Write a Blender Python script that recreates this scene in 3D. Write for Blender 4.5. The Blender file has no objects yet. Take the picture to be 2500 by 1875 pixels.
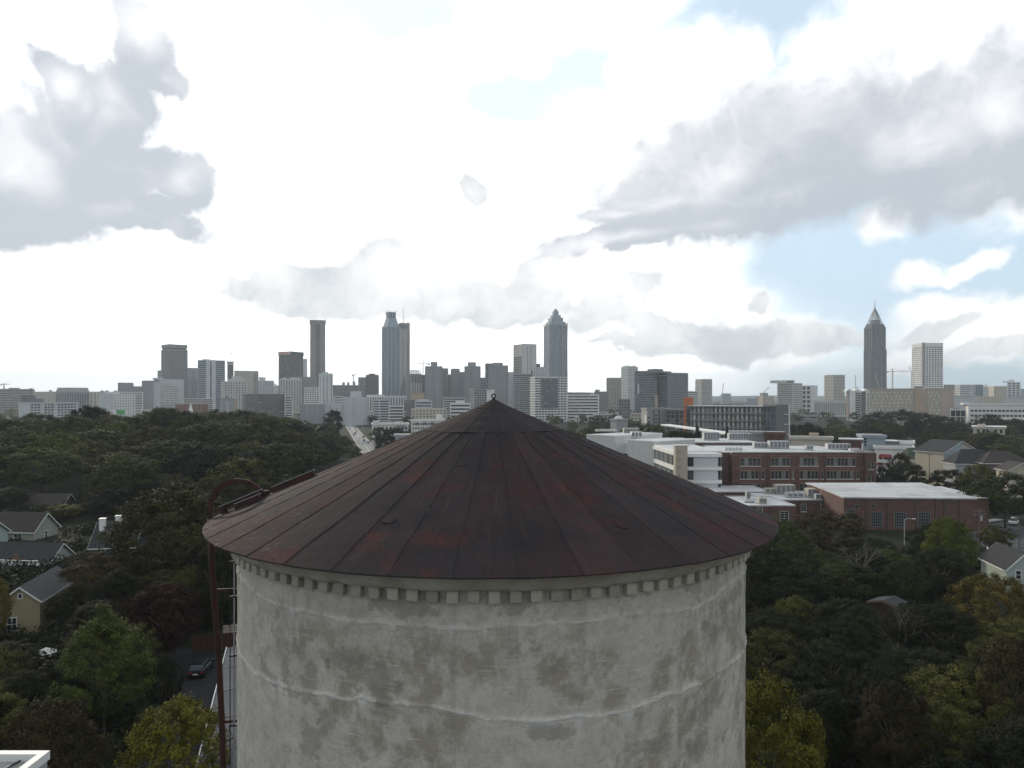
import bpy, bmesh, math, random
import numpy as np
from mathutils import Vector, Matrix

S = bpy.context.scene
COL = S.collection
R = math.radians
rng = random.Random(7)
nrg = np.random.default_rng(11)

# ------------------------------------------------------------------ camera
F = 1766.0            # focal length in photograph pixels (2500 wide)
HC = 32.0             # camera height above the street
HOR = 972.0           # photograph row of the horizon
cam = bpy.data.cameras.new('camera')
cam.sensor_width = 36.0
cam.lens = 36.0 * F / 2500.0
cam.shift_y = (HOR - 937.5) / 2500.0
cam.clip_end = 60000
camo = bpy.data.objects.new('camera', cam)
camo.location = (0, 0, HC)
camo.rotation_euler = (R(90), 0, 0)
COL.objects.link(camo)
S.camera = camo

# ------------------------------------------------------------------ exposure
S.view_settings.view_transform = 'Standard'
S.view_settings.look = 'None'
S.view_settings.gamma = 1
S.view_settings.use_curve_mapping = False
S.view_settings.exposure = -0.5
S.cycles.use_denoising = True
S.cycles.max_bounces = 6
S.cycles.diffuse_bounces = 3
S.cycles.glossy_bounces = 3
S.cycles.transmission_bounces = 2
S.cycles.volume_bounces = 1
S.cycles.transparent_max_bounces = 6
S.cycles.volume_max_steps = 64

# ------------------------------------------------------------------ sun and sky
SUN_AZ = R(-33)       # bearing from the view axis, negative is left
SUN_EL = R(17)
sund = Vector((math.sin(SUN_AZ) * math.cos(SUN_EL), math.cos(SUN_AZ) * math.cos(SUN_EL), math.sin(SUN_EL)))
sl = bpy.data.lights.new('sun', 'SUN')
sl.energy = 3.2
sl.angle = R(3.0)
sl.color = (1.0, 0.86, 0.66)
so = bpy.data.objects.new('sun', sl)
so.rotation_euler = sund.to_track_quat('Z', 'Y').to_euler()
so.location = (0, 0, 400)
COL.objects.link(so)

W = bpy.data.worlds.new('World')
S.world = W
W.use_nodes = True
W.cycles.sampling_method = 'MANUAL'
W.cycles.sample_map_resolution = 512
wt = W.node_tree
wt.nodes.clear()
def wn(t, **k):
    n = wt.nodes.new(t)
    for a, b in k.items():
        setattr(n, a, b)
    return n
def wl(a, b):
    wt.links.new(a, b)
def wmath(op, a, b=None, c=None, clamp=False):
    n = wn('ShaderNodeMath', operation=op, use_clamp=clamp)
    for i, v in enumerate((a, b, c)):
        if v is None:
            continue
        if isinstance(v, (int, float)):
            n.inputs[i].default_value = v
        else:
            wl(v, n.inputs[i])
    return n.outputs[0]
def wmix(f, a, b):
    n = wn('ShaderNodeMix', data_type='RGBA', clamp_factor=True)
    for s, v in ((n.inputs[0], f), (n.inputs[6], a), (n.inputs[7], b)):
        if isinstance(v, (int, float)):
            s.default_value = v
        elif isinstance(v, tuple):
            s.default_value = (*v, 1)
        else:
            wl(v, s)
    return n.outputs[2]
def wramp(v, lo, hi):
    n = wn('ShaderNodeMapRange', interpolation_type='SMOOTHSTEP')
    wl(v, n.inputs[0])
    n.inputs[1].default_value = lo
    n.inputs[2].default_value = hi
    return n.outputs[0]
tc = wn('ShaderNodeTexCoord')
DIR = tc.outputs['Generated']
def wnoise(scale, detail, rough=0.55, vec=None, out=0, lac=2.0):
    n = wn('ShaderNodeTexNoise')
    n.inputs['Scale'].default_value = scale
    n.inputs['Detail'].default_value = detail
    n.inputs['Roughness'].default_value = rough
    n.inputs['Lacunarity'].default_value = lac
    wl(vec or DIR, n.inputs['Vector'])
    return n.outputs[out]
def warp(vec, scale, amt, detail=4):
    c = wnoise(scale, detail, vec=vec, out=1)
    s = wn('ShaderNodeVectorMath', operation='SUBTRACT'); wl(c, s.inputs[0]); s.inputs[1].default_value = (.5, .5, .5)
    m = wn('ShaderNodeVectorMath', operation='SCALE'); wl(s.outputs[0], m.inputs[0]); m.inputs['Scale'].default_value = amt
    a = wn('ShaderNodeVectorMath', operation='ADD'); wl(vec, a.inputs[0]); wl(m.outputs[0], a.inputs[1])
    return a.outputs[0]
WD = warp(DIR, 6.0, 0.06, 3)
WD2 = warp(WD, 16.0, 0.055, 5)
def shifted(v):
    a = wn('ShaderNodeVectorMath', operation='ADD'); wl(DIR, a.inputs[0]); a.inputs[1].default_value = v
    return warp(a.outputs[0], 6.0, 0.06, 3)
WD3 = shifted((-0.02, 0.0, 0.045))      # a step towards the sun
def blob(vec, px, py, rx, ry, roll=0.0):
    d = Vector(((px - 1250) / F, 1.0, (HOR - py) / F))
    k = 1.0 / d.length
    d.normalize()
    m = wn('ShaderNodeMapping', vector_type='TEXTURE')
    wl(vec, m.inputs[0])
    m.inputs['Location'].default_value = d
    m.inputs['Rotation'].default_value = (0, R(roll), -math.atan2(d.x, d.y))
    m.inputs['Scale'].default_value = (rx / F * k, 0.6, ry / F * k)
    g = wn('ShaderNodeTexGradient', gradient_type='SPHERICAL')
    wl(m.outputs[0], g.inputs[0])
    return g.outputs[1]
def blobs(vec, lst, op='ADD'):
    o = None
    k_ = 1.10 if op == 'MAXIMUM' else 1.0
    for b in lst:
        v = blob(vec, b[0], b[1], b[2] * k_, b[3] * k_, *b[4:])
        o = v if o is None else wmath(op, o, v)
    return o
sky = wn('ShaderNodeTexSky', sky_type='NISHITA')
sky.sun_disc = False
sky.sun_elevation = SUN_EL
sky.sun_rotation = SUN_AZ
sky.air_density = 1.0
sky.dust_density = 2.0
sky.ozone_density = 1.0
fine = wnoise(26.0, 6, 0.62, vec=WD)
broad = wnoise(3.2, 3, 0.55, vec=WD)
SC = 12.0             # sky units: SC times the background strength is display white
def sc3(r, g, b): return (r * SC, g * SC, b * SC)
# thin high cloud everywhere pales the blue
c0 = wmix(wmath('ADD', 0.58, wmath('MULTIPLY', broad, 0.22)), sky.outputs[0], sc3(1.03, 1.30, 1.54))
# scattered clouds all round, also behind the camera
allround = wramp(wmath('ADD', broad, wmath('MULTIPLY', fine, 0.12)), 0.44, 0.58)
front = blob(DIR, 1250, 500, 2600, 1900)
c1 = wmix(wmath('MULTIPLY', allround, wmath('SUBTRACT', 1.0, wramp(front, 0.0, 0.25))), c0, sc3(.86, .85, .83))
# bright veil of thin cloud in front of the sun
veil = blobs(WD, [(450, 450, 1700, 1200), (1000, 330, 800, 420), (1250, 560, 620, 420, -8), (1450, 560, 420, 240), (1420, 40, 420, 110, -20), (1100, 880, 1300, 240), (700, 200, 500, 400)])
veilm = wramp(wmath('ADD', veil, wmath('MULTIPLY', wmath('SUBTRACT', fine, .5), 0.20)), 0.06, 0.90)
holes = blobs(WD2, [(900, 0, 520, 150, 5), (600, 90, 240, 170), (1390, 210, 280, 170, -10), (1230, 250, 190, 60), (810, 495, 130, 24)])
veilm = wmath('MULTIPLY', veilm, wmath('SUBTRACT', 1.0, wmath('MULTIPLY', wramp(wmath('ADD', holes, wmath('MULTIPLY', wmath('SUBTRACT', fine, .5), 0.4)), 0.03, 0.70), 0.85)))
c2 = wmix(veilm, c1, sc3(2.6, 2.6, 2.55))
def nadd(f, n, k): return wmath('ADD', f, wmath('MULTIPLY', wmath('MULTIPLY', wmath('SUBTRACT', n, .5), k), wmath('MULTIPLY', f, 7.0, clamp=True)))
lump = wnoise(9.0, 5, 0.62, vec=WD2)
def cloud(lst, k, full=False):
    """density at the view direction, and how much it thins one step towards the sun"""
    a = nadd(blobs(WD2, lst, 'MAXIMUM'), fine, k)
    if not full: return a, wmath('MULTIPLY', wmath('SUBTRACT', lump, .5), 1.8)
    b = wmath('SUBTRACT', blobs(WD, lst, 'MAXIMUM'), blobs(WD3, lst, 'MAXIMUM'))
    return a, wmath('ADD', b, wmath('MULTIPLY', wmath('SUBTRACT', lump, .5), 1.5))
# white cumulus heads on the right
wd, wlit = cloud([(1700, 180, 160, 110), (1830, 170, 90, 90), (1960, 190, 90, 70), (2060, 150, 210, 140, -20), (2330, 120, 350, 210), (2480, 330, 280, 280), (2200, 300, 450, 180), (1850, 330, 500, 190), (1560, 370, 350, 170), (1500, 180, 60, 40, -30), (1350, 60, 300, 70, -15),
  (2140, 50, 100, 100), (2150, 550, 70, 70, -30), (2235, 655, 80, 44, -10), (2345, 645, 120, 36, -8), (2290, 750, 140, 70), (2340, 800, 220, 100), (2450, 840, 170, 65, -12), (2200, 860, 90, 40), (2480, 790, 70, 50, -40),
  (1830, 815, 250, 62), (1950, 870, 110, 30, -12), (1780, 760, 140, 52), (2395, 790, 80, 60), (1930, 520, 60, 25)], 0.62)
whm = wramp(wd, 0.10, 0.60)
whc = wmix(wramp(wlit, -0.45, 0.25), sc3(1.22, 1.23, 1.26), sc3(1.75, 1.74, 1.70))
c3 = wmix(wmath('MULTIPLY', whm, .9), c2, whc)
# low, far, pale grey banks
ld, llit = cloud([(960, 650, 190, 90, -20), (1050, 700, 130, 70), (800, 715, 300, 75), (1330, 680, 140, 90, -30), (1180, 745, 300, 70, 6), (1270, 760, 130, 60), (1500, 740, 170, 65, -25), (1560, 712, 55, 42), (1640, 815, 130, 46), (1830, 845, 340, 34, -3), (1930, 815, 110, 44), (1560, 850, 150, 24), (1750, 835, 220, 40),
  (2270, 795, 110, 26, -15), (2400, 860, 200, 24, -5), (1840, 750, 40, 24), (1540, 795, 80, 28), (1150, 455, 56, 50, -20)], 0.55)
lowm = wramp(ld, 0.05, 0.42)
lowc = wmix(wramp(llit, -0.40, 0.50), sc3(.80, .845, .89), sc3(1.45, 1.45, 1.44))
c4 = wmix(wmath('MULTIPLY', lowm, 0.95), c3, lowc)
# grey bellies, the thick parts of the near clouds
gd_, glit = cloud([(20, 430, 340, 210), (200, 310, 190, 190, 35), (270, 270, 140, 160, 40), (330, 120, 90, 140, -25), (390, 200, 100, 50, 15), (430, 425, 120, 105, 25), (300, 400, 230, 110), (330, 515, 270, 56, 5), (20, 545, 180, 90, -25), (140, 205, 90, 90),
  (1800, 420, 480, 200, -14), (2250, 350, 540, 180, -8), (2450, 300, 260, 200), (1640, 500, 290, 66, -8), (1540, 588, 300, 34, -3), (1920, 490, 430, 110, -10), (1520, 525, 150, 32), (2400, 450, 350, 90, -8), (1750, 560, 220, 46, -5)], 0.56, True)
grm = wramp(gd_, 0.03, 0.46)
grc = wmix(wramp(glit, -0.10, 1.10), sc3(.66, .72, .80), sc3(1.38, 1.38, 1.39))
c5 = wmix(wmath('MULTIPLY', grm, 0.96), c4, grc)
bg = wn('ShaderNodeBackground')
wl(c5, bg.inputs[0])
bg.inputs[1].default_value = 0.1
wo = wn('ShaderNodeOutputWorld')
wl(bg.outputs[0], wo.inputs[0])

# ------------------------------------------------------------------ materials
MATS = {}
def mat(name, rgb, rough=0.75, var=0.12, scale=0.4, metal=0.0, spec=0.4, bump=0.0, bscale=3.0, rgb2=None, mix=(0.45, 0.6), mscale=0.8, stretch=None, objrand=0.0):
    """procedural principled material: base colour with fine and coarse variation"""
    if name in MATS:
        return MATS[name]
    m = bpy.data.materials.new(name)
    m.use_nodes = True
    t = m.node_tree
    b = t.nodes['Principled BSDF']
    b.inputs['Roughness'].default_value = rough
    b.inputs['Metallic'].default_value = metal
    b.inputs['Specular IOR Level'].default_value = spec
    tcn = t.nodes.new('ShaderNodeTexCoord')
    vec = tcn.outputs['Object']
    if stretch:
        mp = t.nodes.new('ShaderNodeMapping')
        mp.inputs['Scale'].default_value = stretch
        t.links.new(vec, mp.inputs[0])
        vec = mp.outputs[0]
    n = t.nodes.new('ShaderNodeTexNoise')
    n.inputs['Scale'].default_value = scale
    n.inputs['Detail'].default_value = 5
    n.inputs['Roughness'].default_value = 0.65
    t.links.new(vec, n.inputs['Vector'])
    col = None
    if rgb2:
        n2 = t.nodes.new('ShaderNodeTexNoise')
        n2.inputs['Scale'].default_value = mscale
        n2.inputs['Detail'].default_value = 6
        n2.inputs['Roughness'].default_value = 0.65
        t.links.new(vec, n2.inputs['Vector'])
        mr = t.nodes.new('ShaderNodeMapRange')
        mr.inputs[1].default_value, mr.inputs[2].default_value = mix
        t.links.new(n2.outputs[0], mr.inputs[0])
        mx = t.nodes.new('ShaderNodeMix'); mx.data_type = 'RGBA'
        mx.inputs[6].default_value = (*rgb, 1); mx.inputs[7].default_value = (*rgb2, 1)
        t.links.new(mr.outputs[0], mx.inputs[0])
        col = mx.outputs[2]
    hsv = t.nodes.new('ShaderNodeHueSaturation')
    if col is None:
        hsv.inputs['Color'].default_value = (*rgb, 1)
    else:
        t.links.new(col, hsv.inputs['Color'])
    mr = t.nodes.new('ShaderNodeMapRange')
    mr.inputs[1].default_value, mr.inputs[2].default_value = 0.3, 0.7
    mr.inputs[3].default_value, mr.inputs[4].default_value = 1 - var, 1 + var
    t.links.new(n.outputs[0], mr.inputs[0])
    val = mr.outputs[0]
    if objrand:
        oi = t.nodes.new('ShaderNodeObjectInfo')
        m2 = t.nodes.new('ShaderNodeMapRange')
        m2.inputs[3].default_value, m2.inputs[4].default_value = 1 - objrand, 1 + objrand
        t.links.new(oi.outputs['Random'], m2.inputs[0])
        mm = t.nodes.new('ShaderNodeMath'); mm.operation = 'MULTIPLY'
        t.links.new(val, mm.inputs[0]); t.links.new(m2.outputs[0], mm.inputs[1])
        val = mm.outputs[0]
    t.links.new(val, hsv.inputs['Value'])
    t.links.new(hsv.outputs[0], b.inputs['Base Color'])
    if bump:
        nb = t.nodes.new('ShaderNodeTexNoise')
        nb.inputs['Scale'].default_value = bscale
        nb.inputs['Detail'].default_value = 6
        t.links.new(vec, nb.inputs['Vector'])
        bm_ = t.nodes.new('ShaderNodeBump')
        bm_.inputs['Strength'].default_value = bump
        bm_.inputs['Distance'].default_value = 0.05
        t.links.new(nb.outputs[0], bm_.inputs['Height'])
        t.links.new(bm_.outputs[0], b.inputs['Normal'])
    MATS[name] = m
    return m

for nm, c in dict(pale=(0.53, 0.555, 0.58), white=(.72, .72, .71), offwhite=(.62, .61, .57), cream=(0.53, 0.495, 0.43), beige=(0.44, 0.405, 0.35), tan=(.42, .34, .26), taupe=(0.265, 0.265, 0.275),
                  brown=(0.13, 0.108, 0.105), rose=(0.235, 0.208, 0.208), grey=(0.33, 0.345, 0.365), slate=(.17, .18, .19), dark=(.07, .075, .08), bluegrey=(0.27, 0.32, 0.37), stone=(0.52, 0.515, 0.505),
                  orange=(.50, .17, .08), concrete=(.33, .32, .31), purple=(0.036, 0.04, 0.055), bronze=(0.075, 0.07, 0.068), pinkish=(.42, .345, .315)).items():
    mat(nm, c, var=0.10, scale=0.06, bump=0)
mat('brick', (.128, .068, .057), var=0.25, scale=0.8, rgb2=(.088, .050, .044), mix=(.4, .65), mscale=1.5)
mat('brickold', (.24, .13, .10), var=0.15, scale=0.3)
def glassmat(name, rgb, blind=(.16, .16, .155), share=.22):
    """dark reflecting glazing whose bays differ: some blinds drawn, some rooms darker"""
    m = mat(name, rgb, rough=0.10, var=0.25, scale=0.15, spec=0.6)
    t = m.node_tree; b = t.nodes['Principled BSDF']; L = t.links.new
    old = b.inputs['Base Color'].links[0].from_socket
    tcn = t.nodes.new('ShaderNodeTexCoord')
    sn = t.nodes.new('ShaderNodeVectorMath'); sn.operation = 'SNAP'; sn.inputs[1].default_value = (3.6, 3.6, 3.9)
    L(tcn.outputs['Object'], sn.inputs[0])
    w = t.nodes.new('ShaderNodeTexWhiteNoise'); L(sn.outputs[0], w.inputs['Vector'])
    mr = t.nodes.new('ShaderNodeMapRange'); mr.inputs[1].default_value = 1 - share; mr.inputs[2].default_value = 1 - share * .3
    L(w.outputs['Value'], mr.inputs[0])
    mx = t.nodes.new('ShaderNodeMix'); mx.data_type = 'RGBA'; L(mr.outputs[0], mx.inputs[0]); L(old, mx.inputs[6]); mx.inputs[7].default_value = (*blind, 1)
    L(mx.outputs[2], b.inputs['Base Color'])
    m2 = t.nodes.new('ShaderNodeMapRange'); m2.inputs[3].default_value = .06; m2.inputs[4].default_value = .22
    L(w.outputs['Color'], m2.inputs[0]); L(m2.outputs[0], b.inputs['Roughness'])
glassmat('glass', (.030, .036, .044))
glassmat('glassblue', (.045, .070, .095), (.14, .17, .19))
glassmat('glassgreen', (.055, .080, .080), (.16, .18, .17))
glassmat('glasswarm', (.09, .078, .066), (.22, .20, .17))
mat('pane', (.03, .035, .04), rough=0.08, var=0.5, scale=0.5, spec=0.6)
mat('steel', (.33, .34, .35), rough=0.45, metal=0.4, var=0.1)
mat('cranesteel', (.42, .34, .24), rough=0.6)
mat('roofwhite', (.53, .54, .55), rough=0.7, var=0.12, scale=0.5, rgb2=(.36, .36, .365), mix=(.48, .66), mscale=0.12)
mat('roofgravel', (.30, .30, .30), rough=0.9, var=0.2, scale=0.3)
mat('whitepaint', (.74, .74, .73), rough=0.6, var=0.06)
mat('asphalt', (.055, .056, .06), rough=0.9, var=0.25, scale=0.3)
mat('roadgrey', (.19, .19, .20), rough=0.85, var=0.2, scale=0.2)
mat('pave', (.30, .29, .28), rough=0.85, var=0.15, scale=0.4)
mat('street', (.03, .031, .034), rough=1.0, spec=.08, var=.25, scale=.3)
mat('bark', (.09, .07, .055), rough=0.9, var=0.3, scale=2.0)
mat('barkpale', (.12, .11, .105), rough=0.9, var=0.25, scale=2.0)
mat('wood', (.16, .085, .05), rough=0.8, var=0.2, scale=1.0)
mat('polewood', (.12, .10, .085), rough=0.9, var=0.2)
mat('black', (.02, .02, .022), rough=0.5)

# ------------------------------------------------------------------ mesh helpers
class MB:
    def __init__(self):
        self.v = []; self.f = []
    def box(self, x0, x1, y0, y1, z0, z1):
        n = len(self.v)
        self.v += [(x0, y0, z0), (x1, y0, z0), (x1, y1, z0), (x0, y1, z0), (x0, y0, z1), (x1, y0, z1), (x1, y1, z1), (x0, y1, z1)]
        self.f += [(n, n+3, n+2, n+1), (n+4, n+5, n+6, n+7), (n, n+1, n+5, n+4), (n+1, n+2, n+6, n+5), (n+2, n+3, n+7, n+6), (n+3, n, n+4, n+7)]
        return self
    def prism(self, poly, z0, z1):
        """poly: list of (x, y) counter-clockwise, vertical extrusion"""
        n = len(self.v); k = len(poly)
        self.v += [(x, y, z0) for x, y in poly] + [(x, y, z1) for x, y in poly]
        self.f += [tuple(range(n + k - 1, n - 1, -1)), tuple(range(n + k, n + 2 * k))]
        self.f += [(n + i, n + (i + 1) % k, n + k + (i + 1) % k, n + k + i) for i in range(k)]
        return self
    def frustum(self, poly0, z0, poly1, z1):
        n = len(self.v); k = len(poly0)
        self.v += [(x, y, z0) for x, y in poly0] + [(x, y, z1) for x, y in poly1]
        self.f += [tuple(range(n + k - 1, n - 1, -1)), tuple(range(n + k, n + 2 * k))]
        self.f += [(n + i, n + (i + 1) % k, n + k + (i + 1) % k, n + k + i) for i in range(k)]
        return self
    def cyl(self, cx, cy, r0, z0, z1, n=12, r1=None):
        r1 = r0 if r1 is None else r1
        p = [(math.cos(2 * math.pi * i / n), math.sin(2 * math.pi * i / n)) for i in range(n)]
        return self.frustum([(cx + r0 * a, cy + r0 * b) for a, b in p], z0, [(cx + r1 * a, cy + r1 * b) for a, b in p], z1)
    def poly(self, pts):
        n = len(self.v); self.v += [tuple(p) for p in pts]; self.f.append(tuple(range(n, n + len(pts))))
        return self
    def tube(self, pts, r, n=6, r1=None):
        pts = [Vector(p) for p in pts]; k = len(pts); b = len(self.v)
        for i, p in enumerate(pts):
            d = (pts[min(i + 1, k - 1)] - pts[max(i - 1, 0)]).normalized()
            a = d.cross(Vector((0, 0, 1)))
            if a.length < 1e-3: a = d.cross(Vector((0, 1, 0)))
            a.normalize(); c = d.cross(a)
            rr = r if r1 is None else r + (r1 - r) * i / max(1, k - 1)
            for j in range(n):
                t = 2 * math.pi * j / n
                self.v.append(tuple(p + rr * (math.cos(t) * a + math.sin(t) * c)))
        for i in range(k - 1):
            for j in range(n):
                self.f.append((b + i * n + j, b + i * n + (j + 1) % n, b + (i + 1) * n + (j + 1) % n, b + (i + 1) * n + j))
        self.f.append(tuple(range(b + n - 1, b - 1, -1))); self.f.append(tuple(range(b + (k - 1) * n, b + k * n)))
        return self
    def bar(self, p, q, w, h):
        """rectangular bar from p to q, w across (horizontal), h in the other direction"""
        p = Vector(p); q = Vector(q); d = (q - p).normalized()
        a = d.cross(Vector((0, 0, 1)))
        if a.length < 1e-3: a = Vector((1, 0, 0))
        a.normalize(); c = a.cross(d)
        n = len(self.v)
        for o in (p, q):
            for s, t in ((-1, -1), (1, -1), (1, 1), (-1, 1)):
                self.v.append(tuple(o + a * s * w / 2 + c * t * h / 2))
        self.f += [(n, n+1, n+2, n+3), (n+7, n+6, n+5, n+4), (n, n+4, n+5, n+1), (n+1, n+5, n+6, n+2), (n+2, n+6, n+7, n+3), (n+3, n+7, n+4, n)]
        return self
    def mesh(self, name, smooth=False):
        me = bpy.data.meshes.new(name)
        me.from_pydata(self.v, [], self.f)
        if smooth: me.polygons.foreach_set('use_smooth', [True] * len(me.polygons))
        me.update()
        return me
    def build(self, name, m, parent=None, smooth=False, loc=None, rz=0, kind=None):
        me = self.mesh(name, smooth)
        return put(name, me, m, parent, loc, rz, kind)
def put(name, me, m, parent=None, loc=None, rz=0, kind=None):
    o = bpy.data.objects.new(name, me)
    if m is not None:
        mm = MATS[m] if isinstance(m, str) else m
        if len(me.materials) == 0: me.materials.append(mm)
        elif me.materials[0] != mm:
            o.material_slots[0].link = 'OBJECT'; o.material_slots[0].material = mm
    COL.objects.link(o)
    if parent: o.parent = parent
    if loc is not None: o.location = loc
    if rz: o.rotation_euler = (0, 0, rz)
    if kind: o['kind'] = kind
    return o
def tag(o, label, cat, group=None):
    o['label'] = label; o['category'] = cat
    if group: o['group'] = group
    return o
def thing(name, label, cat, loc=(0, 0, 0), rz=0, group=None):
    o = bpy.data.objects.new(name, None)
    o.empty_display_size = 0.5
    COL.objects.link(o); o.location = loc; o.rotation_euler = (0, 0, rz)
    return tag(o, label, cat, group)
def structure(o):
    o['kind'] = 'structure'; return o
def at(px, py, d):
    """the point on the ray through photograph pixel (px, py) whose depth is d"""
    return Vector(((px - 1250) / F * d, d, HC + (HOR - py) / F * d))
def letters(body, size, m, parent, loc, rot, depth=0.02, name='lettering', bold=0.0):
    c = bpy.data.curves.new('lettering', 'FONT')
    c.body = body; c.size = size; c.extrude = depth; c.align_x = 'CENTER'; c.align_y = 'CENTER'; c.offset = bold
    o = bpy.data.objects.new(name, c)
    COL.objects.link(o)
    me = bpy.data.meshes.new_from_object(o.evaluated_get(bpy.context.evaluated_depsgraph_get()))
    bpy.data.objects.remove(o)
    me.materials.clear()
    p = put(name, me, m, parent)
    p.location = loc; p.rotation_euler = rot
    return p
# smooth value noise on arrays
def vnoise(x, y, seed=0, px=None):
    g = np.random.default_rng(seed).random((256, 256))
    xi = np.floor(x).astype(int); yi = np.floor(y).astype(int)
    fx = x - xi; fy = y - yi
    fx = fx * fx * (3 - 2 * fx); fy = fy * fy * (3 - 2 * fy)
    a = g[xi % 256, yi % 256]; b = g[(xi + 1) % 256, yi % 256]; c = g[xi % 256, (yi + 1) % 256]; d = g[(xi + 1) % 256, (yi + 1) % 256]
    return (a * (1 - fx) + b * fx) * (1 - fy) + (c * (1 - fx) + d * fx) * fy
def fbm(x, y, seed=0, oct=4, gain=0.5):
    s = 0; a = 1; t = 0
    for i in range(oct):
        s = s + a * vnoise(x * 2 ** i, y * 2 ** i, seed + i); t += a; a *= gain
    return s / t

# ------------------------------------------------------------------ land
def gp(px, py, z=0.0):
    """ground point seen at a pixel when the ground lies at height z"""
    d = (HC - z) * F / (py - HOR)
    return ((px - 1250) / F * d, d)
ra = Vector(gp(905, 1105)); rb = Vector(gp(849, 1032))
dr = (rb - ra).normalized(); nr = Vector((dr.y, -dr.x))
def gz(x, y):
    x = np.asarray(x, float); y = np.asarray(y, float)
    h = 11.0 * np.exp(-(((x + 180) / 115) ** 2 + ((y - 345) / 105) ** 2))
    h = h + 3.0 * np.exp(-(((x - 30) / 160) ** 2 + ((y - 420) / 90) ** 2)) * 0
    off = np.clip((np.abs((x - ra.x) * nr.x + (y - ra.y) * nr.y) - 14) / 55, 0, 1)
    h = h * off * off * (3 - 2 * off)
    r = np.sqrt(x * x + y * y)
    far = np.clip((r - 5200) / 3200, 0, 1)
    h = h + far * far * (3 - 2 * far) * (62 + 26 * np.sin(x / 900.0 + 1.0) + 14 * np.sin(x / 370.0) + 10 * np.sin(y / 510.0))
    return h
def gz1(x, y):
    return float(gz(x, y))
xs = np.concatenate([np.linspace(-9000, -1200, 40), np.linspace(-1100, -420, 18), np.linspace(-400, 400, 90), np.linspace(420, 1100, 18), np.linspace(1200, 9000, 40)])
ys = np.concatenate([np.linspace(-1500, -100, 10), np.linspace(-80, 700, 90), np.linspace(740, 2600, 40), np.linspace(2700, 9400, 40)])
X, Y = np.meshgrid(xs, ys)
Z = gz(X, Y)
nx, ny = len(xs), len(ys)
idx = np.arange(nx * ny).reshape(ny, nx)
fc = np.stack([idx[:-1, :-1], idx[:-1, 1:], idx[1:, 1:], idx[1:, :-1]], -1).reshape(-1, 4)
me = bpy.data.meshes.new('ground')
me.from_pydata(np.stack([X, Y, Z], -1).reshape(-1, 3).tolist(), [], fc.tolist())
me.polygons.foreach_set('use_smooth', [True] * len(me.polygons))
mat('groundcover', (.018, .022, .011), rough=1.0, spec=.1, var=0.35, scale=0.15, rgb2=(.030, .026, .019), mix=(.52, .66), mscale=0.02)
structure(put('ground', me, 'groundcover'))

def sheet(name, pts, m, z=0.004, thick=None):
    b = MB()
    b.poly([(x, y, gz1(x, y) + z) for x, y in pts])
    return structure(b.build(name, m))
# the long avenue running to the skyline, with its kerbed pavements
ra2 = ra - dr * 230
rb2 = rb + dr * 8
def strip(name, o0, o1, m, z, z1=None):
    a, b_, c, d_ = ra2 + nr * o0, rb2 + nr * o0, rb2 + nr * o1, ra2 + nr * o1
    b = MB(); b.prism([(p.x, p.y) for p in (a, d_, c, b_)], -0.3, z)
    return structure(b.build(name, m))
strip('avenue_road', -4.2, 4.2, 'roadgrey', 0.02)
strip('pavement', -5.5, -4.2, 'pave', 0.14)
strip('pavement', 4.2, 5.5, 'pave', 0.14)
def paint(name, o, w, s0, s1):
    b = MB(); p = ra2 + dr * s0 + nr * o; q = ra2 + dr * s1 + nr * o
    b.bar((p.x, p.y, 0.021), (q.x, q.y, 0.021), w, 0.008)
    return b
b = MB()
for k in range(62):
    for o in (-2.1, 2.1):
        p = ra2 + dr * (k * 12) + nr * o; q = p + dr * 4
        b.bar((p.x, p.y, 0.022), (q.x, q.y, 0.022), 0.25, 0.006)
for o in (-0.25, 0.25):
    p = ra2 + nr * o; q = rb2 + nr * o
    b.bar((p.x, p.y, 0.022), (q.x, q.y, 0.022), 0.15, 0.006)
structure(b.build('road_marking', 'whitepaint'))
# school car park on the right
pk = [gp(2330, 1292), gp(2560, 1420), gp(2700, 1330), gp(2450, 1274)]
sheet('car_park', pk, 'asphalt', 0.012)
b = MB()
for k in range(9):
    for row, (u, v) in enumerate((((2345, 1296), (2440, 1283)), ((2390, 1330), (2530, 1312)))):
        t = k / 8
        px = u[0] + (v[0] - u[0]) * t; py = u[1] + (v[1] - u[1]) * t
        x, y = gp(px, py)
        b.bar((x, y, 0.02), (x + 2.2, y - 4.6, 0.02), 0.12, 0.006)
structure(b.build('parking_marking', 'whitepaint'))
b = MB()
w0, w1 = Vector(gp(2330, 1288)), Vector(gp(2450, 1270))
dd = (w1 - w0).normalized(); nn = Vector((-dd.y, dd.x))
b.prism([(p.x, p.y) for p in (w0, w1, w1 + nn * 2.2, w0 + nn * 2.2)], -0.2, 0.13)
structure(b.build('pavement', 'pave'))
# street between the houses on the left, and the dark yard by the tower
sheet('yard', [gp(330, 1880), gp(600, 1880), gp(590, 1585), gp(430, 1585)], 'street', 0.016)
sheet('school_street', [gp(2120, 1186), gp(2460, 1176), gp(2520, 1190), gp(2100, 1204)], 'asphalt', 0.012)

# ------------------------------------------------------------------ water tower
TX, TY = -0.385, 15.1
RC, RE, ZE, ZA = 5.0, 5.59, 29.63, 31.95
tw = thing('water_tower', 'round weathered concrete water tower with dark red cone roof', 'water tower', (TX, TY, 0))
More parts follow.
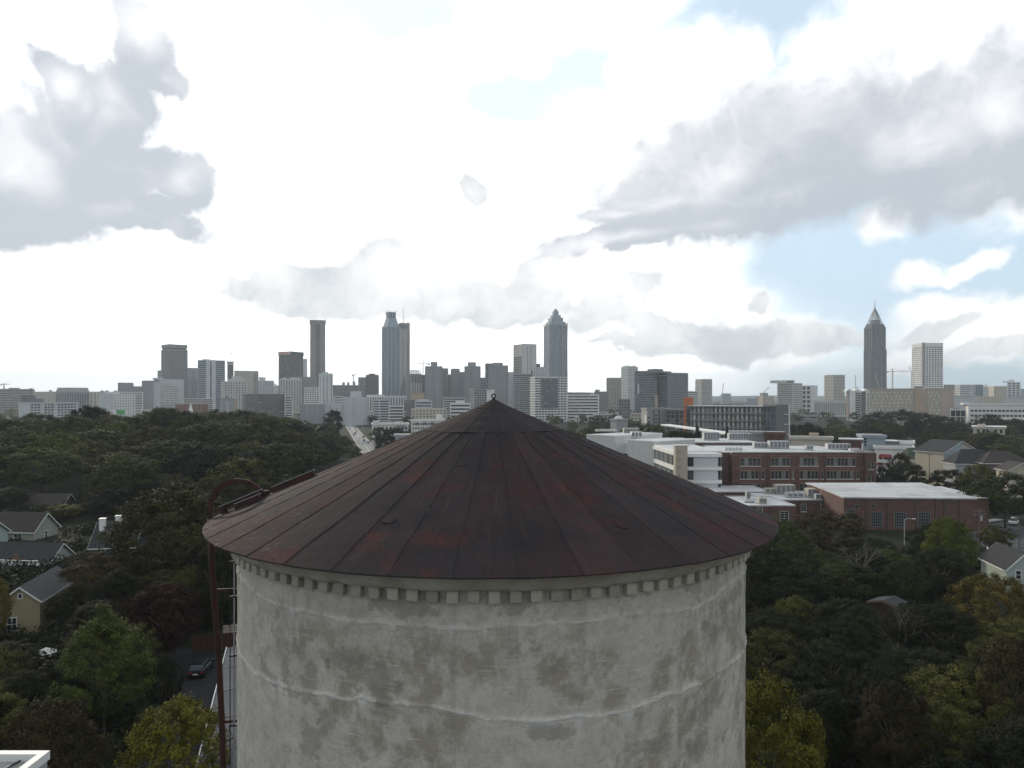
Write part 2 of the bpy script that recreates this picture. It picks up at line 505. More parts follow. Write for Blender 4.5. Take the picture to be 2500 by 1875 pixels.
# concrete shell: fine mesh where the camera can come close, lips at each casting joint
TH0, NT = R(-90), 1040
ths = np.linspace(R(-90 - 118), R(-90 + 118), NT)
zs = np.linspace(23.6, 29.6, 250)
T, ZZ = np.meshgrid(ths, zs)
U = T * RC
rad = np.full_like(T, RC)
rad += 0.018 * (fbm(U * 0.5, ZZ * 0.5, 3, 4) - 0.5) + 0.010 * (fbm(U * 6, ZZ * 6, 9, 3) - 0.5)
chalk = np.zeros_like(T); ridge = np.zeros_like(T)
def ridge_z(z0, s):
    return z0 + 0.38 * (fbm(ths * 2.2, ths * 0 + 3, s, 3) - 0.5) + 0.09 * (fbm(ths * 16, ths * 0 + 7, s + 5, 3) - 0.5)
for z0, s, amp in ((28.86, 21, 0.016), (27.55, 31, 0.020)):
    rz_ = ridge_z(z0, s)[None, :]
    dz = ZZ - rz_
    width = 0.035 + 0.04 * fbm(ths * 9, ths * 0 + 1, s + 2, 3)[None, :]
    wob = fbm(ths * 13, ths * 0 + 2, s + 3, 4)[None, :]
    lip = np.exp(-(dz / 0.022) ** 2) * amp * (0.35 + 1.0 * wob)
    below = np.where(dz < 0, np.exp(dz / 0.35), 0.0) * 0.012
    rad += lip + below
    ch = np.where(dz < 0.012, np.exp(-np.abs(dz + 0.01) / (0.015 + 0.05 * np.clip(wob - 0.35, 0, 1) * 2)), 0)
    drip = np.where(dz < 0, np.exp(dz / (0.02 + 0.42 * np.clip(fbm(ths * 30, ths * 0 + 4, s + 8, 2)[None, :] - 0.62, 0, 1) * 3)), 0)
    gate = np.clip((fbm(ths * 5, ths * 0 + 6, s + 12, 3)[None, :] - .30) * 4, .15, 1)
    chalk = np.maximum(chalk, np.clip(gate * ch * (0.4 + 0.9 * wob) + 0.75 * drip * (fbm(ths * 22, ths * 0 + 4, s + 9, 2)[None, :] > 0.5), 0, 1))
# stains: brown-grey weathering between the joints, stronger towards the right of the middle
st = fbm(U * 0.55 + 4, ZZ * 0.7, 61, 5, 0.6)
fine = fbm(U * 5, ZZ * 4, 71, 4, 0.62)
stain = np.clip((st - 0.44) * 5.5, 0, 1) * np.clip((fine - 0.30) * 3.0, 0, 1)
low = np.clip((28.9 - ZZ) / 0.5, 0, 1)
stain *= 0.25 + 0.75 * low
# vertical board marks
board = np.zeros_like(T)
for a in (-98.2, -85.4, -84.2, -62, -117, -104.5, -76.5):
    board = np.maximum(board, np.exp(-np.abs(T - R(a) + 0.004 * (fbm(ZZ * 3, ZZ * 0, 5, 2) - .5)) * RC / 0.012) * np.clip((fbm(ZZ * 4, U * 0 + a, 8, 2) - 0.3) * 2, 0, 1))
chalk = np.clip(np.maximum(chalk, board * 0.6 * low), 0, 1)
# chipped plaster holes on the left
for a, z0, w, h in ((-152.5, 28.75, 0.07, 0.16), (-156.5, 28.05, 0.04, 0.13), (-118, 28.05, 0.04, 0.09)):
    q = ((T - R(a)) * RC / w) ** 2 + ((ZZ - z0) / h) ** 2
    k_ = np.clip(1.4 - q + 0.8 * (fine - 0.5), 0, 1)
    rad -= 0.02 * np.clip(k_ * 3, 0, 1); stain = np.maximum(stain, 0.9 * np.clip(k_ * 3, 0, 1))
# streaks running down
streak = np.clip((fbm(U * 7, ZZ * 0.35 + 9, 81, 4, 0.6) - 0.46) * 4, 0, 1) * np.clip((st - 0.34) * 4, 0, 1)
blot = np.clip((fbm(U * 1.6, ZZ * 2.2, 91, 5, 0.65) - 0.55) * 7, 0, 1)
zc_ = 26.15 + (T - R(-38)) / R(22) * 1.0 + .05 * (fbm(U * 3, U * 0, 33, 3) - .5)
crack = np.exp(-np.abs(ZZ - zc_) / .012) * ((T > R(-38)) & (T < R(-14)))
blot = np.maximum(blot, crack * 1.6); rad -= .012 * np.clip(crack, 0, 1)
pts = np.stack([rad * np.cos(T), rad * np.sin(T), ZZ], -1).reshape(-1, 3)
nz_ = len(zs)
idx = np.arange(NT * nz_).reshape(nz_, NT)
fc = np.stack([idx[:-1, :-1], idx[:-1, 1:], idx[1:, 1:], idx[1:, :-1]], -1).reshape(-1, 4)
me = bpy.data.meshes.new('wall')
nv = len(pts)
# back of the drum and the plain shaft below
ex = MB()
back = np.linspace(R(-90 + 118), R(-90 + 242), 60)
for a0, a1 in zip(back[:-1], back[1:]):
    ex.poly([(RC * math.cos(a0), RC * math.sin(a0), 23.6), (RC * math.cos(a1), RC * math.sin(a1), 23.6), (RC * math.cos(a1), RC * math.sin(a1), 29.6), (RC * math.cos(a0), RC * math.sin(a0), 29.6)])
for k in range(96):
    a0, a1 = 2 * math.pi * k / 96, 2 * math.pi * (k + 1) / 96
    ex.poly([(RC * math.cos(a0), RC * math.sin(a0), -0.5), (RC * math.cos(a1), RC * math.sin(a1), -0.5), (RC * math.cos(a1), RC * math.sin(a1), 23.6), (RC * math.cos(a0), RC * math.sin(a0), 23.6)])
me.from_pydata(pts.tolist() + ex.v, [], fc.tolist() + [tuple(i + nv for i in f) for f in ex.f])
me.polygons.foreach_set('use_smooth', [True] * len(me.polygons))
for nm_, arr in (('chalk', chalk), ('stain', stain), ('streak', streak), ('blot', blot)):
    at_ = me.attributes.new(nm_, 'FLOAT', 'POINT')
    at_.data.foreach_set('value', np.concatenate([arr.reshape(-1), np.full(len(ex.v), 0.2)]).astype(np.float32))
me.update()
def conc_mat():
    m = bpy.data.materials.new('weathered_concrete'); m.use_nodes = True
    t = m.node_tree; b = t.nodes['Principled BSDF']; L = t.links.new
    b.inputs['Roughness'].default_value = 0.88; b.inputs['Specular IOR Level'].default_value = 0.25
    tcn = t.nodes.new('ShaderNodeTexCoord')
    def nz(s, d=6, r=.65, vec=None):
        n = t.nodes.new('ShaderNodeTexNoise'); n.inputs['Scale'].default_value = s; n.inputs['Detail'].default_value = d; n.inputs['Roughness'].default_value = r
        L(vec or tcn.outputs['Object'], n.inputs['Vector']); return n.outputs[0]
    def mr(v, a, b_, c=0., d=1.):
        n = t.nodes.new('ShaderNodeMapRange'); n.inputs[1].default_value = a; n.inputs[2].default_value = b_; n.inputs[3].default_value = c; n.inputs[4].default_value = d
        L(v, n.inputs[0]); return n.outputs[0]
    def mx(f, a, c):
        n = t.nodes.new('ShaderNodeMix'); n.data_type = 'RGBA'
        for s, v in ((n.inputs[0], f), (n.inputs[6], a), (n.inputs[7], c)):
            if isinstance(v, tuple): s.default_value = (*v, 1)
            elif isinstance(v, float): s.default_value = v
            else: L(v, s)
        return n.outputs[2]
    def mul(a, c):
        n = t.nodes.new('ShaderNodeMath'); n.operation = 'MULTIPLY'
        for i, v in enumerate((a, c)):
            if isinstance(v, float): n.inputs[i].default_value = v
            else: L(v, n.inputs[i])
        return n.outputs[0]
    def attr(nm):
        n = t.nodes.new('ShaderNodeAttribute'); n.attribute_name = nm; return n.outputs['Fac']
    grain = nz(14, 8, .75); mid = nz(2.2, 8, .7)
    def mask(nm, k, a, b_, top, g=None):
        n = t.nodes.new('ShaderNodeMath'); n.operation = 'MULTIPLY_ADD'; L(g or grain, n.inputs[0]); n.inputs[1].default_value = k; L(attr(nm), n.inputs[2])
        return mr(n.outputs[0], a + k * .5, b_ + k * .5, 0., top)
    g2 = nz(38, 7, .75)
    c = mx(mr(mid, .36, .64), (.58, .555, .50), (.44, .42, .375))
    c = mx(mr(nz(5.5, 8, .75), .50, .60, 0., .6), c, (.36, .345, .31))
    c = mx(mask('stain', 1.6, .18, .90, .80), c, (.29, .255, .205))
    c = mx(mask('streak', 1.6, .45, .95, .30, g2), c, (.26, .255, .24))
    ar = t.nodes.new('ShaderNodeMapping'); ar.inputs['Scale'].default_value = (1.2, 1.2, 16); ar.inputs['Rotation'].default_value = (.18, .1, 0); L(tcn.outputs['Object'], ar.inputs[0])
    c = mx(mul(mr(nz(1.6, 7, .75, ar.outputs[0]), .56, .64, 0., .75), mr(mid, .4, .6)), c, (.64, .62, .575))
    c = mx(mask('blot', 2.0, .35, .85, .55, g2), c, (.23, .225, .215))
    c = mx(mask('chalk', 1.3, .25, .70, .85), c, (.62, .61, .59))
    h = t.nodes.new('ShaderNodeHueSaturation'); L(c, h.inputs['Color']); L(mr(nz(55, 4, .7), .3, .7, .86, 1.14), h.inputs['Value'])
    L(h.outputs[0], b.inputs['Base Color'])
    bp = t.nodes.new('ShaderNodeBump'); bp.inputs['Strength'].default_value = .5; bp.inputs['Distance'].default_value = .012
    L(grain, bp.inputs['Height']); L(bp.outputs[0], b.inputs['Normal'])
    MATS['wconc'] = m; return m
conc_mat()
put('wall', me, 'wconc', tw)
mat('dentilconc', (.45, .43, .38), rough=.9, var=.2, scale=6, rgb2=(.34, .31, .26), mix=(.42, .62), mscale=3, bump=.4, bscale=18, spec=.25, objrand=.22)
# cornice: a ring profile with an uneven lower lip
cm = []; cf = []
NC = 540
prof = [(5.0, 29.66), (5.36, 29.66), (5.37, 29.56), (5.19, 29.38), (5.185, 29.345), (5.0, 29.345)]
cz = fbm(np.linspace(0, 200, NC), np.zeros(NC), 15, 4)
for i in range(NC):
    a = 2 * math.pi * i / NC
    for j, (r_, z_) in enumerate(prof):
        z2 = z_ + (0.035 * (cz[i] - 0.5) if 3 <= j <= 5 else 0)
        r2 = r_ + (0.02 * (cz[(i * 7) % NC] - 0.5) if j in (2, 3, 4) else 0)
        cm.append((r2 * math.cos(a), r2 * math.sin(a), z2))
k = len(prof)
for i in range(NC):
    for j in range(k - 1):
        cf.append((i * k + j, i * k + j + 1, ((i + 1) % NC) * k + j + 1, ((i + 1) % NC) * k + j))
b = MB(); b.v = cm; b.f = cf
b.build('cornice', 'dentilconc', tw, smooth=True)
# dentil blocks under the cornice
ND = 110
dm = []
for s in range(6):
    r2 = random.Random(40 + s)
    b = MB(); b.box(4.97, 5.115, -.083, .083, 29.165, 29.36)
    b.v = [(x + (r2.uniform(-.012, .012) if x > 5 else 0), y + r2.uniform(-.008, .008), z + r2.uniform(-.01, .006)) for x, y, z in b.v]
    me_ = b.mesh('dentil')
    bm = bmesh.new(); bm.from_mesh(me_); bmesh.ops.bevel(bm, geom=list(bm.edges), offset=.008, segments=1, affect='EDGES'); bm.to_mesh(me_); bm.free()
    dm.append(me_)
for i in range(ND):
    put('dentil', dm[rng.randrange(6)], 'dentilconc', tw, (0, 0, rng.uniform(-.006, .006)), 2 * math.pi * i / ND)
# cone roof: lapped sheets in three tiers
def roof_mat():
    m = bpy.data.materials.new('roof_sheet'); m.use_nodes = True
    t = m.node_tree; b = t.nodes['Principled BSDF']; L = t.links.new
    b.inputs['Roughness'].default_value = .9; b.inputs['Specular IOR Level'].default_value = .10
    tcn = t.nodes.new('ShaderNodeTexCoord')
    gm = t.nodes.new('ShaderNodeNewGeometry')
    pos = gm.outputs['Position']
    def nz(s, d=6, r=.65, vec=None):
        n = t.nodes.new('ShaderNodeTexNoise'); n.inputs['Scale'].default_value = s; n.inputs['Detail'].default_value = d; n.inputs['Roughness'].default_value = r
        L(vec or pos, n.inputs['Vector']); return n.outputs[0]
    def mr(v, a, b_, c=0., d=1.):
        n = t.nodes.new('ShaderNodeMapRange'); n.inputs[1].default_value = a; n.inputs[2].default_value = b_; n.inputs[3].default_value = c; n.inputs[4].default_value = d
        L(v, n.inputs[0]); return n.outputs[0]
    def mx(f, a, c):
        n = t.nodes.new('ShaderNodeMix'); n.data_type = 'RGBA'
        for s, v in ((n.inputs[0], f), (n.inputs[6], a), (n.inputs[7], c)):
            if isinstance(v, tuple): s.default_value = (*v, 1)
            else: L(v, s)
        return n.outputs[2]
    def mul(a, c):
        n = t.nodes.new('ShaderNodeMath'); n.operation = 'MULTIPLY'; L(a, n.inputs[0]); L(c, n.inputs[1]); return n.outputs[0]
    sp = t.nodes.new('ShaderNodeSeparateXYZ'); L(pos, sp.inputs[0])
    low = mr(sp.outputs['Z'], 31.6, 30.6)
    left = mr(sp.outputs['X'], -2.6, -5.2)
    oi = t.nodes.new('ShaderNodeObjectInfo')
    grain = nz(22, 8, .75)
    c = mx(mr(nz(1.3, 7, .7), .35, .68), (.030, .026, .029), (.044, .036, .037))
    c = mx(mul(mr(nz(1.05, 6, .62), .53, .68), mul(low, mr(grain, .3, .55))), c, (.085, .027, .025))
    c = mx(mul(mr(nz(.45, 4, .6), .50, .64), mul(low, mr(grain, .4, .6, 0., .6))), c, (.075, .027, .026))
    mp = t.nodes.new('ShaderNodeMapping'); mp.inputs['Scale'].default_value = (1.2, 5.0, 5.0); L(pos, mp.inputs[0])
    scr = nz(2.2, 8, .8, mp.outputs[0])
    c = mx(mul(mr(scr, .56, .66), mul(left, mr(grain, .4, .55))), c, (.34, .30, .31))
    c = mx(mr(nz(7.0, 3, .5), .775, .80), c, (.36, .36, .36))
    mo = t.nodes.new('ShaderNodeMath'); mo.operation = 'MULTIPLY'; L(oi.outputs['Random'], mo.inputs[0]); mo.inputs[1].default_value = 70
    cb = t.nodes.new('ShaderNodeCombineXYZ'); L(mo.outputs[0], cb.inputs[0]); L(mo.outputs[0], cb.inputs[2])
    va = t.nodes.new('ShaderNodeVectorMath'); va.operation = 'ADD'; L(tcn.outputs['Object'], va.inputs[0]); L(cb.outputs[0], va.inputs[1])
    ms = t.nodes.new('ShaderNodeMapping'); ms.inputs['Scale'].default_value = (.9, 14, 1); L(va.outputs[0], ms.inputs[0])
    run = nz(1.0, 5, .6, ms.outputs[0])
    c = mx(mr(run, .56, .74, 0., .55), c, (.066, .052, .050))
    c = mx(mr(run, .42, .28, 0., .5), c, (.022, .020, .022))
    h = t.nodes.new('ShaderNodeHueSaturation'); L(c, h.inputs['Color'])
    L(mul(mr(oi.outputs['Random'], 0, 1, .88, 1.12), mr(grain, .3, .7, .85, 1.15)), h.inputs['Value'])
    L(h.outputs[0], b.inputs['Base Color'])
    bp = t.nodes.new('ShaderNodeBump'); bp.inputs['Strength'].default_value = .35; bp.inputs['Distance'].default_value = .02
    L(nz(9, 6, .7), bp.inputs['Height']); L(bp.outputs[0], b.inputs['Normal'])
    MATS['roofsheet'] = m
roof_mat()
SL = (ZA - ZE) / RE
roof = thing('roof', 'x', 'x', (0, 0, 0)); del roof['label']; del roof['category']; roof.parent = tw
def cone_z(r_): return ZA - SL * r_
def sheet_mesh(r0, r1, da, seed, lift=.003, thick=.008):
    """a lapped sheet: one long edge lifted over its neighbour"""
    na, nr_ = 6, 14
    g = random.Random(seed); b = MB(); w1 = g.uniform(-.004, .004)
    top = []
    for i in range(nr_ + 1):
        r_ = r0 + (r1 - r0) * i / nr_
        row = []
        for j in range(na + 1):
            f = j / na
            a = da * (f * 1.03 - .5)
            z_ = cone_z(r_) + lift * (f ** 3) + .006 * math.sin(i * 1.3 + seed) * math.sin(f * 3.1) + g.uniform(-.0015, .0015)
            row.append(len(b.v)); b.v.append((r_ * math.cos(a), r_ * math.sin(a), z_))
        top.append(row)
    for i in range(nr_):
        for j in range(na):
            b.f.append((top[i][j], top[i + 1][j], top[i + 1][j + 1], top[i][j + 1]))
    # rims
    def rim(ids):
        n = len(b.v); k_ = len(ids)
        b.v += [b.v[q] for q in ids] + [(b.v[q][0], b.v[q][1], b.v[q][2] - thick - .012) for q in ids]
        for q in range(k_ - 1):
            b.f.append((n + q, n + k_ + q, n + k_ + q + 1, n + q + 1))
    rim(top[nr_]); rim([top[i][na] for i in range(nr_, -1, -1)])
    return b.mesh('roof_sheet', smooth=True)
NP = 40
SEAM0 = R(-90 - 4.2)
big = [sheet_mesh(1.42, RE, 2 * math.pi / NP, s) for s in range(5)]
sml = [sheet_mesh(.36, 1.47, 2 * math.pi / 20, s, .003, -.008) for s in range(3)]
for i in range(NP):
    put('roof_sheet', big[rng.randrange(5)], 'roofsheet', roof, (0, 0, rng.uniform(0, .004)), SEAM0 + 2 * math.pi * (i + .5) / NP)
for i in range(20):
    put('roof_sheet', sml[rng.randrange(3)], 'roofsheet', roof, (0, 0, .005), SEAM0 + 2 * math.pi * (i + .5) / 20)
b = MB(); b.cyl(0, 0, .40, cone_z(.40) + .010, ZA + .03, 40, .025)
b.build('roof_cap', 'roofsheet', roof)
# tar seams, broken and uneven
mat('tar', (.024, .022, .023), rough=.85, var=.4, scale=6, rgb2=(.30, .29, .29), mix=(.66, .74), mscale=5, spec=.2)
def seam_mesh(r0, r1, seed):
    g = random.Random(seed); b = MB(); r_ = r0
    while r_ < r1:
        q = min(r1, r_ + g.uniform(.15, .5))
        w = g.uniform(.004, .010); o = g.uniform(-.014, .014)
        b.bar((r_, o, cone_z(r_) + .008), (q, o + g.uniform(-.006, .006), cone_z(q) + .008), w, .006)
        r_ = q + (g.uniform(0, .12) if g.random() < .5 else 0)
    return b.mesh('seam')
sm = [seam_mesh(1.45, RE - .01, s) for s in range(5)]
for i in range(NP):
    put('seam', sm[rng.randrange(5)], 'tar', roof, None, SEAM0 + 2 * math.pi * i / NP)
for r_ in (.395, 1.46):
    b = MB(); g = random.Random(int(r_ * 100)); n = 90
    for i in range(n):
        if g.random() < .5: continue
        a0, a1 = 2 * math.pi * i / n, 2 * math.pi * (i + 1) / n
        z_ = cone_z(r_) + .010
        b.bar((r_ * math.cos(a0), r_ * math.sin(a0), z_), (r_ * math.cos(a1), r_ * math.sin(a1), z_), g.uniform(.005, .010), .010)
    b.build('seam', 'tar', roof, kind='stuff')
# underside of the eave
b = MB()
for i in range(80):
    a0, a1 = 2 * math.pi * i / 80, 2 * math.pi * (i + 1) / 80
    b.poly([(5.3 * math.cos(a0), 5.3 * math.sin(a0), 29.68), (RE * math.cos(a0), RE * math.sin(a0), ZE - .012), (RE * math.cos(a1), RE * math.sin(a1), ZE - .012), (5.3 * math.cos(a1), 5.3 * math.sin(a1), 29.68)])
b.build('soffit', 'brown', roof)
# two patch plates with bolts on the front of the cone
for px, r_ in ((-110, 4.35), (-63, 4.55), (-100, 2.6)):
    b = MB(); a = R(px); n = 16
    er = Vector((math.cos(a), math.sin(a), -SL)).normalized(); et = Vector((-math.sin(a), math.cos(a), 0)); up = er.cross(et)
    if up.z < 0: up = -up
    c_ = Vector((r_ * math.cos(a), r_ * math.sin(a), cone_z(r_)))
    lo = [c_ + (er * math.cos(2 * math.pi * i / n) + et * math.sin(2 * math.pi * i / n)) * .11 for i in range(n)]
    b.v = [tuple(q) for q in lo] + [tuple(q * 1.0 + up * .011) for q in lo]
    b.f = [tuple(range(n, 2 * n))] + [(i, (i + 1) % n, n + (i + 1) % n, n + i) for i in range(n)]
    b.build('patch_plate', 'roofsheet', roof)
# finial ring on the apex
mat('rustdark', (.030, .022, .02), rough=.6, var=.3, scale=20)
b = MB()
n1, n2, RR, rr = 20, 8, .040, .014
for i in range(n1):
    for j in range(n2):
        a = 2 * math.pi * i / n1; c_ = 2 * math.pi * j / n2
        b.v.append(((RR + rr * math.cos(c_)) * math.cos(a), rr * math.sin(c_), ZA + .095 + (RR + rr * math.cos(c_)) * math.sin(a)))
for i in range(n1):
    for j in range(n2):
        b.f.append((i * n2 + j, ((i + 1) % n1) * n2 + j, ((i + 1) % n1) * n2 + (j + 1) % n2, i * n2 + (j + 1) % n2))
b.build('finial_ring', 'rustdark', roof, smooth=True)
b = MB(); b.cyl(0, 0, .035, ZA, ZA + .05, 10, .03); b.build('finial_base', 'rustdark', roof)
# conduit with clamps on the left edge of the shell
mat('pipe', (.30, .31, .33), rough=.5, metal=.3)
ca = R(-90 - 71.5)
for r_, w, m_ in ((5.06, .016, 'pipe'), (5.13, .010, 'black')):
    b = MB(); b.tube([(r_ * math.cos(ca), r_ * math.sin(ca), z_) for z_ in (22, 24, 26, 28, 29.3)], w, 8)
    b.build('conduit', m_, tw)
for z_ in (28.95, 28.3, 27.2, 25.9, 24.6):
    b = MB(); b.bar((4.97 * math.cos(ca), 4.97 * math.sin(ca), z_), (5.15 * math.cos(ca), 5.15 * math.sin(ca), z_), .05, .03)
    b.build('clamp', 'black', tw)

# ------------------------------------------------------------------ ladder over the eave
mat('rust', (.055, .019, .016), rough=.75, var=.35, scale=5, rgb2=(.030, .016, .015), mix=(.42, .6), mscale=3)
lad = thing('rusty_pole', 'rusty red steel pole with hoop and rails over the left eave of the tower', 'pole', (-5.9, 14.3, 0))
lx = -5.9
hp = []
XL, XR, ZT = -5.97, -4.86, 30.36
for i in range(25):
    a = math.pi * (1 - i / 24)
    hp.append(((XL + XR) / 2 + (XR - XL) / 2 * math.cos(a) - lx, 0, 29.78 + (ZT - 29.78) * math.sin(a) ** .9))
hp = [(XL - lx, 0, 29.55)] + hp + [(XR - lx, 0, cone_z(math.hypot(XR - TX, 14.3 - TY)))]
b = MB()
for p, q in zip(hp[:-1], hp[1:]):
    b.bar((p[0], 0, p[2]), (q[0], 0, q[2]), .04, .10)
b.build('hoop', 'rust', lad)
b = MB(); b.tube([(XL - lx, 0, 29.6), (-5.93 - lx, 0, 28.6), (-5.80 - lx, 0, 27.0), (-5.72 - lx, 0, 25.2), (-5.6 - lx, 0, 20), (-5.6 - lx, 0, .0)], .06, 12)
b.build('pole', 'rust', lad, smooth=True)
for z_, xx in ((28.2, -5.9), (25.6, -5.73), (22.5, -5.66)):
    b = MB(); b.bar((xx - lx, 0, z_), (-5.3 - lx, .1, z_), .05, .05); b.build('bracket', 'rust', lad)
def on_roof(x, y, h):
    return (x - lx, y - 14.3, cone_z(math.hypot(x - TX, y - TY)) + h)
for x0, x1, y, h, w, t_ in ((-5.78, -4.95, 14.3, .10, .09, .12), (-5.35, -4.85, 13.95, .07, .07, .09), (-4.80, -3.95, 14.45, .06, .09, .11)):
    b = MB(); b.bar(on_roof(x0, y, h), on_roof(x1, y, h), w, t_); b.build('roof_rail', 'rust', lad)
    b = MB(); p, q = on_roof(x0, y, h + t_ / 2 + .012), on_roof(x1, y, h + t_ / 2 + .012); b.bar(p, q, w * 1.25, .014); b.build('rail_flange', 'pipe', lad)
for x_, y_ in ((-5.68, 14.28), (-5.0, 14.28), (-4.86, 14.3)):
    b = MB(); p = on_roof(x_, y_, -.01); b.cyl(p[0], p[1], .06, p[2], p[2] + .12, 10); b.build('foot', 'rust', lad)
b = MB(); b.tube([on_roof(-5.45, 13.85, .0), on_roof(-5.44, 13.85, .07), on_roof(-5.25, 13.88, .08)], .014, 6); b.build('hook', 'rustdark', lad)

# ------------------------------------------------------------------ buildings
FM = {}
def facade(root, W_, D_, z0, z1, st, wall, glass, fh, bay, pw, sh, dp=.45, name='facade_frame'):
    """glazed core with a real frame of floor bands and piers standing proud of it"""
    nz_ = max(1, round((z1 - z0) / fh)); nx_ = max(1, round(W_ / bay)); ny_ = max(1, round(D_ / bay))
    if st == 'solid':
        b = MB(); b.box(-W_/2, W_/2, -D_/2, D_/2, z0, z1)
        return b.build('wall', wall, root)
    b = MB(); b.box(-W_/2, W_/2, -D_/2, D_/2, z0, z1 - .3)
    b.build('glazing', glass, root)
    f = MB(); h = (z1 - z0) / nz_
    if sh > 0 and st in ('grid', 'band', 'curtain'):
        for i in range(nz_ + 1):
            z = z0 + i * h - (sh * h / 2 if i else 0)
            f.box(-W_/2 - dp*.8, W_/2 + dp*.8, -D_/2 - dp*.8, D_/2 + dp*.8, z, min(z + sh * h, z1))
    if st == 'pier':
        f.box(-W_/2 - dp*.8, W_/2 + dp*.8, -D_/2 - dp*.8, D_/2 + dp*.8, z1 - fh * .9, z1)
        f.box(-W_/2 - dp*.8, W_/2 + dp*.8, -D_/2 - dp*.8, D_/2 + dp*.8, z0, z0 + fh)
        for i in range(1, nz_):
            f.box(-W_/2 - .12, W_/2 + .12, -D_/2 - .12, D_/2 + .12, z0 + i * h, z0 + i * h + sh * h)
    zt = z1 + .05
    def piers(n, L):
        return [(-L/2 + L * i / n) for i in range(n + 1)]
    if st in ('grid', 'pier', 'curtain') and pw > 0:
        for x in piers(nx_, W_):
            w = pw * W_ / nx_ / 2
            for y, s in ((-D_/2, -1), (D_/2, 1)):
                f.box(x - w, x + w, min(y, y + s*dp), max(y, y + s*dp), z0, zt)
        for y in piers(ny_, D_):
            w = pw * D_ / ny_ / 2
            for x, s in ((-W_/2, -1), (W_/2, 1)):
                f.box(min(x, x + s*dp), max(x, x + s*dp), y - w, y + w, z0, zt)
    elif st == 'band':
        w = max(.5, .02 * W_)
        for x in (-W_/2, W_/2):
            for y in (-D_/2, D_/2):
                f.box(x - w, x + w, y - w, y + w, z0, zt)
    o = f.build(name, wall, root, kind='stuff')
    return o
class BL: pass
def bl(name, label, x0, xc, x1, yt, d, st='grid', w='grey', g='glass', fh=3.8, bay=4.0, pw=.3, sh=.35, th=None, dep=None, mech=(), cap=True, cat='building', group=None, z0=None, mw=None, dp=.45, build=True):
    """a building whose nearest corner stands at column xc, depth d; x0..x1 is its width in the photograph"""
    cx = (xc - 1250) / F * d
    bear = math.atan2(cx, d)
    dist = math.hypot(cx, d)
    a = (xc - x0) / F * d * math.cos(bear); b_ = (x1 - xc) / F * d * math.cos(bear)
    if th is None:
        th = math.atan2(a, b_) if a > 0 else 0.0
        th = min(max(th, R(12)), R(78)) if a > 0 else 0.0
    else: th = R(th)
    Wd = b_ / math.cos(th)
    Dd = a / math.sin(th) if a > 0 else (dep or max(12, Wd * .7))
    if dep: Dd = dep
    r_ = Vector((math.cos(bear), -math.sin(bear))); v_ = Vector((math.sin(bear), math.cos(bear)))
    ex = r_ * math.cos(th) + v_ * math.sin(th); ey = -r_ * math.sin(th) + v_ * math.cos(th)
    c = Vector((cx, d)) + ex * Wd / 2 + ey * Dd / 2
    rz = math.atan2(ex.y, ex.x)
    H = HC + (HOR - yt) / F * d
    zb = gz1(c.x, c.y) - 1.0
    o = BL()
    o.root = thing(name, label, cat, (c.x, c.y, 0), rz, group)
    o.W, o.D, o.H, o.zb, o.d, o.th, o.cx, o.ex, o.rz = Wd, Dd, H, zb, d, th, cx, ex, rz
    o.px = lambda p: -Wd / 2 + ((p - xc) / F * d * math.cos(bear)) / math.cos(th)      # column on the front face
    o.pl = lambda p: -Dd / 2 + ((xc - p) / F * d * math.cos(bear)) / max(.05, math.sin(th))   # column on the left face
    o.py = lambda p: HC + (HOR - p) / F * d
    if build:
        facade(o.root, Wd, Dd, zb if z0 is None else z0, H, st, w, g, fh, bay, pw, sh, dp)
        if cap:
            b = MB(); t = .55
            b.box(-Wd/2 - t, Wd/2 + t, -Dd/2 - t, Dd/2 + t, H - .2, H + .9)
            b.build('parapet', w, o.root)
            b = MB(); b.box(-Wd/2 + .2, Wd/2 - .2, -Dd/2 + .2, Dd/2 - .2, H + .5, H + .92 + .02); b.build('roof', 'roofgravel', o.root)
    for mm in mech:
        p0, p1, pt = mm[:3]
        lo, hi = o.px(p0), o.px(p1)
        b = MB(); b.box(lo, hi, -Dd * .3, Dd * .3, H + .3, o.py(pt))
        b.build('rooftop_plant', mm[3] if len(mm) > 3 else (mw or w), o.root)
    return o
def part_box(o, name, m, x0, x1, y0, y1, z0, z1, kind=None):
    b = MB(); b.box(x0, x1, y0, y1, z0, z1); return b.build(name, m, o.root, kind=kind)

# --- far left
bl('brick_office', 'pinkish brick office block with pale floor bands at the left edge', -60, -60, 88, 950, 1500, 'band', 'pinkish', 'glass', sh=.5, dep=60, mech=((25, 52, 946, 'rose'), (80, 87, 947, 'rose')))
bl('low_office', 'plain cream low office with rooftop dome left of the mansard block', 87, 87, 141, 957, 1750, 'grid', 'cream', 'glass', sh=.6, pw=.6, mech=((120, 128, 952),))
o = bl('mansard_block', 'grey block with mansard roof and colonnade on the far left skyline', 137, 150, 219, 957, 1600, 'pier', 'taupe', 'glass', bay=5, pw=.4, sh=.2, cap=False)
b = MB(); q = [(-o.W/2-1, -o.D/2-1), (o.W/2+1, -o.D/2-1), (o.W/2+1, o.D/2+1), (-o.W/2-1, o.D/2+1)]
b.frustum(q, o.H, [(x * .92, y * .75) for x, y in q], o.H + 10); b.build('mansard_roof', 'taupe', o.root)
o = bl('long_cream_office', 'long cream civic building with small roof domes behind the white cube', 219, 219, 352, 958, 1900, 'grid', 'cream', 'glass', bay=8, pw=.5, sh=.5, dep=40)
for p in (250, 262, 284):
    b = MB(); b.cyl(o.px(p), 0, 7, o.H, o.H + 2.5, 14); b.cyl(o.px(p), 0, 6, o.H + 2.5, o.H + 6, 14, 1.5); b.build('roof_dome', 'taupe', o.root)
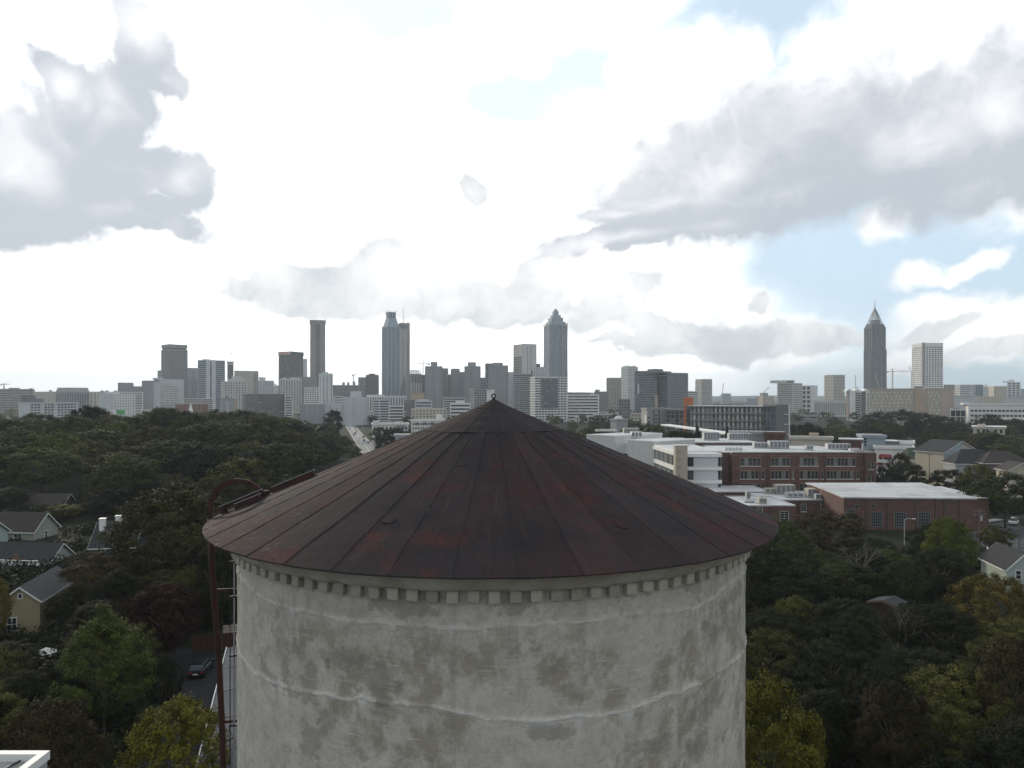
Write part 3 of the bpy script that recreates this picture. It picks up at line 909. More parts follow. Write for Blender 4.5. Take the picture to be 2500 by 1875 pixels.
o = bl('balcony_apartments', 'pale apartment slab with teal recessed balconies above the left trees', 45, 70, 198, 984, 880, 'solid', 'pale', 'glass', mech=((70, 92, 966, 'slate'), (92, 113, 973, 'slate')), th=25)
nz_ = 7
for i in range(nz_):
    z = 2 + i * (o.H - 3) / nz_
    for j in range(14):
        x = -o.W/2 + 2 + j * (o.W - 4) / 14
        if j in (3, 7): continue
        part_box(o, 'window', 'glassgreen', x + .5, x + (o.W - 4) / 14 - .6, -o.D/2 - .02, -o.D/2 + .3, z + .9, z + 3.0)
        if (i + j) % 3: part_box(o, 'balcony', 'white', x + .2, x + (o.W - 4) / 14 - .3, -o.D/2 - 1.2, -o.D/2, z, z + .8)
o = bl('white_cube_block', 'white block with one blank wall and one wall of small square windows', 243, 278, 330, 962, 1000, 'grid', 'white', 'glass', bay=4.3, fh=3.9, pw=.62, sh=.6, th=40, mech=((285, 300, 956),))
part_box(o, 'blank_wall', 'pale', -o.W/2 - 1.0, -o.W/2 - .3, -o.D/2 - .6, o.D/2, o.zb, o.H + .8)
bl('stepped_block', 'taupe stepped block rising behind the white parking deck', 289, 289, 325, 935, 1800, 'grid', 'taupe', 'glass', pw=.6, sh=.6)
bl('stepped_annex', 'lower taupe annex joined to the stepped block', 325, 325, 349, 944, 1790, 'grid', 'taupe', 'glass', pw=.5, sh=.6)
bl('parking_deck', 'white parking deck with long dark openings below the stepped block', 288, 288, 349, 958, 1300, 'band', 'white', 'black', fh=3.2, sh=.5)
bl('taupe_slab', 'plain taupe slab tower left of the gridded white hospital', 348, 378, 400, 930, 1450, 'grid', 'taupe', 'glass', pw=.75, sh=.7, th=40)
o = bl('glazed_grid_block', 'white block with bulging glazed grid front below the ribbed brown tower', 377, 392, 448, 927, 1200, 'grid', 'pale', 'glassblue', pw=.7, sh=.7, th=18, mech=((385, 402, 922),))
f = MB(); x0, x1 = o.px(397), o.px(436)
part_box(o, 'glazed_bay', 'glassblue', x0, x1, -o.D/2 - 1.6, -o.D/2, 2, o.H - 8)
for i in range(13):
    f.box(x0 + (x1 - x0) * i / 12 - .25, x0 + (x1 - x0) * i / 12 + .25, -o.D/2 - 2.0, -o.D/2 - 1.5, 2, o.H - 8)
for i in range(18):
    z = 2 + (o.H - 12) * i / 17; f.box(x0, x1, -o.D/2 - 1.9, -o.D/2 - 1.5, z, z + 1.1)
f.build('facade_frame', 'white', o.root, kind='stuff')
o = bl('ribbed_tower', 'tall brown tower with close vertical ribs and notched top corners', 394, 413, 458, 852, 1900, 'pier', 'rose', 'glass', bay=4.5, pw=.4, sh=.25, cap=False)
part_box(o, 'crown_recess', 'dark', -o.W/2 + 1.5, o.W/2 - 1.5, -o.D/2 + 1.5, o.D/2 - 1.5, o.H, o.H + 4)
f = MB(); zt = o.py(840)
f.box(-o.W/2 - .4, o.W/2 + .4, -o.D/2 - .4, o.D/2 + .4, o.H + 4, zt); f.build('crown', 'rose', o.root)
f = MB()
for i in range(13):
    x = -o.W/2 + 2 + i * (o.W - 4) / 12; f.box(x - .7, x + .7, -o.D/2 - .9, -o.D/2, o.H + 3.9, zt + .1)
f.build('crown_ribs', 'taupe', o.root, kind='stuff')
b = MB(); b.tube([(-o.W * .2, 0, zt), (-o.W * .25, 0, zt + 6)], .4); b.build('mast', 'steel', o.root)
bl('pale_annex', 'narrow pale annex at the left foot of the ribbed tower', 385, 385, 396, 905, 1920, 'band', 'pale', 'glass', sh=.5)
o = bl('slit_tower', 'taupe tower with a dark full-height slit beside the ribbed tower', 459, 459, 486, 899, 1850, 'grid', 'taupe', 'glass', pw=.8, sh=.8)
part_box(o, 'slit', 'slate', o.px(470), o.px(474), -o.D/2 - .8, -o.D/2 - .3, o.zb, o.py(906))
part_box(o, 'dark_bay', 'slate', o.px(467), o.px(482), -o.D/2 - 6, -o.D/2 - .5, o.zb, o.py(925))
o = bl('striped_white_tower', 'pale tower with striped wings and plain white centre shafts', 484, 484, 549, 880, 1500, 'band', 'bluegrey', 'glass', fh=4.1, sh=.55, dep=35)
part_box(o, 'centre_shaft', 'pale', o.px(503), o.px(513), -o.D/2 - 1.5, -o.D/2 - .3, o.zb, o.py(877))
part_box(o, 'centre_shaft', 'pale', o.px(517), o.px(527), -o.D/2 - 1.5, -o.D/2 - .3, o.zb, o.py(878))
part_box(o, 'rooftop_plant', 'pale', o.px(494), o.px(514), -8, 8, o.H, o.py(876))
for k in range(22):
    z = o.H - 8 - k * 5.0
    if z > 5: part_box(o, 'window', 'glass', o.px(513.6), o.px(516.6), -o.D/2 - .9, -o.D/2 - .3, z, z + 3)
o = bl('crowned_tower', 'slender dark brick tower with spiky crown and flagpole', 556, 556, 569, 890, 1600, 'grid', 'brown', 'glass', bay=3, pw=.6, sh=.6, dep=12, cap=False)
part_box(o, 'crown_band', 'pale', -o.W/2 - 1.4, o.W/2 + 1.4, -o.D/2 - 1.4, o.D/2 + 1.4, o.H, o.H + 3.2)
f = MB()
for i in range(5):
    x = -o.W/2 - .5 + i * (o.W + 1) / 4
    for y in (-o.D/2 - .5, o.D/2 + .5): f.cyl(x, y, 1.2, o.H + 3.2, o.H + 11 - (i % 2) * 3, 6, .2)
f.box(-o.W/2, o.W/2, -o.D/2, o.D/2, o.H + 3.2, o.H + 6); f.build('crown', 'bronze', o.root)
b = MB(); b.cyl(0, 0, .35, o.H + 6, o.py(861), 6); b.build('flagpole', 'steel', o.root)
part_box(o, 'flag', 'slate', 0, 3.5, -.1, .1, o.py(863), o.py(861))
o = bl('beige_slab', 'blank beige slab with one column of dark windows on its right', 572, 572, 631, 906, 1700, 'solid', 'beige', dep=40)
for k in range(14):
    z = o.H - 6 - k * 4.6
    part_box(o, 'window', 'glass', o.px(620), o.px(625), -o.D/2 - .15, -o.D/2 + .1, z, z + 2.2)
part_box(o, 'corner_shaft', 'taupe', o.px(626), o.px(631.5), -o.D/2 - 1, -o.D/2 + 6, o.zb, o.py(910))
o = bl('stone_deco_building', 'pale stone stepped building with tall window columns in the left skyline', 541, 541, 609, 932, 1220, 'grid', 'stone', 'glass', bay=4.2, fh=4, pw=.6, sh=.45, dep=38)
part_box(o, 'upper_stage', 'stone', o.px(556), o.px(600), -o.D * .35, o.D * .3, o.H, o.py(924))
part_box(o, 'upper_stage', 'stone', o.px(566), o.px(590), -o.D * .25, o.D * .2, o.py(924), o.py(918))
for p in (545, 561, 574, 589, 604):
    part_box(o, 'buttress', 'stone', o.px(p) - 1.3, o.px(p) + 1.3, -o.D/2 - 1.6, -o.D/2, o.zb, o.H + 1.5)
bl('grey_offices', 'pale grey low offices left of the dark signed tower', 630, 630, 668, 930, 1900, 'grid', 'pale', 'glass', pw=.5, sh=.5, mech=((632, 648, 921),))
o = bl('arena', 'white sloping stadium roof behind the pale grey offices', 640, 640, 682, 942, 2300, 'band', 'white', 'glass', sh=.7, dep=60, cap=False)
b = MB(); b.frustum([(-o.W/2, -30), (o.W/2, -30), (o.W/2, 30), (-o.W/2, 30)], o.H, [(-o.W * .3, -12), (o.W * .05, -12), (o.W * .05, 12), (-o.W * .3, 12)], o.py(931)); b.build('arena_roof', 'white', o.root)
o = bl('signed_dark_tower', 'dark glass tower with red lettered sign band on its top left', 681, 711, 740, 867, 1750, 'curtain', 'bronze', 'glasswarm', fh=4, bay=7.5, pw=.22, sh=.32, cap=False)
part_box(o, 'crown', 'bronze', -o.W/2 - 1.5, o.W/2 + 1.5, -o.D/2 - 1.5, o.D/2 + 1.5, o.H, o.py(858))
mat('signback', (.55, .42, .38), rough=.5); mat('signred', (.55, .035, .03), rough=.5)
zc = (o.H + o.py(858)) / 2 + .3
part_box(o, 'sign_board', 'signback', -o.W/2 - 1.75, -o.W/2 - 1.52, -o.D/2 + .5, o.D/2 - .5, zc - 3.2, zc + 3.2)
yy = o.D/2 - 1.0
for k in range(3): part_box(o, 'sign_stripe', 'signred', -o.W/2 - 1.9, -o.W/2 - 1.74, yy - o.D * .24, yy, zc - 1.9 + k * 1.7, zc - 1.0 + k * 1.7)
for k in range(6):
    y1 = yy - o.D * .28 - k * o.D * .105
    b = MB(); b.box(-o.W/2 - 1.9, -o.W/2 - 1.74, y1 - .8, y1, zc - 2.2, zc + 2.2)
    b.box(-o.W/2 - 1.9, -o.W/2 - 1.74, y1 - 2.0, y1 - .81, zc + (1.3 if k % 2 else -2.2), zc + (2.2 if k % 2 else -1.3))
    b.build('sign_letter', 'signred', o.root)
bl('pale_slab', 'pale blank slab peeping out right of the signed dark tower', 740, 740, 750, 877, 1950, 'solid', 'pale', dep=20)
bl('columned_office', 'low beige columned office at the foot of the signed dark tower', 684, 684, 736, 925, 1500, 'pier', 'stone', 'glass', bay=5, pw=.5, sh=.3, mech=((690, 700, 921), (708, 731, 921)))
bl('tan_office', 'tan office between the columned office and the tall brown tower', 731, 731, 772, 921, 1520, 'grid', 'taupe', 'glass', pw=.7, sh=.6)
o = bl('tall_brown_tower', 'tall plain brown granite tower with darker central window strip', 757, 757, 794.5, 789, 2000, 'solid', 'rose', dep=40, cap=False)
for i in range(46):
    z = o.H - 4 - i * 4.4
    if z > 10: part_box(o, 'window', 'glass', o.px(771), o.px(781), -o.D/2 - .12, -o.D/2 + .2, z - 2.3, z)
part_box(o, 'central_strip', 'brown', o.px(770), o.px(782), -o.D/2 - .06, -o.D/2 + .2, 5, o.H - 1)
part_box(o, 'crown', 'rose', -o.W/2 - 1.2, o.W/2 + 1.2, -o.D/2 - 1.2, o.D/2 + 1.2, o.H, o.py(781))
for i in range(5): part_box(o, 'roof_plant', 'dark', -o.W/2 + 4 + i * 8, -o.W/2 + 8 + i * 8, -6, 6, o.py(781), o.py(780) + i % 2)
o = bl('slim_white_tower', 'slim bluish white apartment tower with dark window strips', 778, 785, 812, 913, 1300, 'solid', 'pale', th=20, mech=((792, 803, 908),))
for i in range(24):
    z = o.H - 5 - i * 3.2
    for p in (790.5, 798.6, 809.5):
        part_box(o, 'window', 'glass', o.px(p) - .9, o.px(p) + .9, -o.D/2 - .12, -o.D/2 + .1, z - 1.9, z)
    part_box(o, 'window', 'glass', -o.W/2 - .12, -o.W/2 + .1, -o.D * .3, -o.D * .12, z - 1.9, z)
for x in (-o.W/2, o.W/2): part_box(o, 'corner_fin', 'white', x - .4, x + .4, -o.D/2 - .5, -o.D/2 + .4, o.zb, o.H + 1.5)
bl('striped_flats', 'low white striped flats left of the slim white tower', 744, 744, 779, 947, 1260, 'grid', 'white', 'glass', fh=3.4, bay=4, pw=.4, sh=.4)
o = bl('brown_grid_office', 'wide brown office slab with dense window grid above the trees', 598, 600, 696, 963, 1000, 'grid', 'rose', 'glass', fh=3.3, bay=3.0, pw=.28, sh=.34, th=8, dep=22)
bl('banded_wing', 'pale banded wing on the right of the brown grid office', 696, 696, 713, 968, 1010, 'band', 'pale', 'glass', fh=3.6, sh=.5, dep=22)
o = bl('slim_grey_slab', 'slim grey slab with paired window strip and brown right flank', 541, 541, 571, 974, 850, 'solid', 'grey', dep=18, mech=((550, 559, 968, 'slate'),))
part_box(o, 'brown_flank', 'tan', o.W/2, o.W/2 + 3.2, -o.D/2 + .3, o.D/2, o.zb, o.H - .3)
for i in range(17):
    z = o.H - 3 - i * 2.9
    for p in (553, 557.5): part_box(o, 'window', 'white', o.px(p) - .6, o.px(p) + .6, -o.D/2 - .1, -o.D/2 + .1, z - 1.4, z)
bl('garage_deck', 'pale parking garage with open decks behind the brick church', 447, 447, 522, 974, 1150, 'band', 'offwhite', 'black', fh=3.3, sh=.48, dep=40)
bl('red_brick_hall', 'red brick hall behind the white church steeple', 432, 432, 505, 988, 1000, 'grid', 'brickold', 'glass', bay=6, pw=.7, sh=.6, dep=22)
o = bl('brick_church', 'small red brick church with white needle steeple', 428, 428, 487, 1012, 700, 'grid', 'brickold', 'offwhite', bay=4, fh=4, pw=.6, sh=.6, dep=16)
part_box(o, 'tower', 'whitepaint', o.px(461), o.px(471), -o.D/2 - 2, -o.D/2 + 3, o.zb, o.py(1005))
b = MB(); c_ = o.px(466); b.frustum([(c_ - 2.2, -o.D/2 - 1.7), (c_ + 2.2, -o.D/2 - 1.7), (c_ + 2.2, -o.D/2 + 2.7), (c_ - 2.2, -o.D/2 + 2.7)], o.py(1005), [(c_ - .1, -o.D/2 + .4), (c_ + .1, -o.D/2 + .4), (c_ + .1, -o.D/2 + .6), (c_ - .1, -o.D/2 + .6)], o.py(984)); b.build('steeple', 'whitepaint', o.root)
o = bl('mural_building', 'grey low building with a dark round mural beside the brick church', 390, 390, 425, 1003, 720, 'solid', 'concrete', dep=20)
b = MB(); n = 16
b.poly([(o.px(406) + 4 * math.cos(2 * math.pi * i / n), -o.D/2 - .08, o.py(1022) + 5 * math.sin(2 * math.pi * i / n)) for i in range(n)]); b.build('mural', 'brown', o.root)
b = MB(); b.poly([(o.px(405) + 1.6 * math.cos(2 * math.pi * i / n), -o.D/2 - .12, o.py(1021) + 2.2 * math.sin(2 * math.pi * i / n)) for i in range(n)]); b.build('mural_spot', 'white', o.root)
bl('low_white_row', 'long low white building under the glazed grid block', 345, 345, 392, 1003, 760, 'band', 'offwhite', 'glass', sh=.6, dep=18)
# --- billboards
def billboard(label, x0, x1, y0, y1, d, m, marks):
    p = at((x0 + x1) / 2, y1, d); w = (x1 - x0) / F * d; h = (y1 - y0) / F * d
    t = thing('billboard', label, 'billboard', (p.x, p.y, 0))
    b = MB(); b.box(-w/2, w/2, -.3, .3, p.z, p.z + h); b.build('panel', m, t)
    for x in (-w * .3, w * .3):
        b = MB(); b.cyl(x, 0, .4, -1, p.z, 8); b.build('post', 'steel', t)
    for (a0, a1, c0, c1, mm) in marks:
        b = MB(); b.box(-w/2 + a0 * w, -w/2 + a1 * w, -.36, -.31, p.z + c0 * h, p.z + c1 * h); b.build('printed_mark', mm, t)
mat('boardgreen', (.10, .42, .13), rough=.5, var=.05); mat('boardnavy', (.035, .04, .065), rough=.5)
billboard('green and white billboard above the left trees', 270, 308, 1001, 1012, 800, 'whitepaint', [(.38, .93, 0, 1, 'boardgreen'), (.05, .13, .1, .6, 'slate'), (.5, .7, .55, .7, 'whitepaint'), (.5, .66, .3, .42, 'whitepaint')])
billboard('long dark navy billboard left of the green one', 213, 268, 1007, 1019, 790, 'boardnavy', [(.1, .2, .35, .6, 'grey'), (.28, .8, .42, .52, 'grey')])
# --- middle
bl('brown_low_row', 'long low brown building with square chimneys left of the dark brown tower', 813, 813, 885, 941, 1750, 'grid', 'rose', 'glass', pw=.6, sh=.6, dep=30, mech=((836, 842, 933), (848, 853, 933), (862, 868, 931)))
bl('grey_framed_block', 'grey half-built block left of the dark brown tower', 875, 875, 897, 922, 1680, 'grid', 'grey', 'glass', bay=3, pw=.3, sh=.3, dep=20)
bl('dark_brown_tower', 'short dark brown brick tower right of the half-built block', 895, 895, 923, 916, 1600, 'grid', 'brown', 'glass', pw=.85, sh=.8, dep=22, mech=((901, 916, 912),))
o = bl('crown_skyscraper', 'bluish grey skyscraper with shouldered top and pinnacled crown', 934, 946, 975, 798, 1700, 'grid', 'bluegrey', 'glassblue', fh=4, bay=3.6, pw=.5, sh=.28, cap=False)
def quadp(w, d_): return [(-w/2, -d_/2), (w/2, -d_/2), (w/2, d_/2), (-w/2, d_/2)]
b = MB(); b.frustum(quadp(o.W + .8, o.D + .8), o.H, quadp(o.W * .82, o.D * .82), o.py(787)); b.frustum(quadp(o.W * .82, o.D * .82), o.py(787), quadp(o.W * .62, o.D * .62), o.py(775)); b.build('shoulder', 'bluegrey', o.root)
b = MB(); b.box(-o.W * .29, o.W * .29, -o.D * .29, o.D * .29, o.py(775), o.py(760)); b.build('crown', 'bluegrey', o.root)
f = MB()
for i in range(4):
    x = -o.W * .26 + i * o.W * .52 / 3
    f.box(x - .8, x + .8, -o.D * .31, -o.D * .285, o.py(774), o.py(762))
f.build('crown_openings', 'glass', o.root, kind='stuff')
for x in (-.27, .27):
    for y in (-.27, .27):
        b = MB(); b.cyl(o.W * x, o.D * y, 1.6, o.py(762), o.py(756), 6, .2); b.build('pinnacle', 'bluegrey', o.root)
f = MB()
for x in (-.5, -.17, .17, .5):
    f.box(o.W * x - 1.3, o.W * x + 1.3, -o.D/2 - 1.4, -o.D/2, o.zb, o.H + 3)
for y in (-.5, 0, .5):
    f.box(-o.W/2 - 1.4, -o.W/2, o.D * y - 1.3, o.D * y + 1.3, o.zb, o.H + 3)
f.build('main_piers', 'bluegrey', o.root, kind='stuff')
p = at(984.5, 789, 1900)
t = thing('cylinder_tower', 'round mirrored glass hotel tower with dark top band and thin mast', 'building', (p.x, p.y, 0))
mat('mirror', (.28, .27, .27), rough=.12, metal=.75, var=.1, scale=.05)
rr_ = 14 / F * 1900
b = MB(); b.cyl(0, 0, rr_, -1, p.z - 16, 40); b.build('glass_shaft', 'mirror', t, smooth=False)
b = MB(); b.cyl(0, 0, rr_ * 1.03, p.z - 15.8, p.z - 4, 40); b.build('top_band', 'slate', t)
b = MB(); b.cyl(0, 0, rr_ * .8, p.z - 4, p.z, 24); b.build('roof_drum', 'grey', t)
b = MB(); b.cyl(0, 0, .8, p.z, p.z + 42, 8, .3); b.build('mast', 'steel', t)
b = MB(); b.box(rr_ * .72, rr_ * 1.18, -8, 8, -1, p.z + 1); b.build('lift_slab', 'mirror', t)
f = MB()
for i in range(60):
    z = p.z - 18 - i * 4
    if z > 4: f.cyl(0, 0, rr_ * 1.004, z, z + .5, 40)
f.build('floor_bands', 'slate', t, kind='stuff')
o = bl('half_built_tower', 'concrete tower under construction with open top floors and white fins', 996, 1004, 1029, 913, 1600, 'grid', 'concrete', 'black', bay=4.2, fh=3.9, pw=.35, sh=.25, cap=False)
for i in range(4): part_box(o, 'open_slab', 'concrete', -o.W/2 - .6 + i * .5, o.W/2 + .6 - i, -o.D/2 - .6, o.D/2 + .6, o.H + i * 2.6, o.H + i * 2.6 + .6)
f = MB()
for i in range(3):
    for j in range(5): f.box(-o.W/2 + 1 + j * (o.W - 2) / 4 - .4, -o.W/2 + 1 + j * (o.W - 2) / 4 + .4, -o.D/2 + .5, -o.D/2 + 1.3, o.H + i * 2.6 + .6, o.H + i * 2.6 + 2.6)
f.build('columns', 'concrete', o.root, kind='stuff')
f = MB()
for j in range(7): f.box(-o.W/2 + j * o.W / 6 - .7, -o.W/2 + j * o.W / 6 + .7, -o.D/2 - 1, -o.D/2 - .4, o.zb, o.py(935))
f.build('fins', 'white', o.root, kind='stuff')
bl('narrow_brown_block', 'narrow brown block between the half-built tower and the ribbed pair', 1028, 1028, 1041, 916, 1650, 'grid', 'brown', 'glass', pw=.6, sh=.6)
RP = dict(st='grid', w='taupe', g='glass', fh=3.7, bay=3.4, pw=.72, sh=.5)
def plaza(label, x0, x1, yt, c0, c1, yc, slot, d=1560, xc=None):
    o = bl('concrete_office_tower', label, x0, xc or x0, x1, yt, d, dep=28, mech=((c0, c1, yc),) if c0 else (), group='matching taupe office towers', **RP)
    for s in slot: part_box(o, 'dark_slot', 'slate', o.px(s) - .9, o.px(s) + .9, -o.D/2 - .6, -o.D/2 - .3, o.zb, o.H - 4)
plaza('leftmost taupe office tower with raised roof box, left of the narrow pair', 1039, 1079, 895, 1052, 1068, 883, (1058, 1077))
plaza('narrow taupe office tower without roof box beside the leftmost taupe tower', 1079, 1093, 900, None, None, None, (1086,), 1600)
plaza('small taupe office tower right of the dark gap', 1102, 1121, 901, None, None, None, (), 1640)
plaza('lowest taupe office tower touching the small one', 1121, 1133.5, 909, None, None, None, (1127,), 1645)
plaza('taupe office tower with roof box directly above the roof cone peak', 1135, 1172, 895, 1142, 1162, 884, (1151,), 1560)
plaza('rightmost taupe office tower with roof box beside the slanted hotel', 1194, 1239, 893, 1203, 1228, 885, (1217, 1238), 1480)
bl('dark_gap_block', 'dark glass block in the gap between the taupe towers', 1093, 1093, 1104, 915, 1700, 'curtain', 'slate', 'glass', pw=.1, sh=.1)
bl('green_glass_tower', 'pale green glass tower behind the rightmost taupe tower', 1185, 1185, 1208, 888, 1750, 'curtain', 'slate', 'glassgreen', pw=.08, sh=.1, bay=5)
bl('low_dark_block', 'low dark block between two taupe towers', 1172, 1172, 1196, 923, 1650, 'grid', 'slate', 'glass', pw=.5, sh=.5)
bl('stacked_white_block', 'pale block with columned top floor left of the cream slab tower', 1239, 1239, 1254, 909, 1700, 'pier', 'pale', 'glass', bay=4, pw=.5, sh=.5)
o = bl('cream_slab_tower', 'cream slab tower with two dark slits and banded glass left face', 1254, 1275, 1309, 841, 1700, 'band', 'cream', 'glasswarm', fh=4, sh=.32)
part_box(o, 'blank_front', 'stone', -o.W/2 - .4, o.W/2 + .6, -o.D/2 - 1.5, -o.D/2 - .4, o.zb, o.H + 2)
for s in (1287, 1295.5): part_box(o, 'dark_slot', 'slate', o.px(s) - .7, o.px(s) + .7, -o.D/2 - 1.62, -o.D/2 - 1.4, o.zb, o.H - 2)
part_box(o, 'blank_top', 'cream', -o.W/2 - 1.2, -o.W/2 - .42, -o.D/2, o.D/2, o.py(870), o.H + 1)
o = bl('tallest_stepped_tower', 'tall glass tower rising in steps to a square pinnacle at centre', 1328, 1342, 1385, 793, 1900, 'grid', 'bluegrey', 'glassblue', fh=4.2, bay=6, pw=.3, sh=.35, cap=False, dp=.7)
f = MB()
for x in (-.18, .12, .42): f.box(o.W * x - 1.5, o.W * x + 1.5, -o.D/2 - .9, -o.D/2, o.zb, o.H + 2)
f.build('dark_bays', 'slate', o.root, kind='stuff')
zz = o.H
for k_, (s, yt_) in enumerate(((.86, 784), (.66, 774), (.46, 767), (.28, 757), (.16, 752))):
    part_box(o, 'crown_step', 'bluegrey', -o.W * s/2, o.W * s/2, -o.D * s/2, o.D * s/2, zz, o.py(yt_)); zz = o.py(yt_)
for x in (-.47, .47):
    for y in (-.47, .47):
        f = MB(); f.box(o.W * x - 3, o.W * x + 3, o.D * y - 3, o.D * y + 3, o.H + 3.5, o.H + 5)
        for a in (-2.5, 2.5): f.box(o.W * x + a - .4, o.W * x + a + .4, o.D * y - 2.8, o.D * y + 2.8, o.H, o.H + 3.5)
        f.build('corner_frame', 'bluegrey', o.root)
b = MB(); b.cyl(0, 0, .5, zz, zz + 3, 6); b.build('mast', 'steel', o.root)
bl('rooftop_cluster_block', 'pale low tower with rounded top between the cream and stepped towers', 1303, 1303, 1330, 898, 1600, 'grid', 'pale', 'glass', pw=.5, sh=.5, mech=((1309, 1319, 888, 'brown'), (1320, 1329, 895)))
o = bl('slanted_hotel', 'wide grey hotel slab with fine floor bands and slanted left side', 1255, 1255, 1296, 914, 1100, 'grid', 'grey', 'glass', fh=3.1, bay=4, pw=.12, sh=.42, dep=26)
b = MB(); b.frustum([(-o.W/2 - 9, -o.D/2 + 1), (-o.W/2 - .6, -o.D/2 + 1), (-o.W/2 - .6, o.D/2), (-o.W/2 - 9, o.D/2)], o.zb, [(-o.W/2 - 1.5, -o.D/2 + 1), (-o.W/2 - .6, -o.D/2 + 1), (-o.W/2 - .6, o.D/2), (-o.W/2 - 1.5, o.D/2)], o.H); b.build('slanted_flank', 'grey', o.root)
b = MB(); b.cyl(o.W/2 + 1.5, -o.D/2 - 2, 1.6, o.zb, o.py(905), 12); b.build('lift_shaft', 'slate', o.root)
o = bl('white_glazed_tower', 'broad white tower with tall greenish glazed centre right of the cone peak', 1298, 1306, 1384, 921, 950, 'grid', 'white', 'glassblue', fh=3.4, bay=4.2, pw=.16, sh=.45, th=15, dep=24)
part_box(o, 'glazed_centre', 'glassgreen', o.px(1321), o.px(1362), -o.D/2 - 1.2, -o.D/2 - .3, o.py(996), o.py(925))
f = MB()
for i in range(9): f.box(o.px(1321 + i * 41 / 8) - .12, o.px(1321 + i * 41 / 8) + .12, -o.D/2 - 1.35, -o.D/2 - 1.2, o.py(996), o.py(925))
for i in range(13): f.box(o.px(1321), o.px(1362), -o.D/2 - 1.3, -o.D/2 - 1.2, o.py(996) + i * 3.1, o.py(996) + i * 3.1 + .3)
f.build('mullions', 'bluegrey', o.root, kind='stuff')
bl('banded_white_office', 'long white office with dark ribbon windows right of the glazed tower', 1385, 1385, 1461, 965, 1000, 'band', 'white', 'glass', fh=4.2, sh=.52, dep=24, mech=((1386, 1442, 959, 'rose'),))
bl('brown_hotel', 'brown brick block behind the long banded office', 1452, 1452, 1484, 957, 1350, 'grid', 'rose', 'glass', pw=.6, sh=.6, mech=((1453, 1464, 951),))
bl('warm_glass_tower', 'shorter tower of warm reflecting glass left of the white apartment tower', 1481, 1489, 1517, 923, 1750, 'curtain', 'beige', 'glasswarm', fh=4, bay=4, pw=.15, sh=.3)
o = bl('white_apartment_tower', 'white apartment tower with sunlit left face and roof mast', 1517, 1532, 1557, 896, 1600, 'grid', 'white', 'glassblue', fh=3.4, bay=4.4, pw=.25, sh=.4, mech=((1532, 1540, 892), (1548, 1557, 892)))
b = MB(); b.cyl(o.W * .45, 0, .5, o.H, o.py(880), 6, .2); b.build('mast', 'steel', o.root)
o = bl('dark_glass_slab', 'broad dark blue glass slab of banded floors', 1550, 1550, 1602, 907, 1220, 'band', 'slate', 'glassblue', fh=4, sh=.32, dep=30)
part_box(o, 'white_slit', 'whitepaint', o.px(1557), o.px(1560), -o.D/2 - .5, -o.D/2 - .2, o.py(962), o.py(938))  # narrow upright white bar on the front face
o = bl('dark_glass_wing', 'dark slate glass wing with plain right wall joined to the blue slab', 1601, 1631, 1679, 911, 1200, 'band', 'slate', 'glass', fh=4, sh=.3, mech=((1604, 1625, 901), (1627, 1645, 906)), th=42)
part_box(o, 'slate_front', 'slate', -o.W/2 - .3, o.W/2 + .6, -o.D/2 - 1.1, -o.D/2 - .38, o.zb, o.H + .8)
f = MB()
for i in range(23):
    z = o.H - 3 - i * 4
    for j in range(12): f.box(-o.W/2 + 2 + j * (o.W - 3) / 12, -o.W/2 + 2 + j * (o.W - 3) / 12 + 2.1, -o.D/2 - 1.16, -o.D/2 - 1.0, z - 1.6, z)
f.build('windows', 'glassgreen', o.root, kind='stuff')
for (y0_, y1_, z0_, z1_) in ((.10, .42, 3.0, 5.2), (-.02, .06, 3.2, 5.0), (-.30, -.08, 3.4, 4.6), (.16, .36, 7.0, 8.2)): part_box(o, 'painted_reflection', 'pale', -o.W/2 - .6, -o.W/2 - .3, o.D * y0_, o.D * y1_, o.H - z1_, o.H - z0_)  # white reflections in the glass, put in as pale coloured patches
bl('pink_block', 'small pinkish block with white left face in the trees below the apartment tower', 1512, 1523, 1537, 976, 900, 'grid', 'rose', 'glass', pw=.4, sh=.4)
o = bl('brick_chimney', 'square tan brick chimney in front of the dark glass slab', 1599, 1599, 1606, 967, 800, 'solid', 'tan', dep=3.2, cat='chimney')
o = bl('angular_concrete_block', 'grey concrete block with dark slits left of the orange stair tower', 1571, 1580, 1631, 999, 600, 'solid', 'concrete', dep=16, th=18, mech=((1580, 1625, 995, 'slate'),))
part_box(o, 'white_edge', 'white', -o.W/2 - .8, -o.W/2 - .02, -o.D/2, -o.D/2 + 4, o.zb, o.H - 5)
for p in (1596, 1609): part_box(o, 'dark_slot', 'dark', o.px(p) - .5, o.px(p) + .5, -o.D/2 - .12, -o.D/2 + .1, o.zb, o.H - 1)
for p, q in ((1585, 1020), (1585, 1030), (1602, 1014), (1602, 1023), (1602, 1031)): part_box(o, 'window', 'pane', o.px(p) - .9, o.px(p) + .9, -o.D/2 - .1, -o.D/2 + .1, o.py(q) - .5, o.py(q) + .5)
bl('dark_steel_block', 'dark unfinished steel and glass block between concrete block and orange tower', 1627, 1627, 1669, 1002, 590, 'grid', 'slate', 'glass', fh=3.5, bay=3.5, pw=.2, sh=.2, dep=14, mech=((1628, 1645, 998, 'concrete'),))
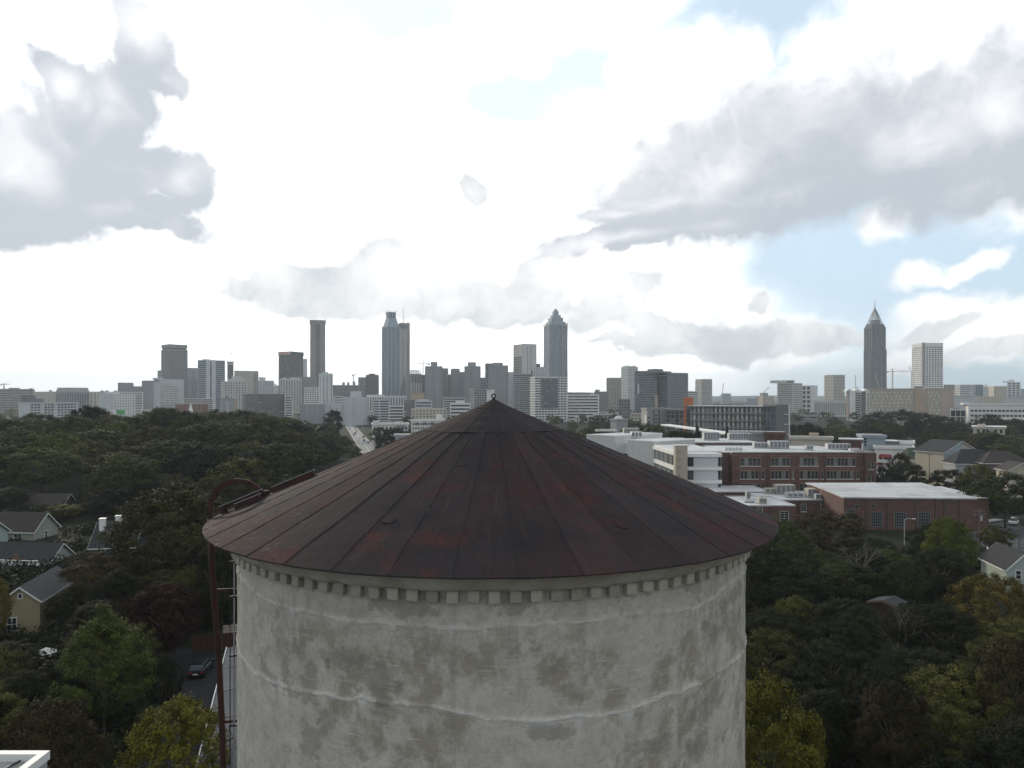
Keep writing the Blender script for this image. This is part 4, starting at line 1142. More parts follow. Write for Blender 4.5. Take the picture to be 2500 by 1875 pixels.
# long loft apartments with open balconies
o = bl('loft_apartments', 'long five-storey loft block with metal balconies and thin flat roof', 1688, 1688, 1872, 992, 470, 'solid', 'taupe', dep=18, cap=False, th=-14)
f = MB(); nb, nf = 18, 5
fhh = (o.H - 4) / nf
for i in range(nf):
    z = 4 + i * fhh
    part_box(o, 'floor_slab', 'concrete', -o.W/2, o.W/2, -o.D/2 - 1.9, -o.D/2, z - .15, z + .12)
    for j in range(nb):
        x0, x1 = -o.W/2 + j * o.W / nb, -o.W/2 + (j + 1) * o.W / nb
        if j in (3, 4): continue
        part_box(o, 'window', 'glassgreen', x0 + .35, (x0 + x1) / 2 - .1, -o.D/2 - .06, -o.D/2 + .2, z + .2, z + fhh - .6)
        part_box(o, 'blind', 'white' if (i * 7 + j * 3) % 4 else 'beige', (x0 + x1) / 2 + .1, x1 - .3, -o.D/2 - .06, -o.D/2 + .2, z + .5 + ((i + j) % 3) * .4, z + fhh - .7)
        for k in range(3): f.bar((x0 + .1, -o.D/2 - 1.85, z + .4 + k * .3), (x1 - .1, -o.D/2 - 1.85, z + .4 + k * .3), .05, .05)
for j in range(nb + 1):
    x = -o.W/2 + j * o.W / nb
    part_box(o, 'post', 'beige', x - .13, x + .13, -o.D/2 - 2.0, -o.D/2 - 1.75, 0, o.H)
f.build('railings', 'steel', o.root, kind='stuff')
part_box(o, 'roof', 'pale', -o.W/2 - 1.5, o.W/2 + 1, -o.D/2 - 2.6, o.D/2, o.H, o.H + .45)
o2 = bl('orange_stair_tower', 'orange stair tower with black glazed shaft at the loft block end', 1669, 1669, 1692, 973, 490, 'solid', 'orange', dep=9)
part_box(o2, 'glazed_shaft', 'glass', o2.px(1676), o2.px(1693), -o2.D/2 - 1.2, -o2.D/2 - .05, o2.zb, o2.py(991))
for k in range(5): part_box(o2, 'mullion', 'steel', o2.px(1676), o2.px(1693), -o2.D/2 - 1.26, -o2.D/2 - 1.15, o2.zb + 1 + k * 4.6, o2.zb + 1.2 + k * 4.6)
o3 = bl('dark_end_block', 'dark slate end block with white frame closing the loft block', 1866, 1894, 1920, 992, 430, 'curtain', 'slate', 'glassblue', fh=4, bay=3, pw=.07, sh=.08, th=45)
part_box(o3, 'dark_wall', 'slate', -o3.W/2 - .3, o3.W/2 + .3, -o3.D/2 - 1, -o3.D/2 - .35, o3.zb, o3.H + 1)
part_box(o3, 'white_frame', 'whitepaint', o3.W/2 + .9, o3.W/2 + 1.6, -o3.D/2 - 1.2, o3.D/2, o3.zb, o3.H + .5)
for k in range(3): part_box(o3, 'white_shelf', 'whitepaint', o3.W/2 - 3, o3.W/2 + 1.0, -o3.D/2 - 1.5, -o3.D/2 - 1.0, o3.H - 5 - k * 6, o3.H - 4.6 - k * 6)
# long white canopy before the lofts
a_, b2 = at(1625, 1037, 440), at(1790, 1054, 330)
t = thing('white_canopy', 'long thin white canopy roof on posts in front of the loft block', 'canopy', (a_.x, a_.y, 0))
v = Vector((b2.x - a_.x, b2.y - a_.y, 0))
b = MB(); b.bar((0, 0, a_.z), (v.x, v.y, a_.z - .2), 6, .7); b.build('roof', 'whitepaint', t)
for k in range(6):
    b = MB(); b.cyl(v.x * k / 5, v.y * k / 5, .25, -1, a_.z - .3, 8); b.build('post', 'whitepaint', t)
o = bl('domed_block', 'small grey block with white roof dome among the trees', 1490, 1505, 1533, 1026, 520, 'solid', 'grey', th=35)
b = MB()
for k in range(5):
    a0, a1 = k * math.pi / 10, (k + 1) * math.pi / 10
    b.cyl(o.px(1518), 0, 3.2 * math.cos(a0), o.H + .6 + 2.6 * math.sin(a0), o.H + .6 + 2.6 * math.sin(a1), 20, 3.2 * math.cos(a1) + .01)
b.build('dome', 'white', o.root, smooth=True)
# --- right half
bl('teal_office', 'low teal and white banded office behind the orange tower', 1678, 1678, 1704, 956, 1500, 'band', 'white', 'glassgreen', fh=4, sh=.45)
bl('two_tone_tower', 'distant tower with lit striped left face and grey right face', 1698, 1712, 1738, 926, 2500, 'band', 'beige', 'glass', fh=4.2, sh=.5)
o = bl('hazy_small_tower', 'small hazy distant tower beside a thin crane', 1762, 1762, 1784, 961, 3400, 'grid', 'bluegrey', 'glass', pw=.4, sh=.4, dep=30)
bl('hazy_mid_block', 'low hazy block on the far horizon right of the small hazy tower', 1824, 1824, 1848, 973, 2600, 'grid', 'bluegrey', 'glass', pw=.4, sh=.4, dep=40)
bl('tan_setback_building', 'tan building with square top in front of the pale banded tower', 1850, 1864, 1888, 968, 1300, 'grid', 'beige', 'glass', pw=.8, sh=.8, mech=((1866, 1878, 959, 'taupe'),))
bl('pale_banded_tower', 'pale tower with sunlit left face and fine floor bands', 1898, 1935, 1958, 936, 1600, 'band', 'stone', 'glasswarm', fh=4, sh=.6, mech=((1910, 1928, 929, 'stone'), (1938, 1947, 928, 'slate')))
bl('white_frame_block', 'white framed block with deep square openings beside the pale banded tower', 1958, 1958, 1979, 942, 1650, 'grid', 'white', 'black', fh=10, bay=10, pw=.3, sh=.3, dep=20)
bl('white_slab', 'plain white slab beside the white framed block', 1980, 1980, 1996, 942, 1640, 'solid', 'white', dep=20)
bl('curved_tan_tower', 'broad tan tower with sunlit left face near the tall spired tower', 2013, 2034, 2062, 916, 2000, 'band', 'beige', 'glasswarm', fh=4, sh=.6)
bl('fin_row', 'long low building of close white vertical fins', 1988, 1988, 2070, 979, 1250, 'pier', 'stone', 'slate', bay=3, pw=.5, sh=.05, dep=20)
o = bl('gabled_apartments', 'brown and white apartment block with gables and stacked balconies', 2068, 2074, 2123, 955, 1000, 'solid', 'white', th=10, dep=20, cap=False)
part_box(o, 'brown_bay', 'brown', o.px(2103), o.px(2113), -o.D/2 - .8, -o.D/2, o.zb, o.H - 1)
part_box(o, 'brown_flank', 'brown', -o.W/2 - .8, -o.W/2, -o.D/2, o.D/2, o.zb, o.H - 1)
for k in range(12):
    z = o.H - 4 - k * 3.2
    part_box(o, 'balcony', 'pale', o.px(2088), o.px(2102), -o.D/2 - 1.5, -o.D/2, z - .9, z)
    part_box(o, 'window', 'pane', o.px(2088.5), o.px(2101.5), -o.D/2 - .1, -o.D/2 + .1, z + .1, z + 1.9)
    part_box(o, 'window', 'pane', o.px(2116), o.px(2121), -o.D/2 - .1, -o.D/2 + .1, z - .9, z + .6)
for p in (2073, 2093, 2115):
    b = MB(); x = o.px(p); b.v = [(x - 5, -o.D/2 - .5, o.H), (x + 5, -o.D/2 - .5, o.H), (x, -o.D/2 - .5, o.H + 3.2), (x - 5, o.D/2, o.H), (x + 5, o.D/2, o.H), (x, o.D/2, o.H + 3.2)]
    b.f = [(0, 1, 2), (5, 4, 3), (0, 2, 5, 3), (1, 4, 5, 2), (0, 3, 4, 1)]; b.build('gable', 'white', o.root)
# spired skyscraper
o = bl('spired_skyscraper', 'tallest tower on the right, dark purple glass with open golden pyramid and spire', 2110, 2128, 2162, 800, 2200, 'pier', 'purple', 'glass', fh=4.1, bay=3.0, pw=.35, sh=.3, cap=False, dp=.5, th=38)
W2 = o.W * 1.05; D2 = o.D * 1.05
f = MB()
for s in (-1, 1):
    f.box(s * o.W * .5 - 3, s * o.W * .5 + 3, -o.D/2 - 1.5, -o.D/2 + 3, o.zb, o.py(853))
f.box(-o.W/2 - 1.5, -o.W/2 + 3, o.D/2 - 4, o.D/2 + 1.5, o.zb, o.py(853)); f.build('lower_corner', 'purple', o.root, kind='stuff')
f = MB()
for x in (-.5, -.2, .2, .5): f.box(o.W * x - .6, o.W * x + .6, -o.D/2 - 1.0, -o.D/2, o.zb, o.H + 2)
for y in (-.2, .2, .5): f.box(-o.W/2 - 1.0, -o.W/2, o.D * y - .6, o.D * y + .6, o.zb, o.H + 2)
f.build('pale_piers', 'slate', o.root, kind='stuff')
b = MB(); b.frustum(quadp(o.W + 1, o.D + 1), o.H, quadp(o.W * .82, o.D * .82), o.py(790)); b.build('crown_base', 'purple', o.root)
part_box(o, 'inner_core', 'purple', -o.W * .25, o.W * .25, -o.D * .25, o.D * .25, o.py(790), o.py(780))
f = MB(); z0_, z1_ = o.py(797), o.py(750)
mat('gilt', (.26, .24, .25), rough=.4, metal=.5)
for k in range(4):
    c0 = [(-.46, -.46), (.46, -.46), (.46, .46), (-.46, .46)]
    p0, p1 = c0[k], c0[(k + 1) % 4]
    for j in range(6):
        u = j / 6
        q = (p0[0] + (p1[0] - p0[0]) * u, p0[1] + (p1[1] - p0[1]) * u)
        f.bar((q[0] * o.W, q[1] * o.D, z0_), (q[0] * o.W * .06, q[1] * o.D * .06, z1_), .9, .9)
    for lv in range(11):
        s = 1 - .94 * lv / 11; z = z0_ + (z1_ - z0_) * lv / 11
        f.bar((p0[0] * o.W * s, p0[1] * o.D * s, z), (p1[0] * o.W * s, p1[1] * o.D * s, z), .8, .8)
f.build('pyramid_truss', 'gilt', o.root, kind='stuff')
b = MB(); b.cyl(0, 0, 1.6, o.py(752), o.py(731), 8, .5); b.cyl(0, 0, .4, o.py(731), o.py(729), 6); b.build('spire', 'gilt', o.root)
# white logo tower
o = bl('dashed_white_tower', 'white tower with rows of dash windows and ring logos at top', 2227, 2253, 2301, 846, 1500, 'grid', 'white', 'glass', fh=4.2, bay=6.2, pw=.30, sh=.5, cap=False, dp=.5)
part_box(o, 'crown', 'white', -o.W/2 - .8, o.W/2 + .8, -o.D/2 - .8, o.D/2 + .8, o.H, o.py(837))
part_box(o, 'corner_shaft', 'taupe', -o.W/2 - 1.0, -o.W/2 + 4, -o.D/2 - 1.0, -o.D/2 + 3, o.zb, o.py(837) + .5)
def ring(o, loc, axis, r0, r1):
    b = MB(); n = 24
    for i in range(n):
        a0, a1 = 2 * math.pi * i / n, 2 * math.pi * (i + 1) / n
        q = []
        for r_, a in ((r0, a0), (r1, a0), (r1, a1), (r0, a1)):
            q.append((r_ * math.cos(a), 0, r_ * math.sin(a)) if axis == 'y' else (0, r_ * math.cos(a), r_ * math.sin(a)))
        b.poly(q)
    p = b.build('ring_logo', 'whitepaint', o.root); p.location = loc
zc = (o.H + o.py(837)) / 2
ring(o, (o.px(2268), -o.D/2 - .9, zc), 'y', 1.6, 2.9); ring(o, (-o.W/2 - 1.1, o.D * .22, zc), 'x', 1.8, 3.2)
# long beige panelled building
o = bl('beige_panel_building', 'long beige panelled building with scattered small white windows behind the trees', 2122, 2122, 2320, 951, 720, 'solid', 'beige', dep=26, mech=((2230, 2248, 943, 'taupe'), (2250, 2266, 944, 'pale')))
part_box(o, 'tan_bay', 'tan', o.px(2230), o.px(2257), -o.D/2 - 1.2, -o.D/2, o.zb, o.H + .6)
part_box(o, 'pink_bay', 'pinkish', o.px(2291), o.px(2319), -o.D/2 - .6, -o.D/2, o.zb, o.H + .3)
wr = random.Random(5)
for i in range(9):
    z = o.H - 3 - i * 3.4
    part_box(o, 'panel_joint', 'taupe', -o.W/2, o.W/2, -o.D/2 - .06, -o.D/2, z - 1.75, z - 1.55)
    for p in range(2127, 2289, 5):
        if 2227 < p < 2260: continue
        if (p + i * 3) % (10 if i % 2 else 20) < 5 or (i == 0 and p % 10 < 5):
            x = o.px(p); part_box(o, 'window', 'whitepaint', x - .45, x + .45, -o.D/2 - .1, -o.D/2 + .1, z - .7, z + .6)
            if wr.random() < .5: part_box(o, 'window', 'pane', x + .45, x + 1.0, -o.D/2 - .08, -o.D/2 + .1, z - .7, z + .6)
# far right cluster
bl('scaffold_tower', 'half-built pale tower right of the dashed white tower', 2304, 2304, 2330, 940, 1400, 'grid', 'offwhite', 'black', fh=4, bay=5, pw=.2, sh=.3, dep=20)
bl('white_pair_tower', 'white tower with striped left face in the far right cluster', 2328, 2343, 2372, 940, 1500, 'band', 'white', 'glass', fh=4, sh=.5)
bl('grey_glass_tower', 'grey glass tower in the middle of the far right cluster', 2371, 2381, 2400, 940, 1550, 'curtain', 'bluegrey', 'glassblue', pw=.2, sh=.25)
o = bl('pointed_tower', 'narrow pale tower with small pointed top', 2400, 2400, 2413, 946, 1500, 'solid', 'pale', dep=12)
b = MB(); b.frustum(quadp(o.W, o.D), o.H + .9, quadp(.5, .5), o.py(937)); b.build('pointed_roof', 'pale', o.root)
bl('tan_lit_block', 'tan block with sunlit left face in the far right cluster', 2413, 2428, 2460, 944, 1300, 'grid', 'cream', 'glass', pw=.7, sh=.65)
bl('white_scaffold_block', 'tall white framed block near the right edge with open frame on top', 2460, 2460, 2490, 934, 1250, 'grid', 'white', 'glassblue', fh=4, bay=7, pw=.3, sh=.4, dep=20, mech=((2448, 2462, 930), (2463, 2476, 927)))
bl('edge_office', 'pale office cut by the right picture edge', 2489, 2489, 2520, 950, 1450, 'grid', 'pale', 'glass', pw=.5, sh=.5, dep=20)
bl('blank_white_hall', 'blank white hall left of the long ribbon-windowed clinic', 2319, 2319, 2388, 968, 800, 'solid', 'pale', dep=25)
bl('tan_low_block', 'low tan block above the clinic roof', 2383, 2383, 2426, 969, 1000, 'grid', 'cream', 'glass', pw=.8, sh=.8, dep=20)
bl('grey_low_block', 'plain pale grey block above the clinic roof at the right edge', 2454, 2454, 2520, 969, 900, 'solid', 'pale', dep=25)
o = bl('clinic', 'long white clinic with two rows of dark ribbon windows at the right edge', 2352, 2364, 2540, 988, 640, 'solid', 'white', th=6, dep=30)
for i in range(4):
    z = o.H - 4.4 - i * 4.3
    for j in range(26):
        x = o.px(2370) + j * 2.9
        part_box(o, 'window', 'pane', x, x + 2.1, -o.D/2 - .1, -o.D/2 + .15, z - 1.7, z)
part_box(o, 'roof_unit', 'white', o.px(2352), o.px(2372), -o.D/2 + 2, o.D/2, o.H, o.py(984))
o4 = bl('glazed_entrance', 'dark glazed entrance block left of the clinic', 2321, 2321, 2357, 1001, 630, 'curtain', 'white', 'glass', fh=6, bay=4, pw=.08, sh=.08, dep=14, mech=((2328, 2342, 997, 'slate'),))
o = bl('cream_house_block', 'cream two-storey house block with white cornice among trees below the clinic', 2376, 2376, 2452, 1046, 430, 'solid', 'cream', dep=14, mech=((2386, 2407, 1036, 'pinkish'),))
for p in (2388, 2402, 2410, 2430, 2443):
    for q in (1052, 1063): part_box(o, 'window', 'pane', o.px(p) - .6, o.px(p) + .6, -o.D/2 - .1, -o.D/2 + .1, o.py(q) - 1, o.py(q) + 1)
part_box(o, 'cornice', 'whitepaint', -o.W/2 - .9, o.W/2 + .9, -o.D/2 - .9, o.D/2 + .9, o.H + .9, o.H + 1.4)
# --- lower middle, before the skyline
bl('white_band_block', 'white block with dark ribbon windows below the slim white tower', 815, 815, 836, 968, 1200, 'band', 'white', 'glass', sh=.5)
bl('grey_works', 'pale grey works building with taller right block in the left middle', 837, 862, 895, 971, 850, 'grid', 'pale', 'glass', bay=6, fh=5, pw=.85, sh=.8, mech=((875, 888, 955),))
bl('grey_works_annex', 'lower pale grey annex with white roof left of the works building', 738, 738, 800, 988, 900, 'grid', 'grey', 'glass', bay=6, pw=.85, sh=.8, dep=25, mech=((795, 806, 980),))
bl('pale_works_wing', 'pale wing with few small windows between works building and annex', 800, 800, 862, 986, 880, 'grid', 'pale', 'glass', bay=8, pw=.85, sh=.75, dep=25)
bl('finned_office', 'white office with vertical fins above the works building', 896, 896, 938, 965, 1250, 'pier', 'white', 'glass', bay=4, pw=.4, sh=.1)
bl('garage_office', 'pale office with open garage decks right of the works building', 912, 926, 951, 977, 950, 'band', 'pale', 'glass', fh=3.4, sh=.5)
bl('white_roofed_deck', 'low white deck with dark openings beneath the crown skyscraper', 950, 950, 985, 992, 900, 'band', 'white', 'black', fh=4, sh=.5)
bl('white_avenue_block', 'white three-storey building with rows of windows beside the avenue', 826, 826, 880, 1004, 965, 'grid', 'white', 'glass', fh=3.7, bay=2.2, pw=.5, sh=.55, dep=22)
bl('long_white_podium', 'long pale podium under the crown skyscraper', 938, 938, 992, 967, 1400, 'pier', 'pale', 'glass', bay=5, pw=.5, sh=.1)
bl('pink_wall_block', 'pinkish blank-walled block with tan roof house right of the crown skyscraper', 990, 990, 1015, 978, 900, 'solid', 'rose', dep=20)
bl('tan_top_block', 'tan topped block behind the pinkish wall', 1003, 1003, 1036, 960, 1100, 'solid', 'tan', dep=25)
bl('white_step_offices', 'pale stepped offices with ribbon windows right of the pinkish wall', 1014, 1014, 1054, 980, 880, 'band', 'pale', 'glass', sh=.5, dep=22, mech=((1020, 1046, 975),))
bl('cream_flats', 'long cream flats with small dark windows below the taupe towers', 1006, 1006, 1090, 1000, 760, 'grid', 'cream', 'glass', fh=3.2, bay=3.6, pw=.6, sh=.55, dep=18)
bl('striped_white_office', 'white office with black ribbon windows left of the cone peak', 1100, 1100, 1148, 986, 780, 'band', 'white', 'black', fh=3.6, sh=.55, dep=22, mech=((1113, 1134, 979),))
o = bl('grey_balcony_flats', 'grey flats with balconies and white end slab left of the cone peak', 1147, 1158, 1188, 951, 900, 'grid', 'grey', 'glass', fh=3, bay=3.4, pw=.3, sh=.35, th=20)
bl('white_end_slab', 'plain white end slab behind the roof finial', 1188, 1188, 1207, 953, 905, 'solid', 'white', dep=14)
bl('low_grey_deck', 'low pale deck in the gap below the small taupe tower', 1083, 1083, 1134, 972, 1150, 'band', 'pale', 'glass', sh=.4, dep=20)
o = bl('white_walkup', 'white three-storey walk-up with black awnings and dark party wall', 1003, 1003, 1085, 1028, 520, 'solid', 'white', dep=14, mech=((1068, 1081, 1013),))
part_box(o, 'party_wall', 'dark', -o.W/2 - 2.2, -o.W/2, -o.D/2 - .5, o.D/2, o.zb, o.H + 1)
for i in range(3):
    for j in range(12):
        x = -o.W/2 + 1.4 + j * (o.W - 2) / 12
        part_box(o, 'window', 'pane', x, x + .9, -o.D/2 - .08, -o.D/2 + .1, o.H - 3 - i * 3.1, o.H - 1.4 - i * 3.1)
for j in (1, 4, 7):
    x = -o.W/2 + 1.4 + j * (o.W - 2) / 12
    b = MB(); b.frustum([(x - .4, -o.D/2 - 1.6), (x + 2.8, -o.D/2 - 1.6), (x + 2.8, -o.D/2), (x - .4, -o.D/2)], o.H - 2.2, [(x - .2, -o.D/2 - .5), (x + 2.6, -o.D/2 - .5), (x + 2.6, -o.D/2), (x - .2, -o.D/2)], o.H - 1.1); b.build('awning', 'dark', o.root)
o = bl('white_shop_row', 'low white parapet building with dark hipped awning right of the avenue', 908, 908, 998, 1037, 480, 'solid', 'white', dep=16, mech=((910, 926, 1029, 'pale'),))
for j in range(9):
    x = -o.W/2 + 1.2 + j * 2.6
    part_box(o, 'window', 'pane', x, x + 1.2, -o.D/2 - .08, -o.D/2 + .1, o.H - 3.4, o.H - 1.6)
b = MB(); x = o.px(968); b.frustum([(x, -o.D/2 - 2), (x + 6.5, -o.D/2 - 2), (x + 6.5, -o.D/2), (x, -o.D/2)], o.H - 1.8, [(x + .6, -o.D/2 - .6), (x + 6, -o.D/2 - .6), (x + 6, -o.D/2), (x + .6, -o.D/2)], o.H - .3); b.build('awning', 'slate', o.root)
bl('grey_roof_shed', 'small pale flat roofed shed against the left slope of the cone roof', 965, 965, 1000, 1066, 330, 'solid', 'grey', dep=10)
o = bl('big_grey_gable', 'large grey gabled warehouse roof among the left trees', 380, 380, 470, 1052, 420, 'solid', 'grey', dep=20, cap=False)
b = MB(); w_ = o.W/2 + 1; d_ = o.D/2 + 1; h_ = o.py(1030)
b.v = [(-w_, -d_, o.H), (w_, -d_, o.H), (w_, d_, o.H), (-w_, d_, o.H), (-w_ * .6, 0, h_), (w_ * .55, 0, h_ - 1)]
b.f = [(0, 1, 5, 4), (1, 2, 5), (2, 3, 4, 5), (3, 0, 4), (3, 2, 1, 0)]; b.build('roof', 'bluegrey', o.root)
b = MB(); b.cyl(-w_ * .5, 0, 1.6, o.H, o.py(1003), 10); b.build('chimney', 'slate', o.root)
# scattered low blocks between the trees and the skyline
lr = random.Random(21)
LOWM = dict(pale='pale grey', stone='cream grey', taupe='taupe', rose='dusky brown', offwhite='off-white', grey='mid grey', beige='beige', brickold='red brick', white='white')
LANDMARKS = [(o_.location.x / o_.location.y * F + 1250, o_.name.split('.')[0].replace('_', ' ')) for o_ in COL.objects if o_.parent is None and 'label' in o_.keys() and o_.location.y > 400]
USED = set()
def lowblocks(n, xa, xb, da, db):
    for k in range(n):
        p = xa + (xb - xa) * (k + lr.uniform(.1, .9)) / n; d = lr.uniform(da, db); w = lr.uniform(14, 45) / d * F
        h = lr.uniform(5, 11); st = lr.choice(['grid', 'grid', 'band']); m_ = lr.choice(list(LOWM))
        yt = HOR + (HC - h) / d * F
        lm = sorted(LANDMARKS, key=lambda q: abs(q[0] - p))
        lab = None
        for q in lm:
            lab = 'low flat %s building with %s windows in front of the %s' % (LOWM[m_], 'ribbon' if st == 'band' else 'square', q[1])
            if lab not in USED: break
        USED.add(lab)
        bl('low_building', lab, p, p, p + w, yt, d, st, m_, 'glass', fh=3.8, bay=4, pw=.6, sh=.55, dep=lr.uniform(12, 26), group='low buildings between the trees and the skyline')
lowblocks(20, 10, 560, 1000, 1700)
lowblocks(14, 620, 1050, 700, 1500)
lowblocks(6, 1400, 1560, 700, 1400)
lowblocks(18, 1690, 2070, 900, 2800)
lowblocks(8, 2080, 2480, 800, 1500)
# --- cranes
def crane(label, px, ytip, ybase, d, jib0, jib1, yj=None, luff=None):
    p = at(px, ybase, d); top = at(px, ytip, d).z
    t = thing('tower_crane', label, 'crane', (p.x, p.y, 0))
    k = d / F
    f = MB(); s = max(.9, .8 * k)
    for a, b_ in ((-s, -s), (s, -s), (s, s), (-s, s)): f.bar((a, b_, 0), (a, b_, top), .5 * k, .5 * k)
    n = 14
    for i in range(n):
        z0_, z1_ = top * i / n, top * (i + 1) / n
        f.bar((-s, -s, z0_), (s, -s, z1_), .3 * k, .3 * k)
    f.build('mast', 'cranesteel', t)
    if luff:
        dx, yy = luff
        b = MB(); e = at(px + dx, yy, d).z
        b.bar((0, 0, top), (dx * k, 0, e), 1.1 * k, 1.3 * k); b.build('jib', 'cranesteel', t)
        b = MB(); b.box(-6 * k if dx > 0 else 1 * k, -1 * k if dx > 0 else 6 * k, -1.5, 1.5, top - 1.5 * k, top + .5 * k); b.build('counterweight', 'grey', t)
    else:
        zj = at(px, yj, d).z
        b = MB(); b.bar((jib0 * k, 0, zj), (jib1 * k, 0, zj), 1.0 * k, 1.2 * k); b.build('jib', 'cranesteel', t)
        b = MB(); b.bar((0, 0, top), (jib1 * k * .75, 0, zj), .35 * k, .35 * k); b.bar((0, 0, top), (jib0 * k * .8, 0, zj), .35 * k, .35 * k); b.build('tie', 'cranesteel', t)
        b = MB(); b.box(min(jib0 * k, jib0 * k * .7), max(jib0 * k, jib0 * k * .7), -1.5, 1.5, zj - 3 * k, zj); b.build('counterweight', 'grey', t)
crane('thin tower crane left of the leftmost taupe office tower', 1033, 879, 960, 1750, 17, -13, 888)
crane('small crane left of the dark brown tower', 863, 915, 960, 1900, -3, 8, 915)
crane('crane jib above the brick office at the far left', 10, 936, 960, 1900, -8, 15, 938)
crane('pale tower crane between the spired skyscraper and the dashed white tower', 2179, 900, 950, 1700, -15, 42, 907)
crane('orange luffing crane in front of the spired skyscraper', 2147, 946, 955, 1100, 0, 0, luff=(-11, 915))
crane('thin luffing crane left of the dashed white tower', 2226, 910, 950, 1650, 0, 0, luff=(-6, 896))
crane('faint luffing crane beside the small hazy tower', 1763, 965, 975, 3000, 0, 0, luff=(3, 936))
crane('small luffing crane on the tan setback building', 1862, 960, 975, 1700, 0, 0, luff=(16, 945))
crane('thin crane mast left of the spired skyscraper', 2089, 946, 960, 1500, 0, 0, luff=(-1, 916))

# ------------------------------------------------------------------ school
def win(parent, face, x, z, w, h, y, frame='whitepaint', bars=(1, 1), pane='pane', sill=False, fw=.07):
    """window set in a face: face 'F' looks to -y, 'L' to -x, 'R' to +x; x runs along the face"""
    fr = MB(); dp_ = .06
    def bx(u0, u1, v0, v1, d0, d1):
        if face == 'F': fr.box(u0, u1, y - d1, y - d0, v0, v1)
        elif face == 'L': fr.box(y - d1, y - d0, u0, u1, v0, v1)
        else: fr.box(y + d0, y + d1, u0, u1, v0, v1)
    bx(x - w/2, x + w/2, z, z + fw, .0, dp_); bx(x - w/2, x + w/2, z + h - fw, z + h, .0, dp_)
    bx(x - w/2, x - w/2 + fw, z + fw, z + h - fw, .0, dp_); bx(x + w/2 - fw, x + w/2, z + fw, z + h - fw, .0, dp_)
    for i in range(1, bars[0]): bx(x - w/2 + w * i / bars[0] - fw * .35, x - w/2 + w * i / bars[0] + fw * .35, z + fw, z + h - fw, .012, dp_ - .01)
    for i in range(1, bars[1]): bx(x - w/2 + fw, x + w/2 - fw, z + h * i / bars[1] - fw * .35, z + h * i / bars[1] + fw * .35, .012, dp_ - .012)
    if sill: bx(x - w/2 - .1, x + w/2 + .1, z - .14, z, .0, .14)
    o = fr.build('window', frame, parent)
    fr = MB(); bx(x - w/2 + fw * .9, x + w/2 - fw * .9, z + fw * .9, z + h - fw * .9, .0, .02)
    fr.build('pane', pane, o)
    return o
mat('stucco', (.58, .59, .58), rough=.8, var=.06, scale=.3)
mat('pylon', (.44, .38, .31), rough=.8, var=.08)
mat('paneblind', (.16, .17, .17), rough=.25, var=.4, scale=.6, spec=.5)
mat('galv', (.46, .48, .49), rough=.5, metal=.3, var=.15, scale=1.)
DS = 224.0
def sx(p, d): return (p - 1250) / F * d
def sz(p, d): return HC + (HOR - p) / F * d
sc = thing('school_main_wing', 'long three-storey red brick school wing with white flat roof', 'school', (sx(1962, DS), DS, 0))
x0, x1 = sx(1787, DS) - sx(1962, DS), sx(2135, DS) - sx(1962, DS)
HW = sz(1106, DS)
b = MB(); b.box(x0, x1 - 3.4, 0, 34, -.5, HW); b.build('wall', 'brick', sc)
b = MB(); b.box(x1 - 3.4, x1, -1.2, 34, -.5, HW + .1); b.build('end_pavilion', 'brick', sc)
b = MB(); b.box(x0 - 3.2, x0, 2.5, 30, -.5, HW - .02); b.build('side_bay', 'brick', sc)
b = MB(); b.box(x0 + .35, x1 - .3, .35, 33.6, HW, HW + .05); b.box(x0 - 2.9, x0 + .35, 2.85, 29.6, HW - .02, HW + .03); b.build('roof_membrane', 'roofwhite', sc)
for (u0, u1, v0, v1) in ((x0 - .05, x1 + .05, -.08, .3), (x0 - .05, x1 + .05, 33.65, 34.05), (x1 - .3, x1 + .05, .32, 33.6)):
    b = MB(); b.box(u0, u1, v0, v1, HW, HW + .32); b.build('coping', 'pave', sc)
for k in range(3):
    zf = HW - 1.6 - 2.4 - k * 4.0
    groups = [(1807, 1857, 5 if k != 1 else 5), (1882, 1928, 5), (1952, 1998, 5), (2018, 2088, 8)]
    if k == 1: groups = [(1807, 1852, 5), (1859, 1866, 1), (1882, 1926, 5), (1933, 1939, 1), (1952, 1998, 5), (2004, 2010, 1), (2018, 2084, 8), (2091, 2097, 1)]
    for g0, g1, n in groups:
        a0, a1 = sx(g0, DS) - sx(1962, DS), sx(g1, DS) - sx(1962, DS)
        w = (a1 - a0) / n
        for j in range(n):
            win(sc, 'F', a0 + (j + .5) * w, zf, w * .84, 2.45, 0, 'pave', (1, 2), 'pane' if (j * 5 + k * 3 + int(g0)) % 4 else 'paneblind', fw=.06)
        b = MB(); b.box(a0 - .15, a1 + .15, -.16, 0, zf - .2, zf - .02); b.build('sill', 'offwhite', sc)
        b = MB(); b.box(a0 - .15, a1 + .15, -.07, 0, zf + 2.5, zf + 2.8); b.build('lintel', 'brickold', sc)
    b = MB(); b.box(x0, x1 - 3.5, -.05, 0, zf + 3.15, zf + 3.35); b.build('string_course', 'brickold', sc)
    for q in (2118, 2126):
        win(sc, 'F', sx(q, DS) - sx(1962, DS), zf - .9, .75, 2.2, -1.2, 'pave', (1, 2), fw=.06)
    b = MB(); b.box(sx(2114, DS) - sx(1962, DS), sx(2130, DS) - sx(1962, DS), -1.36, -1.2, zf - 1.1, zf - .92); b.build('sill', 'offwhite', sc)
for q in (1874, 2014):
    b = MB(); b.cyl(sx(q, DS) - sx(1962, DS), -.12, .11, 0, HW - .3, 8); b.build('downpipe', 'bronze', sc)
for q in (1829, 1904, 1975):
    b = MB(); b.tube([(sx(q, DS) - sx(1962, DS), .02, HW - .8), (sx(q, DS) - sx(1962, DS), -.1, HW - .8)], .18, 10); b.build('vent', 'bronze', sc)
